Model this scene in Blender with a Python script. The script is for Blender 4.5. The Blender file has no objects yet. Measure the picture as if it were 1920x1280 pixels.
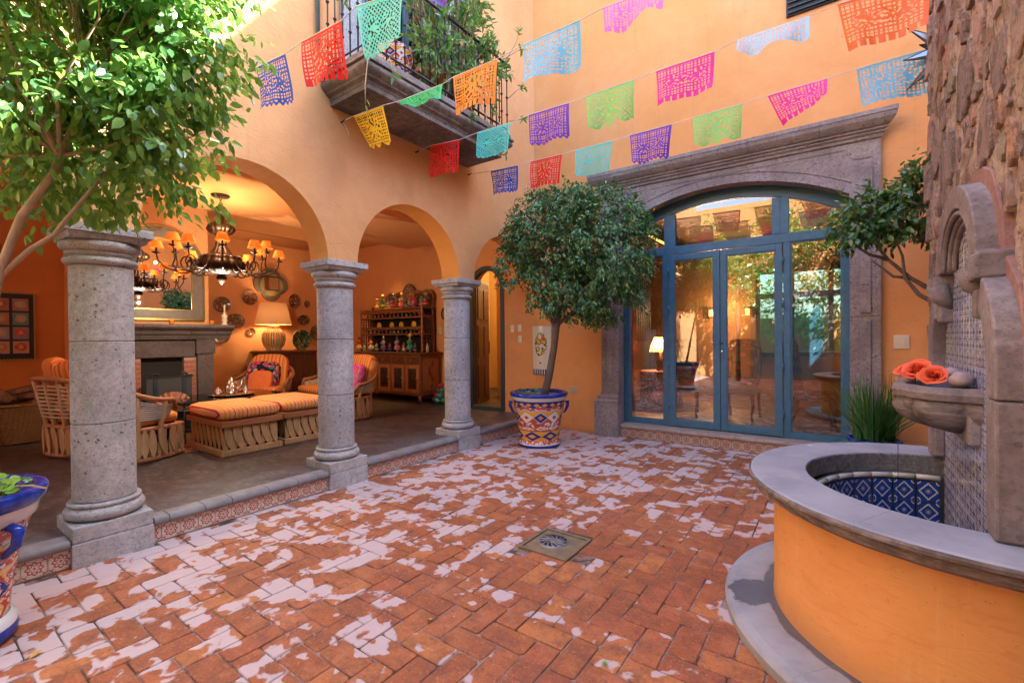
import bpy, math, random
import numpy as np
from mathutils import Vector, Matrix, Euler, noise
R = math.radians
PI = math.pi
random.seed(7)
scene = bpy.context.scene
col = scene.collection

# ------------------------------------------------------------------ camera
cam_d = bpy.data.cameras.new('camera'); cam = bpy.data.objects.new('camera', cam_d); col.objects.link(cam)
F_PX, YAW, PITCH, ROLL = 862.42, 0.6214, -0.0082, -0.0091
cam_d.sensor_width = 36; cam_d.lens = 36*F_PX/1920; cam_d.clip_start = .05; cam_d.clip_end = 400
_f = Vector((-math.sin(YAW), math.cos(YAW), 0)); _r = Vector((math.cos(YAW), math.sin(YAW), 0)); _u = Vector((0, 0, 1))
_fw = _f*math.cos(PITCH)+_u*math.sin(PITCH); _up = _u*math.cos(PITCH)-_f*math.sin(PITCH)
_rr = _r*math.cos(ROLL)+_up*math.sin(ROLL); _uu = _up*math.cos(ROLL)-_r*math.sin(ROLL)
m = Matrix((( _rr.x, _uu.x, -_fw.x, 0), (_rr.y, _uu.y, -_fw.y, 0), (_rr.z, _uu.z, -_fw.z, 1.5), (0, 0, 0, 1)))
cam.matrix_world = m
scene.camera = cam

# ------------------------------------------------------------------ light
SUN_DIR = Vector((0.50, 0.52, 0.70)).normalized()      # towards the sun
world = bpy.data.worlds.new('World'); scene.world = world; world.use_nodes = True
wn = world.node_tree.nodes; bg = wn['Background']
sky = wn.new('ShaderNodeTexSky'); sky.sky_type = 'NISHITA'; sky.sun_disc = False
sky.sun_elevation = math.asin(SUN_DIR.z); sky.sun_rotation = math.atan2(SUN_DIR.x, SUN_DIR.y)
sky.air_density = 1.0; sky.dust_density = 2.0; sky.ozone_density = 1.0
world.node_tree.links.new(sky.outputs[0], bg.inputs[0]); bg.inputs[1].default_value = 0.15
sl = bpy.data.lights.new('sun', 'SUN'); sl.energy = 4.0; sl.angle = R(.5); sl.color = (1, .95, .86)
sun = bpy.data.objects.new('sun', sl); col.objects.link(sun); sun.rotation_euler = SUN_DIR.to_track_quat('Z', 'Y').to_euler()
scene.view_settings.view_transform = 'Standard'; scene.view_settings.look = 'None'
scene.view_settings.gamma = 1; scene.view_settings.use_curve_mapping = False
scene.view_settings.exposure = 3.38
scene.view_settings.use_white_balance = True; scene.view_settings.white_balance_temperature = 5800; scene.view_settings.white_balance_tint = 10
scene.cycles.max_bounces = 8; scene.cycles.diffuse_bounces = 5; scene.cycles.glossy_bounces = 4
scene.cycles.transparent_max_bounces = 12; scene.cycles.sample_clamp_indirect = 6
scene.cycles.caustics_reflective = False; scene.cycles.caustics_refractive = False

# ------------------------------------------------------------------ node helpers
class S:
    """a node socket with arithmetic"""
    def __init__(s, t, o): s.t = t; s.o = o
    def _m(s, op, b=None, c=None):
        n = s.t.nodes.new('ShaderNodeMath'); n.operation = op
        for i, v in enumerate((s, b, c)):
            if v is None: continue
            if isinstance(v, S): s.t.links.new(v.o, n.inputs[i])
            else: n.inputs[i].default_value = v
        return S(s.t, n.outputs[0])
    def __add__(s, b): return s._m('ADD', b)
    __radd__ = __add__
    def __sub__(s, b): return s._m('SUBTRACT', b)
    def __rsub__(s, b): return (s*-1)+b
    def __mul__(s, b): return s._m('MULTIPLY', b)
    __rmul__ = __mul__
    def __truediv__(s, b): return s._m('DIVIDE', b)
    def abs(s): return s._m('ABSOLUTE')
    def fract(s): return s._m('FRACT')
    def floor(s): return s._m('FLOOR')
    def sin(s): return s._m('SINE')
    def cos(s): return s._m('COSINE')
    def sqrt(s): return s._m('SQRT')
    def lt(s, b): return s._m('LESS_THAN', b)
    def gt(s, b): return s._m('GREATER_THAN', b)
    def min(s, b): return s._m('MINIMUM', b)
    def max(s, b): return s._m('MAXIMUM', b)
    def mod(s, b): return s._m('FLOORED_MODULO', b)
    def atan2(s, b): return s._m('ARCTAN2', b)
    def step(s, a, b):
        n = s.t.nodes.new('ShaderNodeMapRange'); n.interpolation_type = 'SMOOTHSTEP'
        s.t.links.new(s.o, n.inputs[0])
        for i, v in ((1, a), (2, b)):
            if isinstance(v, S): s.t.links.new(v.o, n.inputs[i])
            else: n.inputs[i].default_value = v
        return S(s.t, n.outputs[0])

class Mat:
    def __init__(s, name, rough=.7, spec=.5, metal=0):
        s.m = bpy.data.materials.new(name); s.m.use_nodes = True; s.t = s.m.node_tree
        s.p = s.t.nodes['Principled BSDF']; s.out = s.t.nodes['Material Output']
        s.p.inputs['Roughness'].default_value = rough; s.p.inputs['Metallic'].default_value = metal
        s.p.inputs['Specular IOR Level'].default_value = spec
    def n(s, t, **k):
        n = s.t.nodes.new('ShaderNode'+t)
        for a, v in k.items(): setattr(n, a, v)
        return n
    def link(s, a, b): s.t.links.new(a.o if isinstance(a, S) else a, b)
    def coord(s, kind='Object'):
        if kind == 'World': return s.n('NewGeometry').outputs['Position']
        return s.n('TexCoord').outputs[kind]
    def mapped(s, co, scale=(1, 1, 1), loc=(0, 0, 0), rot=(0, 0, 0)):
        n = s.n('Mapping'); s.link(co, n.inputs[0]); n.inputs['Scale'].default_value = scale
        n.inputs['Location'].default_value = loc; n.inputs['Rotation'].default_value = rot
        return n.outputs[0]
    def xyz(s, co):
        n = s.n('SeparateXYZ'); s.link(co, n.inputs[0]); return [S(s.t, o) for o in n.outputs]
    def noise(s, co, scale=5, detail=4, rough=.6, dist=0, out=0):
        n = s.n('TexNoise'); s.link(co, n.inputs['Vector']); n.inputs['Scale'].default_value = scale
        n.inputs['Detail'].default_value = detail; n.inputs['Roughness'].default_value = rough; n.inputs['Distortion'].default_value = dist
        return S(s.t, n.outputs[out])
    def voro(s, co, scale=5, feature='F1', out='Distance', rnd=1):
        n = s.n('TexVoronoi', feature=feature); s.link(co, n.inputs['Vector']); n.inputs['Scale'].default_value = scale
        n.inputs['Randomness'].default_value = rnd
        return S(s.t, n.outputs[out])
    def attr(s, name='rnd'):
        n = s.n('Attribute', attribute_name=name); return S(s.t, n.outputs['Fac'])
    def orand(s): return S(s.t, s.n('ObjectInfo').outputs['Random'])
    def ramp(s, fac, stops, mode='LINEAR'):
        n = s.n('ValToRGB'); s.link(fac, n.inputs[0]); cr = n.color_ramp; cr.interpolation = mode
        while len(cr.elements) < len(stops): cr.elements.new(.5)
        for e, (p, c) in zip(cr.elements, stops): e.position = p; e.color = (*c, 1)
        return S(s.t, n.outputs[0])
    def mix(s, fac, a, b, blend='MIX'):
        n = s.n('Mix', data_type='RGBA', blend_type=blend)
        for i, v in ((0, fac), (6, a), (7, b)):
            if isinstance(v, S): s.t.links.new(v.o, n.inputs[i])
            elif i == 0: n.inputs[0].default_value = v
            else: n.inputs[i].default_value = (*v, 1)
        return S(s.t, n.outputs[2])
    def color(s, c):
        if isinstance(c, S): s.link(c, s.p.inputs['Base Color'])
        else: s.p.inputs['Base Color'].default_value = (*c, 1)
        return s
    def rough(s, v): s.link(v, s.p.inputs['Roughness']); return s
    def bump(s, h, strength=.3, dist=.01, prev=None):
        n = s.n('Bump'); n.inputs['Strength'].default_value = strength; n.inputs['Distance'].default_value = dist
        s.link(h, n.inputs['Height'])
        if prev is not None: s.link(prev, n.inputs['Normal'])
        s.link(n.outputs[0], s.p.inputs['Normal']); return n.outputs[0]
    def trans(s, fac, c):
        """blend in a translucent lobe"""
        tr = s.n('BsdfTranslucent'); mx = s.n('MixShader'); mx.inputs[0].default_value = fac
        if isinstance(c, S): s.link(c, tr.inputs[0])
        else: tr.inputs[0].default_value = (*c, 1)
        s.link(s.p.outputs[0], mx.inputs[1]); s.link(tr.outputs[0], mx.inputs[2]); s.link(mx.outputs[0], s.out.inputs[0]); return s
    def emit(s, c, k):
        s.p.inputs['Emission Strength'].default_value = k
        if isinstance(c, S): s.link(c, s.p.inputs['Emission Color'])
        else: s.p.inputs['Emission Color'].default_value = (*c, 1)
        return s

def lerp(a, b, t): return tuple(x+(y-x)*t for x, y in zip(a, b))

def plaster(name, c, c2, bumpk=.25, dirt=None, drip=False):
    M = Mat(name, .85, .2); w = M.coord('World')
    a = M.noise(w, .9, 6, .6, .4).step(.3, .72); b = M.noise(w, 7, 5, .65)
    cc = M.mix(a, c, c2)
    cc = M.mix(b.step(.35, .8)*.3, cc, tuple(x*.82 for x in c))
    # faint vertical weather streaks and tiny stains
    st = M.noise(M.mapped(w, (7, 7, .5)), 1.6, 4, .6).step(.56, .8)
    cc = M.mix(st*.22, cc, tuple(x*.66 for x in c))
    sp = M.noise(w, 31, 2, .5).step(.70, .76)
    cc = M.mix(sp*.35, cc, tuple(x*.55 for x in c))
    if drip:
        d2 = M.noise(M.mapped(w, (9, 9, .35)), 1.5, 5, .7).step(.55, .72); cc = M.mix(d2*.35, cc, (.82, .60, .36))
        cc = M.mix(M.noise(M.mapped(w, (2, 2, 7)), 3.0, 6, .75, 1).step(.5, .66)*.30, cc, (.62, .24, .045)); cc = M.mix(M.noise(w, 70, 2).step(.68, .74)*.4, cc, (.30, .14, .05))
    if dirt:
        z = M.xyz(w)[2]
        g = (z+M.noise(w, 3.5, 4)*.22).step(dirt+.18, dirt-.02)
        cc = M.mix(g*.5, cc, (.33, .16, .09))
    M.color(cc)
    hb = M.noise(w, 3.0, 4, .5)*1.0+M.noise(M.mapped(w, (1, 1, 2.6)), 11, 5, .6, .8)*.28+M.noise(w, 60, 3, .6)*.035
    sc = M.voro(M.mapped(w, (1, 1, 2.2), (0, 0, 0), (.5, .3, .4)), 3.1, 'DISTANCE_TO_EDGE').step(0, .035)
    M.bump(hb+sc*.06, bumpk, .035)
    return M.m

def cantera(name, c, c2, pit=.6, scale=1, joint=True, speck=(.06, .065, .07)):
    """volcanic stone: mottled, with dark angular inclusions and pale grains"""
    M = Mat(name, .88, .25); w = M.coord('World')
    a = M.noise(w, 2.2*scale, 5, .6).step(.32, .7); b = M.noise(w, 24*scale, 5, .7)
    cc = M.mix(a, c, c2); cc = M.mix(b.step(.40, .62)*.45, cc, tuple(x*.66 for x in c))
    wd = M.mapped(w, (1, 1, 1.0)); 
    dsp = M.n('VectorMath', operation='ADD'); nz_ = M.noise(w, 30*scale, 3, .6, 0, 1); sc_ = M.n('VectorMath', operation='SCALE'); M.link(nz_, sc_.inputs[0]); sc_.inputs['Scale'].default_value = .035/scale; M.link(wd, dsp.inputs[0]); M.link(sc_.outputs[0], dsp.inputs[1]); wd = M.mapped(dsp.outputs[0], (1, 1, 1.25))
    sz = M.voro(wd, 27*scale, 'F1', 'Color')
    v = M.voro(wd, 27*scale)+M.noise(w, 60*scale, 3)*.2
    thr = M.xyz(M.t.nodes.new('ShaderNodeVectorMath').outputs[0] if False else sz.o)[0]
    dk = (v*-1+(thr-.48)*.80+.05).step(0.0, .05)
    v2 = M.voro(wd, 75*scale)
    g2 = M.xyz(M.voro(wd, 75*scale, 'F1', 'Color').o)[1]
    dk2 = (v2*-1+(g2-.30)*.95).step(0, .08)
    cc = M.mix((dk*pit), cc, speck); cc = M.mix(dk2*.55*pit, cc, tuple(x*.35 for x in c))
    wt = (M.voro(w, 95*scale)*-1+(M.xyz(M.voro(w, 95*scale, 'F1', 'Color').o)[2]-.8)*1.3).step(0, .05)
    cc = M.mix(wt*.4, cc, tuple(min(.8, x*1.7) for x in c))
    M.color(cc)
    M.bump(b*.5+M.noise(w, 90*scale, 3, .7)*.3-(dk*.35)-(dk2*.25)+M.noise(w, 6, 3)*.8, .5, .008)
    return M.m

def wood(name, c, c2, scale=1, axis=2, rough=.5):
    M = Mat(name, rough, .4); o = M.coord('Object')
    sc = [9*scale]*3; sc[axis] = .8*scale
    g = M.noise(M.mapped(o, sc), 4, 6, .6, .6)
    M.color(M.mix(g.step(.3, .7), c, c2)); M.bump(g, .25, .004); return M.m

def plain(name, c, rough=.6, spec=.5, metal=0, var=.12, bump=0):
    M = Mat(name, rough, spec, metal); w = M.coord('World')
    n = M.noise(w, 14, 4, .6)
    M.color(M.mix(n.step(.3, .7)*var*2, c, tuple(x*.6 for x in c)))
    if bump: M.bump(M.noise(w, 50, 4, .6), bump, .004)
    return M.m

# ------------------------------------------------------------------ mesh builder
WL = {}; KIDS = {}
def wl(o): return WL.get(o.name, Vector((0, 0, 0))) if o else Vector((0, 0, 0))
def tag(o, label=None, cat=None, group=None, kind=None):
    for k, v in (('label', label), ('category', cat), ('group', group), ('kind', kind)):
        if v: o[k] = v
    return o
def thing(name, label, cat, loc=(0, 0, 0), group=None, rz=0):
    o = bpy.data.objects.new(name, None); col.objects.link(o); o.location = loc; o.rotation_euler = (0, 0, rz)
    o.empty_display_size = .1
    WL[o.name] = Vector(loc); KIDS[o.name] = []
    return tag(o, label, cat, group)
def place(o, loc, rz=0, sc=1):
    o.location = loc; o.rotation_euler = (0, 0, rz); o.scale = (sc, sc, sc); return o
def copy_tree(o, parent=None, label=None):
    c = o.copy(); col.objects.link(c); c.parent = parent
    KIDS[c.name] = []
    if label: c['label'] = label
    if parent: KIDS[parent.name].append(c)
    for ch in KIDS.get(o.name, []): copy_tree(ch, c)
    return c

class MB:
    def __init__(s): s.v = []; s.f = []; s.sm = []; s.mi = []; s.uv = []
    def add(s, vs, fs, smooth=False, mi=0, uvs=None):
        b = len(s.v); s.v += [tuple(x) for x in vs]
        for k, f in enumerate(fs):
            s.f.append([b+i for i in f]); s.sm.append(smooth); s.mi.append(mi)
            s.uv.append(uvs[k] if uvs else None)
        return s
    def box(s, x0, x1, y0, y1, z0, z1, mi=0):
        v = [(x, y, z) for z in (z0, z1) for y in (y0, y1) for x in (x0, x1)]
        q = [(0, 0), (1, 0), (1, 1), (0, 1)]
        return s.add(v, [(0, 2, 3, 1), (4, 5, 7, 6), (0, 1, 5, 4), (2, 6, 7, 3), (0, 4, 6, 2), (1, 3, 7, 5)], mi=mi, uvs=[q]*6)
    def obox(s, c, size, rot=(0, 0, 0), mi=0, jit=0):
        mt = rot if isinstance(rot, Matrix) else Euler(rot).to_matrix()
        v = []
        for z in (-.5, .5):
            for y in (-.5, .5):
                for x in (-.5, .5):
                    p = Vector((x*size[0], y*size[1], z*size[2]))
                    if jit: p += Vector([random.uniform(-jit, jit) for _ in range(3)])
                    v.append(Vector(c)+mt@p)
        return s.add(v, [(0, 2, 3, 1), (4, 5, 7, 6), (0, 1, 5, 4), (2, 6, 7, 3), (0, 4, 6, 2), (1, 3, 7, 5)], mi=mi, uvs=[[(0, 0), (1, 0), (1, 1), (0, 1)]]*6)
    def tube(s, pts, rad, seg=8, caps=True, mi=0, smooth=True):
        pts = [Vector(p) for p in pts]; n = len(pts)
        rad = [rad]*n if not hasattr(rad, '__len__') else rad
        v = []; ref = None
        for i, p in enumerate(pts):
            d = (pts[min(i+1, n-1)]-pts[max(i-1, 0)])
            d = d.normalized() if d.length > 1e-9 else Vector((0, 0, 1))
            if ref is None: ref = d.orthogonal().normalized()
            ref = (ref-d*ref.dot(d));  ref = ref.normalized() if ref.length > 1e-6 else d.orthogonal().normalized()
            b = d.cross(ref)
            for k in range(seg):
                a = 2*PI*k/seg; v.append(p+(ref*math.cos(a)+b*math.sin(a))*rad[i])
        f = []; uv = []
        for i in range(n-1):
            for k in range(seg):
                k2 = (k+1) % seg
                f.append((i*seg+k, i*seg+k2, (i+1)*seg+k2, (i+1)*seg+k))
                uv.append([(k/seg, i/(n-1)), ((k+1)/seg, i/(n-1)), ((k+1)/seg, (i+1)/(n-1)), (k/seg, (i+1)/(n-1))])
        s.add(v, f, smooth, mi, uv)
        if caps:
            b = len(s.v)-n*seg
            s.f.append([b+k for k in range(seg)][::-1]); s.f.append([b+(n-1)*seg+k for k in range(seg)])
            s.sm += [False]*2; s.mi += [mi]*2; s.uv += [None]*2
        return s
    def lathe(s, prof, c=(0, 0, 0), seg=32, a0=0, a1=2*PI, mi=0, smooth=True, cap=True, ell=(1, 1)):
        """prof: (radius, z) bottom to top; a repeated point makes a crease"""
        closed = abs(a1-a0-2*PI) < 1e-6; m = seg if closed else seg+1
        v = []
        for r, z in prof:
            for k in range(m):
                a = a0+(a1-a0)*k/seg; v.append((c[0]+r*math.cos(a)*ell[0], c[1]+r*math.sin(a)*ell[1], c[2]+z))
        f = []; uv = []; L = [0]
        for i in range(1, len(prof)): L.append(L[-1]+math.dist(prof[i], prof[i-1]))
        for i in range(len(prof)-1):
            if prof[i] == prof[i+1]: continue
            for k in range(seg):
                k2 = (k+1) % m
                f.append((i*m+k, i*m+k2, (i+1)*m+k2, (i+1)*m+k))
                u0, u1, v0, v1 = k/seg, (k+1)/seg, L[i]/L[-1], L[i+1]/L[-1]
                uv.append([(u0, v0), (u1, v0), (u1, v1), (u0, v1)])
        b = len(s.v); s.add(v, f, smooth, mi, uv)
        if cap and closed:
            if prof[0][0] > 1e-4: s.f.append([b+k for k in range(m)][::-1]); s.sm.append(False); s.mi.append(mi); s.uv.append(None)
            if prof[-1][0] > 1e-4: s.f.append([b+(len(prof)-1)*m+k for k in range(m)]); s.sm.append(False); s.mi.append(mi); s.uv.append(None)
        return s
    def surf(s, fn, nu, nv, smooth=True, mi=0, flip=False):
        v = [fn(i/nu, j/nv) for j in range(nv+1) for i in range(nu+1)]; f = []; uv = []
        for j in range(nv):
            for i in range(nu):
                a = j*(nu+1)+i; q = (a, a+1, a+nu+2, a+nu+1); u = [(i/nu, j/nv), ((i+1)/nu, j/nv), ((i+1)/nu, (j+1)/nv), (i/nu, (j+1)/nv)]
                f.append(q[::-1] if flip else q); uv.append(u[::-1] if flip else u)
        return s.add(v, f, smooth, mi, uv)
    def prism(s, poly, plane, d0, d1, mi=0, caps=(True, True)):
        def P(a, b, d): return {'xy': (a, b, d), 'xz': (a, d, b), 'yz': (d, a, b)}[plane]
        n = len(poly); v = [P(a, b, d0) for a, b in poly]+[P(a, b, d1) for a, b in poly]
        f = [(i, (i+1) % n, n+(i+1) % n, n+i) for i in range(n)]
        if caps[0]: f.append(tuple(range(n))[::-1])
        if caps[1]: f.append(tuple(range(n, 2*n)))
        return s.add(v, f, mi=mi)
    def pad(s, c, size, rot=(0, 0, 0), pw=4, nu=10, mi=0):
        """rounded cushion: superellipsoid"""
        mt = rot if isinstance(rot, Matrix) else Euler(rot).to_matrix()
        def se(x, e): return math.copysign(abs(x)**e, x)
        e1, e2 = .55, .28
        def fn(u, v):
            a = -PI+2*PI*u; b = -PI/2+PI*v
            p = Vector((se(math.cos(b), e1)*se(math.cos(a), e2)*size[0]/2, se(math.cos(b), e1)*se(math.sin(a), e2)*size[1]/2, se(math.sin(b), e1)*size[2]/2))
            return Vector(c)+mt@p
        return s.surf(fn, nu*3, nu, mi=mi)
    def build(s, name, mat=None, parent=None, bevel=0, seg=2, kind=None, label=None, cat=None, group=None, rnd=None, weld=False):
        me = bpy.data.meshes.new(name)
        off = wl(parent)
        me.from_pydata([(x-off.x, y-off.y, z-off.z) for x, y, z in s.v], [], s.f)
        me.polygons.foreach_set('use_smooth', s.sm)
        if mat: 
            for mm in (mat if isinstance(mat, (list, tuple)) else [mat]): me.materials.append(mm)
            me.polygons.foreach_set('material_index', s.mi)
        if any(u is not None for u in s.uv):
            ul = me.uv_layers.new(name='UVMap'); flat = []
            for f, u in zip(s.f, s.uv):
                for k in range(len(f)): flat += (u[k] if u else (0, 0))
            ul.data.foreach_set('uv', flat)
        if rnd is not None:
            a = me.attributes.new('rnd', 'FLOAT', 'FACE')
            a.data.foreach_set('value', rnd if hasattr(rnd, '__len__') else [rnd]*len(s.f))
        me.validate(); me.update()
        o = bpy.data.objects.new(name, me); col.objects.link(o)
        if parent:
            o.parent = parent; KIDS[parent.name].append(o)
        WL[o.name] = off; KIDS[o.name] = []
        if bevel:
            b = o.modifiers.new('bevel', 'BEVEL'); b.width = bevel; b.segments = seg; b.limit_method = 'ANGLE'; b.angle_limit = R(40)
            b.harden_normals = False
        return tag(o, label, cat, group, kind)
def smooth_path(P, n=5):
    P = [Vector(p) for p in P]; out = []
    for i in range(len(P)-1):
        a, b, c, d = P[max(i-1, 0)], P[i], P[i+1], P[min(i+2, len(P)-1)]
        for k in range(n):
            t = k/n; out.append(.5*((2*b)+(c-a)*t+(2*a-5*b+4*c-d)*t*t+(3*b-a-3*c+d)*t**3))
    return out+[P[-1]]
def link_mesh(name, me, parent, loc, rot=(0, 0, 0), scale=(1, 1, 1)):
    """a piece that shares mesh data; loc in world"""
    o = bpy.data.objects.new(name, me); col.objects.link(o); o.parent = parent
    o.location = Vector(loc)-wl(parent); o.rotation_euler = rot; o.scale = scale
    KIDS[parent.name].append(o); KIDS[o.name] = []; return o
def point_light(name, loc, power, color, r=.05, spot=None, rot=None):
    l = bpy.data.lights.new(name, 'SPOT' if spot else 'POINT'); l.energy = power; l.color = color; l.shadow_soft_size = r
    if spot: l.spot_size = spot; l.spot_blend = 1
    o = bpy.data.objects.new(name, l); col.objects.link(o); o.location = loc
    if rot: o.rotation_euler = rot
    return o
# ------------------------------------------------------------------ materials
M_WALL = plaster('orange_plaster', (.70, .325, .105), (.76, .38, .145), dirt=.05)
M_ARC = plaster('bounce_tinted_plaster', (.68, .335, .13), (.73, .39, .17), .5)  # same orange paint; its bounce light and haze are mixed into a pinker colour
M_IN = plaster('ochre_plaster', (.70, .34, .13), (.74, .38, .155), .15)
M_INTR = plaster('amber_plaster', (.72, .33, .07), (.70, .30, .06), .25)
M_YEL = plaster('yellow_plaster', (.62, .40, .13), (.68, .46, .18), .15)
M_BASIN = plaster('basin_plaster', (.76, .37, .11), (.82, .48, .21), .12, .17, True)
M_COL = cantera('grey_cantera', (.375, .368, .362), (.55, .54, .53), .72)
M_POR = cantera('brown_cantera', (.25, .215, .205), (.40, .355, .34), .7)
M_MAN = cantera('mantel_cantera', (.095, .078, .08), (.155, .13, .13), .4)
M_BAL = cantera('balcony_cantera', (.11, .09, .075), (.27, .235, .21), .7, .6)
M_FOUNT = cantera('fountain_cantera', (.185, .16, .165), (.31, .28, .285), .35, 1)
M_PINK = cantera('pink_cantera', (.26, .15, .135), (.36, .22, .19), .3)
M_BLUE = plain('blue_steel_paint', (.065, .18, .275), .38, .5, 0, .25)
M_IRON = plain('black_iron', (.02, .02, .025), .5, .5, .3)
M_BRONZE = plain('bronze_metal', (.035, .017, .010), .45, .5, .6)
M_WHITE = plain('ivory_plastic', (.72, .66, .50), .35)
M_BLACK = plain('soot_shade_black', (.015, .014, .014), .8)  # firebox soot, black trim, and shade painted into hollows and openings
M_WOOD = wood('oak_wood', (.30, .115, .035), (.16, .055, .018))
M_DWOOD = wood('dark_wood', (.16, .055, .025), (.07, .025, .012))
M_DWOODX = wood('dark_wood_x', (.20, .075, .035), (.09, .032, .018), 1, 0)
M_CEDAR = wood('cedar_slat', (.56, .36, .17), (.42, .24, .10), 2)
M_CEDARB = wood('cedar_board', (.42, .19, .075), (.30, .11, .045), 1, 1)
M_BARKP = plain('pale_bark', (.44, .33, .21), .8, .3, 0, .3, .5)
M_BARKD = plain('grey_bark', (.20, .15, .12), .85, .2, 0, .3, .6)
M_SILVER = plain('silver', (.8, .78, .74), .15, .5, 1, .02)
M_MIRROR = Mat('mirror_glass', .01, .5, 1).color((.9, .9, .88)).m
M_CREAM = plain('cream_fabric', (.55, .47, .33), .9)

def stone_floor():
    """old polished clay floor, dark, with faint diagonal courses"""
    M = Mat('dark_clay_floor', .42, .5); w = M.coord('World')
    a = M.noise(w, 1.6, 5, .6).step(.3, .7); b = M.noise(M.mapped(w, (3, 9, 1), (0, 0, 0), (0, 0, .5)), 3, 5, .65)
    x, y, z = M.xyz(M.mapped(w, (1, 1, 1), (0, 0, 0), (0, 0, R(45))))
    j = ((x/.16).fract()-.5).abs().gt(.475).max(((y/.32+((x/.16).floor()*.5)).fract()-.5).abs().gt(.487))
    X, Y, Z = M.xyz(w)
    edge = (X+M.noise(w, 2.5, 4)*.5).step(-4.75, -4.25)
    cc = M.mix(a, (.042, .032, .030), (.080, .055, .046)); cc = M.mix(b.step(.45, .8)*.4, cc, (.14, .11, .105))
    cc = M.mix(edge*.7, cc, (.105, .11, .12)); wnz = M.n('TexWhiteNoise', noise_dimensions='2D'); cmb = M.n('CombineXYZ'); M.link((x/.16).floor(), cmb.inputs[0]); M.link((y/.32+((x/.16).floor()*.5)).floor(), cmb.inputs[1]); M.link(cmb.outputs[0], wnz.inputs[0]); cc = M.mix(S(M.t, wnz.outputs[0])*.55, cc, (.035, .026, .026)); cc = M.mix((b-.0).step(.52, .6)*.35, cc, (.21, .17, .16)); cc = M.mix(j*.85, cc, (.014, .012, .012))
    M.color(cc); M.rough(M.noise(w, 5, 4)*.35+.22); M.bump(b*.4-j*.7, .35, .004); return M.m
M_FLOOR = stone_floor()
def nosing_stone():
    M = Mat('nosing_stone', .6, .4); w = M.coord('World'); a = M.noise(w, 5, 5, .65); r = M.orand()
    cc = M.mix(a.step(.3, .7), (.16, .16, .165), (.27, .27, .275)); cc = M.mix((r*.6)*a, cc, (.20, .13, .11))
    M.color(cc); M.bump(M.noise(w, 40, 5, .7), .5, .006); return M.m
M_NOSE = nosing_stone()
M_NOSE2 = cantera('pale_nosing', (.42, .30, .24), (.50, .42, .36), .4)

def brick_mat():
    M = Mat('clay_paver', .72, .35); w = M.coord('World'); r = M.attr('rnd')
    x, y, z = M.xyz(w)
    base = M.ramp(r, [(0, (.33, .100, .036)), (.35, (.42, .140, .046)), (.6, (.38, .115, .048)), (.85, (.50, .19, .055)), (1, (.27, .11, .06))])
    n1 = M.noise(w, 9, 6, .65); n2 = M.noise(w, 60, 4, .7)
    c = M.mix(n1.step(.38, .68)*.7, base, (.19, .075, .045)); c = M.mix(M.noise(w, 3.4, 5, .7).step(.5, .66)*.5, c, (.50, .20, .085)); c = M.mix(n2.step(.54, .66)*.5, c, (.60, .28, .17)); c = M.mix(M.noise(w, 38, 5, .75).step(.55, .63)*.55, c, (.16, .06, .035)); c = M.mix(M.noise(w, 5.5, 6, .75, .6).step(.53, .58)*.42, c, (.21, .085, .05))
    c = M.mix(M.noise(w, 110, 3, .7).step(.60, .70)*.6, c, (.07, .035, .03))
    c = M.mix((M.noise(w, 2.3, 4)+M.noise(w, 14, 4)*.4).step(.78, .98)*.55, c, (.24, .135, .05))
    # lime bloom: large flakes with crisp, slightly frayed rims, following the pavers' direction
    wr = M.mapped(w, (1.05, 1, 1))
    f = M.noise(wr, 3.0, 1, .5, .5)*.44+M.noise(wr, 7.5, 2, .5, .35)*.50+M.noise(w, 45, 4, .75)*.045+(r-.5)*.10+M.noise(w, 14, 2)*.05+.012
    # the bloom is thickest along the arcade, behind and at the left, thin round the drain and by the fountain
    dens = (x*-1).step(.2, 3.4)*.062+(y).step(3.3, 6.0)*.060+(x*-1+y*-.25).step(2.3, 4.2)*.055
    dd = ((x+1.2)*(x+1.2)+(y-2.2)*(y-2.2)).sqrt()
    dens = dens-dd.step(1.5, .35)*.05
    fm = (f+dens).step(.590, .616)
    fr = M.noise(w, 26, 5, .8).step(.36, .46)
    fm2 = fm*fr.max((f+dens).step(.610, .630))
    pale = M.mix(M.noise(w, 3.5, 4), (.55, .49, .51), (.60, .47, .45))
    pale = M.mix(M.noise(w, 20, 5, .7).step(.45, .8)*.35, pale, (.47, .36, .36))
    c = M.mix(fm2*.88, c, pale)
    # grey soot spots
    so = M.voro(w, 1.7)+M.noise(w, 6, 4)*.09
    c = M.mix(so.step(.19, .10)*.6, c, (.12, .095, .095))
    M.color(c); M.rough((n1*.35+.5)-fm2*.05)
    M.bump(n1*.8+n2*.35+fm2*.30+M.noise(w, 130, 3, .7)*.2, .55, .006); return M.m
M_BRICK = brick_mat()
def mortar():
    M = Mat('joint_mortar', .95, .1); w = M.coord('World'); a = M.noise(w, 4, 5, .6); b = M.noise(w, 45, 4, .7)
    c = M.mix(a.step(.35, .65), (.22, .12, .085), (.38, .29, .26)); c = M.mix(b.step(.5, .7)*.6, c, (.10, .07, .045)); c = M.mix(M.noise(w, 2.6, 4, .7).step(.48, .56)*.8, c, (.055, .04, .03))
    M.color(c); M.bump(b, .6, .006); return M.m
M_MORT = mortar()

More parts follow.
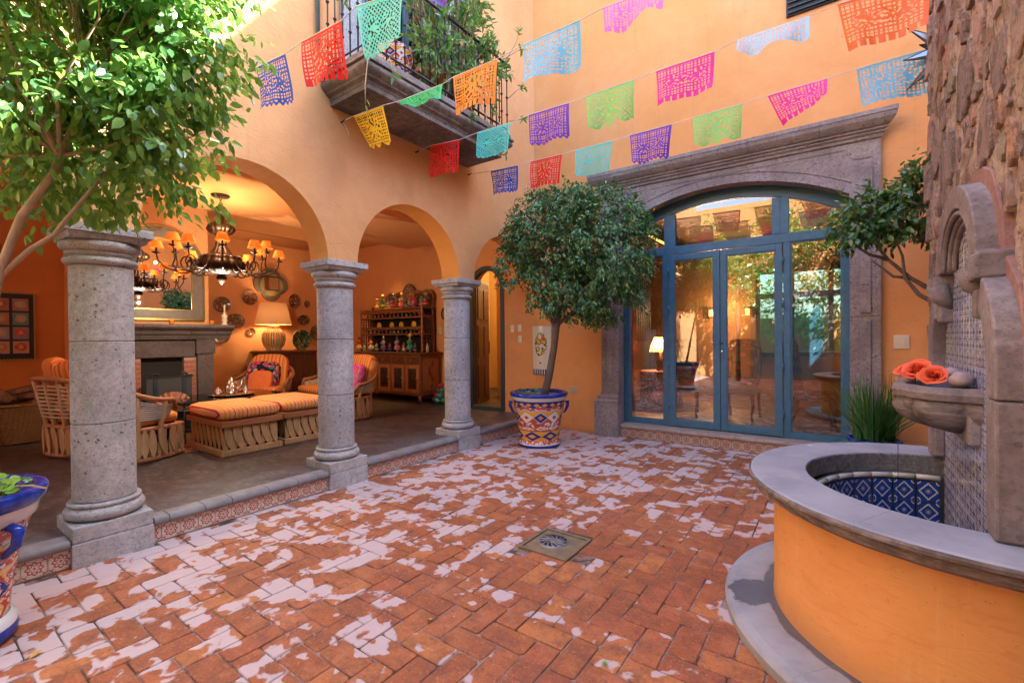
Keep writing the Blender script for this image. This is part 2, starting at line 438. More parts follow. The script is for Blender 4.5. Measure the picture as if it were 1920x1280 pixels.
def tile_mat(name, bgc, fg, fg2, rough=.25, small=False):
    M = Mat(name, rough, .5); u, v, _ = M.xyz(M.coord('UV')); w = M.coord('World')
    jig = M.noise(w, 55, 2)*.02-.01
    x = (u-.5).abs()+jig; y = (v-.5).abs()+jig
    r = (x*x+y*y).sqrt(); th = y.atan2(x)
    ring = ((r-(.30+(th*8).cos()*.040)).abs()).lt(.042)
    ring2 = ((r-(.185+(th*8).cos()*-.035)).abs()).lt(.026)
    cx = .5-x; cy = .5-y; rc = (cx*cx+cy*cy).sqrt()
    cor = ((rc-.17).abs()).lt(.034).max((rc).lt(.065)).max((((rc-.27).abs()).lt(.02))*((th*16).cos().gt(0))).max(((cx-cy).abs().lt(.022))*(rc.lt(.25))*(rc.gt(.1)))
    cen = r.lt(.055).max(((x.min(y)).lt(.016))*(r.lt(.14)))
    k = ring.max(ring2).max(cor).max(cen)
    if small:
        dm = (((x+y)-.40)+((x-y)*26).cos()*.03).abs().lt(.030); k = dm.max((((x+y)-.40)+((x-y)*26).cos()*-.03).abs().lt(.022)).max((rc-.15).abs().lt(.03)*(rc.gt(.05))).max(r.lt(.13)*((th*4).cos().abs().gt(.55))).max(rc.lt(.05))
    c = M.mix(k, bgc, fg)
    c = M.mix(r.lt(.12)*r.gt(.075), c, fg2)
    c = M.mix(x.max(y).gt(.485), c, tuple(a*.8 for a in bgc))
    c = M.mix(M.noise(w, 12, 4).step(.4, .8)*.22, c, tuple(a*.55 for a in bgc))
    M.color(c); M.bump(k*.3+M.noise(w, 9, 3), .15, .003); return M.m
M_TRED = tile_mat('red_tile', (.62, .52, .43), (.36, .055, .045), (.62, .52, .43), .3)
M_TBRN = tile_mat('brown_tile', (.56, .44, .33), (.28, .07, .05), (.42, .13, .07), .4)
M_TBLU = tile_mat('cobalt_tile', (.016, .055, .32), (.60, .64, .62), (.02, .08, .36), .15, True)
def niche_tile():
    M = Mat('niche_tile', .18, .5); u, v, _ = M.xyz(M.coord('UV')); w = M.coord('World')
    a = (u*2).fract()-.5; b = (v*2).fract()-.5; r = (a*a+b*b).sqrt(); th = b.atan2(a)
    k = (r-(.22+(th*4).cos()*.12)).abs().lt(.085).max(r.lt(.08)).max(((a.abs()-.42).abs().lt(.035))*(b.abs().gt(.2)))
    k2 = (((u*6).sin()*(v*12).cos())).gt(.55)
    c = M.mix(k, (.58, .61, .68), (.012, .04, .30)); c = M.mix(k2*.6, c, (.02, .05, .28)); c = M.mix((M.noise(w, 4, 3).step(.4, .6))*.35, c, (.03, .06, .30))
    x, y, z = M.xyz(w)
    lime = (M.noise(M.mapped(w, (1, 3, 1)), 4, 5, .7)+(z*-1).step(-1.3, -.6)*.12).step(.55, .75)
    c = M.mix(lime*.3, c, (.55, .53, .53)); c = M.mix((M.noise(w, 6, 4).step(.45, .7))*(z.step(1.28, 1.4)*.45), c, (.35, .38, .16))
    M.color(c); M.bump(M.noise(w, 14, 4)+k*.2, .2, .004); return M.m
M_TNIC = niche_tile()
def rim_stone():
    """blue-grey polished basin top, with damp stains and light scratches"""
    M = Mat('rim_stone', .55, .4); w = M.coord('World'); a = M.noise(w, 3, 5, .6); b = M.noise(w, 26, 5, .7)
    c = M.mix(a.step(.3, .7), (.25, .275, .33), (.36, .385, .44)); c = M.mix(b.step(.5, .85)*.3, c, (.46, .46, .47))
    c = M.mix(M.noise(M.mapped(w, (1.2, 4, 1), (0, 0, 0), (0, 0, .7)), 9, 4, .7).step(.63, .70)*.5, c, (.15, .15, .16))
    c = M.mix(M.noise(w, 5, 2).step(.72, .76)*.7, c, (.75, .75, .76))
    M.color(c); M.bump(b*.5+a, .35, .005); return M.m
M_RIM = rim_stone()
def side_stone():
    M = Mat('rough_rim_side', .9, .2); w = M.coord('World')
    a = M.noise(M.mapped(w, (3, 3, 14)), 3, 6, .7); b = M.noise(w, 30, 5, .7)
    c = M.mix(a.step(.3, .75), (.115, .10, .095), (.33, .29, .28)); c = M.mix(M.noise(w, 9, 5, .7).step(.5, .62)*.6, c, (.085, .07, .055))
    M.color(c); M.bump(a+b*.4, .8, .01); return M.m
M_SIDE = side_stone()
def curb_stone():
    M = Mat('curb_stone', .7, .3); w = M.coord('World'); x, y, z = M.xyz(w); a = M.noise(w, 4, 5, .65); b = M.noise(w, 40, 4, .7)
    c = M.mix(a.step(.3, .7), (.27, .30, .34), (.39, .42, .46))
    dx = x+.40; dy = y-2.84
    wet = ((dx*dx*1.6+dy*dy*.8).sqrt()+M.noise(w, 5, 5, .6)*.22-.11).step(.155, .135)
    rr = (((x-.461)/.80)*((x-.461)/.80)+((y-3.07)/.85)*((y-3.07)/.85)).sqrt()
    wet = wet.max((rr+M.noise(w, 5, 4)*.10).step(1.10, 1.08))
    c = M.mix(wet*.75, c, (.075, .07, .085))
    M.color(c); M.rough(.72-wet*.62); M.bump((b*.6+a)*(1.0-wet*.7), .4, .005); return M.m
M_CURB = curb_stone()

def rubble(name, stops):
    M = Mat(name, .93, .15); w = M.coord('World'); r = M.orand(); a = M.noise(w, 7, 6, .7, .5); b = M.noise(w, 45, 5, .75)
    c = M.ramp(r, stops); c = M.mix(a.step(.47, .60)*.6, c, (.075, .055, .048)); c = M.mix(b.step(.53, .64)*.5, c, (.46, .36, .30)); c = M.mix(M.noise(w, 19, 5, .8).step(.55, .62)*.6, c, (.05, .04, .035))
    c = M.mix(M.noise(w, 3.2, 4, .6).step(.56, .72)*.4, c, (.42, .27, .18))
    M.color(c); M.bump(a*1.2+b*.5, 1.0, .02); return M.m
M_RUB = rubble('rubble_stone', [(0, (.22, .17, .155)), (.35, (.34, .26, .22)), (.55, (.20, .165, .155)), (.72, (.38, .27, .22)), (.80, (.42, .21, .16)), (.9, (.42, .31, .21)), (1, (.25, .245, .20))])
def rub_mortar():
    M = Mat('rubble_mortar', .95, .1); w = M.coord('World'); a = M.noise(w, 5, 6, .7, .6); b = M.noise(w, 40, 5, .75)
    c = M.mix(a.step(.40, .60), (.33, .24, .19), (.54, .43, .35)); c = M.mix(b.step(.52, .66)*.6, c, (.18, .12, .095)); c = M.mix(M.noise(M.mapped(w, (3, 8, 1.3)), 3, 6, .75).step(.53, .60)*.6, c, (.10, .075, .06))
    c = M.mix(M.noise(M.mapped(w, (2, 5, 1)), 2.2, 5, .6).step(.55, .72)*.5, c, (.12, .09, .07))
    M.color(c); M.bump(a+b*.6+M.noise(w, 14, 5, .7)*.6, 1.0, .045); return M.m
M_RMORT = rub_mortar()

def leaf_mat(name, stops, tcol, tf=.35, rough=.33):
    M = Mat(name, rough, .6); r = M.attr('rnd'); c = M.ramp(r, stops)
    M.color(c); M.trans(tf, tcol); return M.m
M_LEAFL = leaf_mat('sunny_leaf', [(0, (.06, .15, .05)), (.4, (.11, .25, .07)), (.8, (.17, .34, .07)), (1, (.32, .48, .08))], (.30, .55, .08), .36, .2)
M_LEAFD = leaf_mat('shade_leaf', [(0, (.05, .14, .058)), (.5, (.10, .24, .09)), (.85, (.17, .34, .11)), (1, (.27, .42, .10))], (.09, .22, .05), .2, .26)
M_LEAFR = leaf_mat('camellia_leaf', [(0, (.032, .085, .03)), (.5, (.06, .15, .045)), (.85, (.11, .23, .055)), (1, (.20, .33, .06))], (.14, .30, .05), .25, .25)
M_VINE = leaf_mat('vine_leaf', [(0, (.07, .15, .05)), (.5, (.13, .27, .08)), (.9, (.24, .40, .10)), (.955, (.30, .42, .10)), (.96, (.55, .38, .04)), (1, (.60, .40, .04))], (.24, .42, .07), .35, .35)
M_REED = leaf_mat('reed_blade', [(0, (.03, .10, .035)), (.6, (.06, .20, .045)), (1, (.16, .32, .05))], (.10, .26, .03), .2, .35)
M_DOLLAR = leaf_mat('dollar_leaf', [(0, (.17, .42, .06)), (1, (.34, .60, .10))], (.30, .60, .08), .3, .35)

def paper(name, c):
    M = Mat(name, .5, .35); w = M.coord('World')
    M.color(tuple(x*.9 for x in c)); M.trans(.26, tuple(min(1, x*1.15+.01) for x in c)); M.bump(M.noise(w, 16, 3, .6, .8), .4, .01)
    return M.m
PAPER = {k: paper('paper_'+k, c) for k, c in dict(navy=(.015, .075, .40), red=(.80, .02, .015), teal=(.10, .62, .52), purple=(.17, .035, .46),
    yellow=(.85, .52, .01), green=(.02, .47, .10), orange=(.92, .28, .01), sky=(.20, .58, .78), pink=(.90, .12, .50), lime=(.26, .72, .16),
    magenta=(.80, .015, .32), pale=(.40, .66, .78), tangerine=(.95, .20, .03)).items()}
# wet paper string
M_STRING = plain('white_string', (.7, .66, .6), .9)

def stripes(name, axis, per, cols, rough=.9):
    M = Mat(name, rough, .15); o = M.coord('Object'); c3 = M.xyz(o); t = (c3[axis]/per).fract()
    n = len(cols); M.color(M.mix(M.noise(o, 60, 3, .7).step(.4, .8)*.25, M.ramp(t, [(p, c) for p, c in cols], 'CONSTANT'), (.30, .12, .05)))
    M.bump(M.noise(M.mapped(o, (1, 1, 1)), 160, 2), .3, .002); return M.m
OR, YE, RE, PE = (.72, .25, .06), (.78, .42, .12), (.42, .035, .055), (.80, .38, .17)
M_STRY = stripes('striped_cloth_y', 1, .135, [(0, OR), (.16, YE), (.30, PE), (.42, RE), (.49, PE), (.62, YE), (.72, OR), (.84, PE), (.92, YE)])
M_STRX = stripes('striped_cloth_x', 0, .135, [(0, OR), (.16, YE), (.30, (.66, .19, .045)), (.42, RE), (.49, OR), (.62, YE), (.72, OR), (.84, (.60, .17, .04)), (.92, OR)])
M_ORANGE = plain('orange_cloth', (.78, .20, .045), .9)
def floral(name, bgc, s=28):
    M = Mat(name, .9, .1); u = M.coord('UV'); x, y, _ = M.xyz(u)
    u = M.mapped(u, (1.6, .8, 1)); v = M.voro(u, s*.9, 'F1'); vc = M.voro(u, s*.9, 'F1', 'Color'); h = M.xyz(vc.o)
    pet = v.lt(.55); c = M.mix(pet, bgc, M.ramp(h[0], [(0, (.70, .03, .18)), (.25, (.80, .25, .35)), (.4, (.05, .30, .12)), (.55, (.10, .12, .50)), (.7, (.85, .08, .05)), (.85, (.75, .45, .1))], 'CONSTANT'))
    c = M.mix(v.lt(.14), c, (.75, .65, .3)); M.color(c); M.bump(v, .3, .003); return M.m
M_FLORD = floral('dark_floral', (.015, .03, .045)); M_FLORP = floral('pink_floral', (.75, .06, .40)); M_FLORG = floral('green_floral', (.03, .20, .12), 22)

def talavera(name, seed=0):
    """painted pot: blue rim, diamonds, scrolls, blue foot"""
    M = Mat(name, .16, .5); u, v, _ = M.xyz(M.coord('UV')); w = M.coord('World'); n = M.noise(w, 30, 3)
    N = 10
    a = (u*N).fract(); x = (a-.5).abs()*2; par = ((u*N).floor()*.5).fract().gt(.25)
    RED = (.46, .075, .035); YEL = (.75, .36, .03); WHI = (.70, .68, .62); BLU = (.015, .035, .24); LB = (.40, .52, .60)
    y1 = ((v-.66)/.115).abs(); d = x+y1
    c = M.mix(v.gt(.645), RED, YEL); sc_ = (v-.80+(u*2*PI*N).cos()*.022); c = M.mix(sc_.gt(0), c, LB); c = M.mix(sc_.gt(.022), c, M.mix(M.voro(M.mapped(M.coord('UV'), (44, 30, 1)), 1).lt(.36), RED, WHI)); c = M.mix(sc_.gt(.085), c, M.mix((((u*N*2).fract()-.5).abs()*2+(v-.93).abs()*22).lt(.8), BLU, YEL))
    c = M.mix(M.voro(M.mapped(M.coord('UV'), (38, 26, 1)), 1).lt(.40)*(v.gt(.40))*(v.lt(.56)), c, WHI)
    c = M.mix(d.lt(1.06), c, WHI); c = M.mix(d.lt(.95), c, M.mix(par, BLU, WHI))
    c = M.mix(d.lt(.38), c, M.mix(par, YEL, RED)); c = M.mix((d-.2).abs().lt(.06), c, RED)
    y2 = ((v-.43)/.05).abs(); c = M.mix((x*.9+y2).lt(.75), c, (.72, .65, .45)); c = M.mix((x*.9+y2).lt(.3), c, RED)
    c = M.mix((v.lt(.37))*(v.gt(.17)), c, YEL)
    b2 = ((u*N*.7).fract()-.5).abs()*2; d2 = b2+((v-.27)/.10).abs(); c = M.mix((d2.lt(1.0))*(v.lt(.37)), c, BLU); c = M.mix((d2.lt(.45))*(v.lt(.37)), c, YEL)
    c = M.mix(v.lt(.175), c, RED); c = M.mix(M.voro(M.mapped(M.coord('UV'), (60, 30, 1)), 1).lt(.42)*(v.lt(.17))*(v.gt(.09)), c, WHI)
    c = M.mix(v.lt(.085), c, WHI); c = M.mix(v.lt(.06), c, BLU)
    M.color(c); M.bump(n+M.noise(w, 12, 3)*2, .25, .004); return M.m
M_TAL = talavera('talavera_glaze')
def talavera_big():
    M = Mat('talavera_scroll', .12, .6); uv = M.coord('UV'); u, v, _ = M.xyz(uv); w = M.coord('World')
    q = M.mapped(uv, (7, 3.2, 1)); wv = M.noise(q, 1.3, 2, .5, 1.8); k = M.xyz(M.noise(q, 1.1, 1, .5, 2.4, 1).o)
    c = M.ramp(wv, [(0, (.01, .04, .30)), (.40, (.62, .60, .52)), (.425, (.47, .06, .03)), (.52, (.62, .60, .52)), (.545, (.78, .42, .04)), (.60, (.62, .60, .52)), (.625, (.25, .45, .38))], 'CONSTANT')
    fl = M.voro(M.mapped(uv, (26, 14, 1)), 1); c = M.mix((fl.lt(.30))*(k[0].gt(.5)), c, (.72, .70, .64)); c = M.mix((fl.lt(.09))*(k[0].gt(.5)), c, (.75, .36, .05))
    M.color(c); M.bump(M.noise(w, 20, 3), .2, .003); return M.m
M_TALB = talavera_big()
M_COB = Mat('cobalt_glaze', .1, .6); M_COB.color(M_COB.mix(M_COB.noise(M_COB.coord('World'), 22, 4, .7).step(.4, .7), (.008, .025, .26), (.02, .07, .46))); M_COB = M_COB.m
M_WGL = Mat('white_glaze', .12, .6).color((.66, .68, .68)).m
def glass(name, refl, tint=(.93, .96, .95)):
    M = Mat(name); t = M.n('BsdfTransparent'); g = M.n('BsdfGlossy'); g.inputs['Roughness'].default_value = .0; t.inputs[0].default_value = (*tint, 1)
    fr = M.n('Fresnel'); fr.inputs[0].default_value = refl; mx = M.n('MixShader')
    M.link(fr.outputs[0], mx.inputs[0]); M.link(t.outputs[0], mx.inputs[1]); M.link(g.outputs[0], mx.inputs[2]); M.link(mx.outputs[0], M.out.inputs[0]); return M.m
M_GLASS = glass('door_glass', 2.45, (.80, .83, .82)); M_GLASST = glass('table_glass', 1.7, (.55, .68, .66)); M_WATER = glass('water', 1.5, (.75, .85, .9))

# ------------------------------------------------------------------ ground and paving
g = MB(); g.box(-60, 60, -60, 60, -.4, -.06); g.build('ground', M_MORT, kind='structure')
court = MB().box(-4.6, 3.4, -4.6, 6.6, -.055, -.0065).build('courtyard_floor', M_MORT, kind='structure')
def paving():
    W = .1365; J = .0022; H = .030
    C = []
    for i in range(-36, 26):
        for j in range(-36, 52):
            k = (i-j) % 4
            if k == 0: C.append((i*W+W, j*W+W/2, 0))
            elif k == 3: C.append((i*W+W/2, j*W+W, 1))
    vis = []; rest = []
    for x, y, o in C:
        if not (-4.22 < x < 2.6 and -4.4 < y < 6.56): continue
        if abs(x+1.695) < .215 and abs(y-2.885) < .215: continue
        if ((x-.461)/.95)**2+((y-3.07)/1.0)**2 < 1: continue
        d = -x*math.sin(YAW)+y*math.cos(YAW); l = x*math.cos(YAW)+y*math.sin(YAW)
        if d > 1.85 and abs(l/d) < 1.17 and 640+F_PX*1.5/max(d, .1) < 1500 and 1.5/d < .80: vis.append((d, x, y, o))
        else: rest.append((x, y, o))
    vis.sort(); near = vis[:300]; rest += [(x, y, o) for d, x, y, o in vis[300:]]
    def brick_shape(mb, cx, cy, o, dz, seedr, tx, ty):
        rr = random.Random(seedr)
        hx, hy = ((W-J), (W/2-J)) if o == 0 else ((W/2-J), (W-J))
        b = []; 
        # rounded worn outline: 12 point polygon, domed top
        pts = []
        cr = .009+rr.random()*.008
        for sx, sy in ((1, 1), (-1, 1), (-1, -1), (1, -1)):
            e = [(hx-cr*rr.uniform(.6, 1.3), hy), (hx, hy-cr*rr.uniform(.6, 1.3))]
            if sx*sy > 0: e = e[::-1]
            for ex, ey in e: pts.append((sx*(ex-rr.random()*.0025), sy*(ey-rr.random()*.0025)))
        n = len(pts); v = []; 
        for s_, z in ((1, -.03), (1, -.0035), (.97 if False else 1, 0)):
            q = .0035 if z == 0 else 0
            for px, py in pts:
                v.append((cx+px-math.copysign(q, px), cy+py-math.copysign(q, py), z+dz+tx*px+ty*py if z > -.02 else z))
        f = []
        for l in (0, 1):
            for k in range(n): f.append((l*n+k, l*n+(k+1) % n, (l+1)*n+(k+1) % n, (l+1)*n+k))
        f.append(tuple(range(2*n, 3*n)))
        mb.add(v, f); return len(f)
    protos = {}
    for o in (0, 1):
        for q in range(14):
            mb = MB(); rd = random.random(); brick_shape(mb, 0, 0, o, 0, q*7+o, random.uniform(-.012, .012), random.uniform(-.012, .012))
            me = mb.build('brick_mesh', M_BRICK, rnd=rd); protos[o, q] = me.data; nm = me.name; bpy.data.objects.remove(me); WL.pop(nm, 0)
    for d, x, y, o in near:
        q = random.randrange(14)
        link_mesh('brick', protos[o, q], court, (x, y, random.uniform(-.0025, .0015)), (0, 0, PI if random.random() < .5 else 0))
    mb = MB(); rn = []
    for k, (x, y, o) in enumerate(rest):
        r = random.random(); c = brick_shape(mb, x, y, o, random.uniform(-.0025, .0015), k+100, random.uniform(-.01, .01), random.uniform(-.01, .01)); rn += [r]*c
    mb.build('brick_paving', M_BRICK, court, kind='stuff', rnd=rn)
paving()

# drain cover
dr = thing('drain_cover', 'square stone drain cover with a round slotted metal grate, set in the brick paving', 'drain', (-1.695, 2.885, 0))
M_DRS = plain('drain_stone', (.25, .19, .115), .9, .2, 0, .35, .5); M_DRM = plain('drain_metal', (.34, .33, .35), .45, .5, .6, .25)
b = MB()
for s_ in (-1, 1):
    b.box(-1.695-.195, -1.695+.195, 2.885+s_*.185-.012, 2.885+s_*.185+.012, -.03, .012); b.box(-1.695+s_*.185-.012, -1.695+s_*.185+.012, 2.885-.173, 2.885+.173, -.03, .012)
b.build('frame', M_DRS, dr, .004)
MB().box(-1.695-.168, -1.695+.168, 2.885-.168, 2.885+.168, -.03, .004).build('cover_slab', M_DRS, dr, .003)
b = MB(); b.lathe([(.0, .006), (.112, .006), (.118, .004)], (-1.720, 2.90, 0), 32, cap=False)
b.lathe([(.112, .004), (.112, .014), (.100, .014)], (-1.720, 2.90, 0), 32, cap=False)
for k in range(13):
    a = 2*PI*k/13; pts = [(-1.720+r*math.cos(a+(r-.03)*7), 2.90+r*math.sin(a+(r-.03)*7), .011) for r in (.030, .052, .074, .100)]
    b.tube(pts, .0062, 5)
b.lathe([(0, .015), (.03, .015), (.034, .01)], (-1.720, 2.90, 0), 16, cap=False)
b.build('grate', M_DRM, dr)
b = MB(); b.lathe([(0, .0072), (.098, .0072)], (-1.720, 2.90, 0), 24, cap=False); b.build('grate_hole', M_BLACK, dr)  # black disc in place of the shaded hole below the bars

# ------------------------------------------------------------------ arcade step, courtyard step
step = MB().box(-10.3, -4.225, -3.6, 7.2, -.05, .185).build('gallery_floor', M_FLOOR, kind='structure')
def tilemesh(mat, w, h, t, plane):
    mb = MB()
    if plane == 'x': # faces +x
        mb.add([(0, 0, 0), (0, w, 0), (0, w, h), (0, 0, h), (-t, 0, 0), (-t, w, 0), (-t, w, h), (-t, 0, h)], [(0, 1, 2, 3), (4, 7, 6, 5), (0, 4, 5, 1), (3, 2, 6, 7), (0, 3, 7, 4), (1, 5, 6, 2)],
               uvs=[[(0, 0), (1, 0), (1, 1), (0, 1)]]+[[(0, 0)]*4]*5)
    elif plane == 'y': # faces -y
        mb.add([(0, 0, 0), (w, 0, 0), (w, 0, h), (0, 0, h), (0, t, 0), (w, t, 0), (w, t, h), (0, t, h)], [(0, 1, 2, 3), (4, 7, 6, 5), (0, 4, 5, 1), (3, 2, 6, 7), (0, 3, 7, 4), (1, 5, 6, 2)],
               uvs=[[(0, 0), (1, 0), (1, 1), (0, 1)]]+[[(0, 0)]*4]*5)
    else: # faces -x
        mb.add([(0, 0, 0), (0, w, 0), (0, w, h), (0, 0, h), (t, 0, 0), (t, w, 0), (t, w, h), (t, 0, h)], [(3, 2, 1, 0), (4, 5, 6, 7), (0, 1, 5, 4), (3, 7, 6, 2), (0, 4, 7, 3), (1, 2, 6, 5)],
               uvs=[[(1, 1), (0, 1), (0, 0), (1, 0)]]+[[(0, 0)]*4]*5)
    o = mb.build('tile_mesh', mat); me = o.data; bpy.data.objects.remove(o); return me
tA = tilemesh(M_TRED, .118, .118, .01, 'x')
COLY = [-.90, .98, 2.858, 4.744]
y = -1.9
while y < 6.5:
    if not any(c-.222 < y and y+.118 < c+.222 for c in COLY): link_mesh('tile', tA, step, (-4.150+random.uniform(-.001, .001), y, .010+random.uniform(-.001, .001)), (0, random.uniform(-.01, .01), 0))
    y += .1215
MB().box(-4.27, -4.158, -3.6, 6.54, -.03, .135).build('riser_bed', plain('grout', (.38, .33, .28), .9), step)
# rounded nosing stones
def nosing(y0, y1):
    pr = [(-.165, .0), (-.165, .062)]+[(-.045+.033*math.sin(a), .030+.032*math.cos(a)) for a in [PI*k/7 for k in range(8)]]
    mb = MB(); mb.prism([(a-4.100, b_+.133) for a, b_ in pr][::-1], 'xz', y0, y1); return mb
ys = [-2.6]; 
while ys[-1] < 6.35: ys.append(ys[-1]+random.choice([.2, .24, .3, .27]))
segs = []
for a, b_ in zip(ys, ys[1:]+[6.54]):
    for c in COLY:
        if a < c-.225 < b_: b_ = c-.226
        if a < c+.225 < b_ : a = c+.226
    if any(a >= c-.23 and b_ <= c+.23 for c in COLY) or b_-a < .04: continue
    segs.append((a, b_))
for a, b_ in segs: nosing(a+.0015, b_-.0015).build('nosing_stone', M_NOSE, step, .004, 1)

# ------------------------------------------------------------------ stone columns
def column():
    t = thing('stone_column', 'x', 'column')
    MB().box(-.223, .223, -.223, .223, -.02, .160).build('plinth', M_COL, t, .006)
    MB().box(-.219, .219, -.219, .219, .164, .265).build('plinth', M_COL, t, .006)
    pr = [(.205, .267)]+[(.178+.050*math.cos(a), .312+.045*math.sin(a)) for a in [-PI/2+PI*k/8 for k in range(9)]]+[(.198, .358), (.205, .362), (.207, .378), (.200, .386)]
    MB().lathe(pr, seg=40).build('base', M_COL, t)
    zz = [.388, .93, 1.50, 2.032]
    for a, b_ in zip(zz, zz[1:]):
        MB().lathe([(.170, a+.001), (.178, a+.007), (.178, a+.007), (.178, b_-.007), (.178, b_-.007), (.170, b_-.001)], seg=40).build('shaft_drum', M_COL, t)
    c = [(.176, 2.033)]+[(.180+.030*math.cos(a), 2.062+.026*math.sin(a)) for a in [-PI/2+PI*k/7 for k in range(8)]]+[(.180, 2.088), (.180, 2.100), (.196, 2.104), (.199, 2.120), (.190, 2.128)]
    c += [(.188+.042*math.cos(a), 2.165+.035*math.sin(a)) for a in [-PI/2+PI*k/7 for k in range(8)]]+[(.16, 2.201)]
    MB().lathe(c, seg=40).build('capital', M_COL, t)
    b = MB(); b.prism([(-.21, -.21), (.21, -.21), (.21, .21), (-.21, .21)], 'xy', 2.201, 2.203)
    v = [(sx*h, sy*h, z) for z, h in ((2.20, .205), (2.235, .222)) for sx, sy in ((-1, -1), (1, -1), (1, 1), (-1, 1))]
    b.add(v, [(0, 3, 2, 1), (4, 5, 6, 7)]+[(k, (k+1) % 4, 4+(k+1) % 4, 4+k) for k in range(4)])
    b.build('abacus', M_COL, t, .003); MB().box(-.243, .243, -.243, .243, 2.237, 2.296).build('abacus', M_COL, t, .005)
    return t
c0 = column()
place(c0, (-4.332, .98, 0)); c0['label'] = 'grey stone column nearest the camera, left one, partly under the sunlit tree'; c0['group'] = 'stone columns of the arcade'
for yy, lb in ((2.858, 'grey stone column in the middle of the arcade, standing in front of the sofa'), (4.744, 'grey stone column furthest back, between the hutch cabinet and the arched doorway'), (-.90, 'grey stone column out of frame left of the nearest one')):
    c = copy_tree(c0, None, lb); c.location = (-4.332, yy, 0)

# ------------------------------------------------------------------ arcade wall
XF, XB, ZS, ZT = -4.2, -4.52, 2.297, 8.6
ARCH = [(-.73, .80), (1.16, 2.70), (3.045, 4.655), (4.965, 6.475)]
def arcade():
    t = thing('arcade_wall', 'orange plastered wall tinted for bounce light, carried on three round arches over the stone columns', 'wall', (-4.36, 2.5, 0))
    ys = [-3.6]; lo = [ZS]
    outline = [(-3.6, -.05), (-1.1, -.05), (-1.1, ZS)]
    for a, b_ in ARCH:
        outline.append((a, ZS)); c = (a+b_)/2; r = (b_-a)/2
        outline += [(c-r*math.cos(PI*k/28), ZS+r*math.sin(PI*k/28)) for k in range(1, 28)]; outline.append((b_, ZS))
    outline = outline+[(6.575, ZS)]
    # faces as strips
    pts = outline; mb = MB()
    front = []; 
    for k in range(len(pts)-1):
        (y0, z0), (y1, z1) = pts[k], pts[k+1]
        if y1-y0 < 1e-6: continue
        mb.add([(XF, y0, z0), (XF, y1, z1), (XF, y1, ZT), (XF, y0, ZT)], [(0, 1, 2, 3)])
        mb.add([(XB, y0, z0), (XB, y1, z1), (XB, y1, ZT), (XB, y0, ZT)], [(3, 2, 1, 0)])
    mb.add([(XF, -3.6, ZT), (XF, 6.575, ZT), (XB, 6.575, ZT), (XB, -3.6, ZT)], [(0, 1, 2, 3)])
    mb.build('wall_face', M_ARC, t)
    mb = MB()
    for k in range(len(pts)-1):
        (y0, z0), (y1, z1) = pts[k], pts[k+1]
        sm = z0 != z1 or True
        mb.add([(XF, y0, z0), (XF, y1, z1), (XB, y1, z1), (XB, y0, z0)], [(3, 2, 1, 0)], smooth=False)
    mb.build('arch_soffit', M_INTR, t)
arcade()

# ------------------------------------------------------------------ back wall (with doorway at left and stone portal)
YW = 6.57
bw = thing('back_wall', 'tall orange plastered wall behind the courtyard with the glazed portal in it', 'wall', (-1, 6.8, 0))
def arch_hole_wall(mb, x0, x1, a, b_, zs, rise, zb, zt, y0, y1, n=24):
    """wall in xz between x0..x1 with an arched opening a..b_ (segment arch of given rise)"""
    mb.box(x0, a, y0, y1, zb, zt); mb.box(b_, x1, y0, y1, zb, zt)
    hw = (b_-a)/2; cx = (a+b_)/2; Rr = (hw*hw+rise*rise)/(2*rise); zc = zs+rise-Rr
    xs = [a+(b_-a)*k/n for k in range(n+1)]; zz = [zc+math.sqrt(max(0, Rr*Rr-(x-cx)**2)) for x in xs]
    for k in range(n):
        v = [(xs[k], y0, zz[k]), (xs[k+1], y0, zz[k+1]), (xs[k+1], y0, zt), (xs[k], y0, zt), (xs[k], y1, zz[k]), (xs[k+1], y1, zz[k+1]), (xs[k+1], y1, zt), (xs[k], y1, zt)]
        mb.add(v, [(0, 1, 2, 3), (7, 6, 5, 4), (0, 4, 5, 1), (3, 2, 6, 7)])
    return xs, zz
b = MB(); arch_hole_wall(b, -4.13, 3.4, -2.74, .11, 3.10, .40, -.05, 10.5, YW, YW+.45)
b.box(-4.198, -4.13, YW+.0, YW+.44, -.05, 10.5); b.box(-4.6, -4.198, YW+.006, YW+.44, 3.9, 10.5)
b.build('wall_face', M_WALL, bw)
b = MB(); arch_hole_wall(b, -5.95, -4.21, -5.70, -4.875, 2.40, .41, .0, 3.9, YW+.012, YW+.30)
b.build('gallery_wall', M_WALL, bw)
MB().box(-6.0, -5.951, YW+.012, 7.15, .0, 3.9).build('gallery_return', M_IN, bw)
MB().box(-4.30, -4.19, YW-.035, YW+.010, .185, .235).build('skirting_stone', M_NOSE2, bw, .006)

# ------------------------------------------------------------------ building masses that close the courtyard
MB().box(-4.2, 3.6, 7.1, 14, 9.4, 10.5).build('upper_building', M_WALL, None, label='upper storey mass of the orange building behind the courtyard', cat='building')
r1 = thing('rear_wall', 'orange wall closing the courtyard behind the camera, with a stone door surround', 'wall', (-1, -4.6, 0))
MB().box(-10.3, 3.6, -5.1, -4.6, -.05, 6.2).build('wall_face', M_WALL, r1)
MB().box(-2.6, -.2, -4.6, -4.5, 0, 2.7).build('stone_surround', M_POR, r1, .01); MB().box(-2.9, .1, -4.6, -4.38, 2.7, 2.95).build('cornice', M_POR, r1, .01)
MB().box(-2.3, -.5, -4.52, -4.48, 0.1, 2.45).build('door_panel', M_BLUE, r1)
rr_ = thing('right_wall', 'orange courtyard wall running back behind the stone tower', 'wall', (3.5, 2, 0))
MB().box(3.4, 3.8, -4.6, 6.57, -.05, 6.4).build('wall_face', M_WALL, rr_)
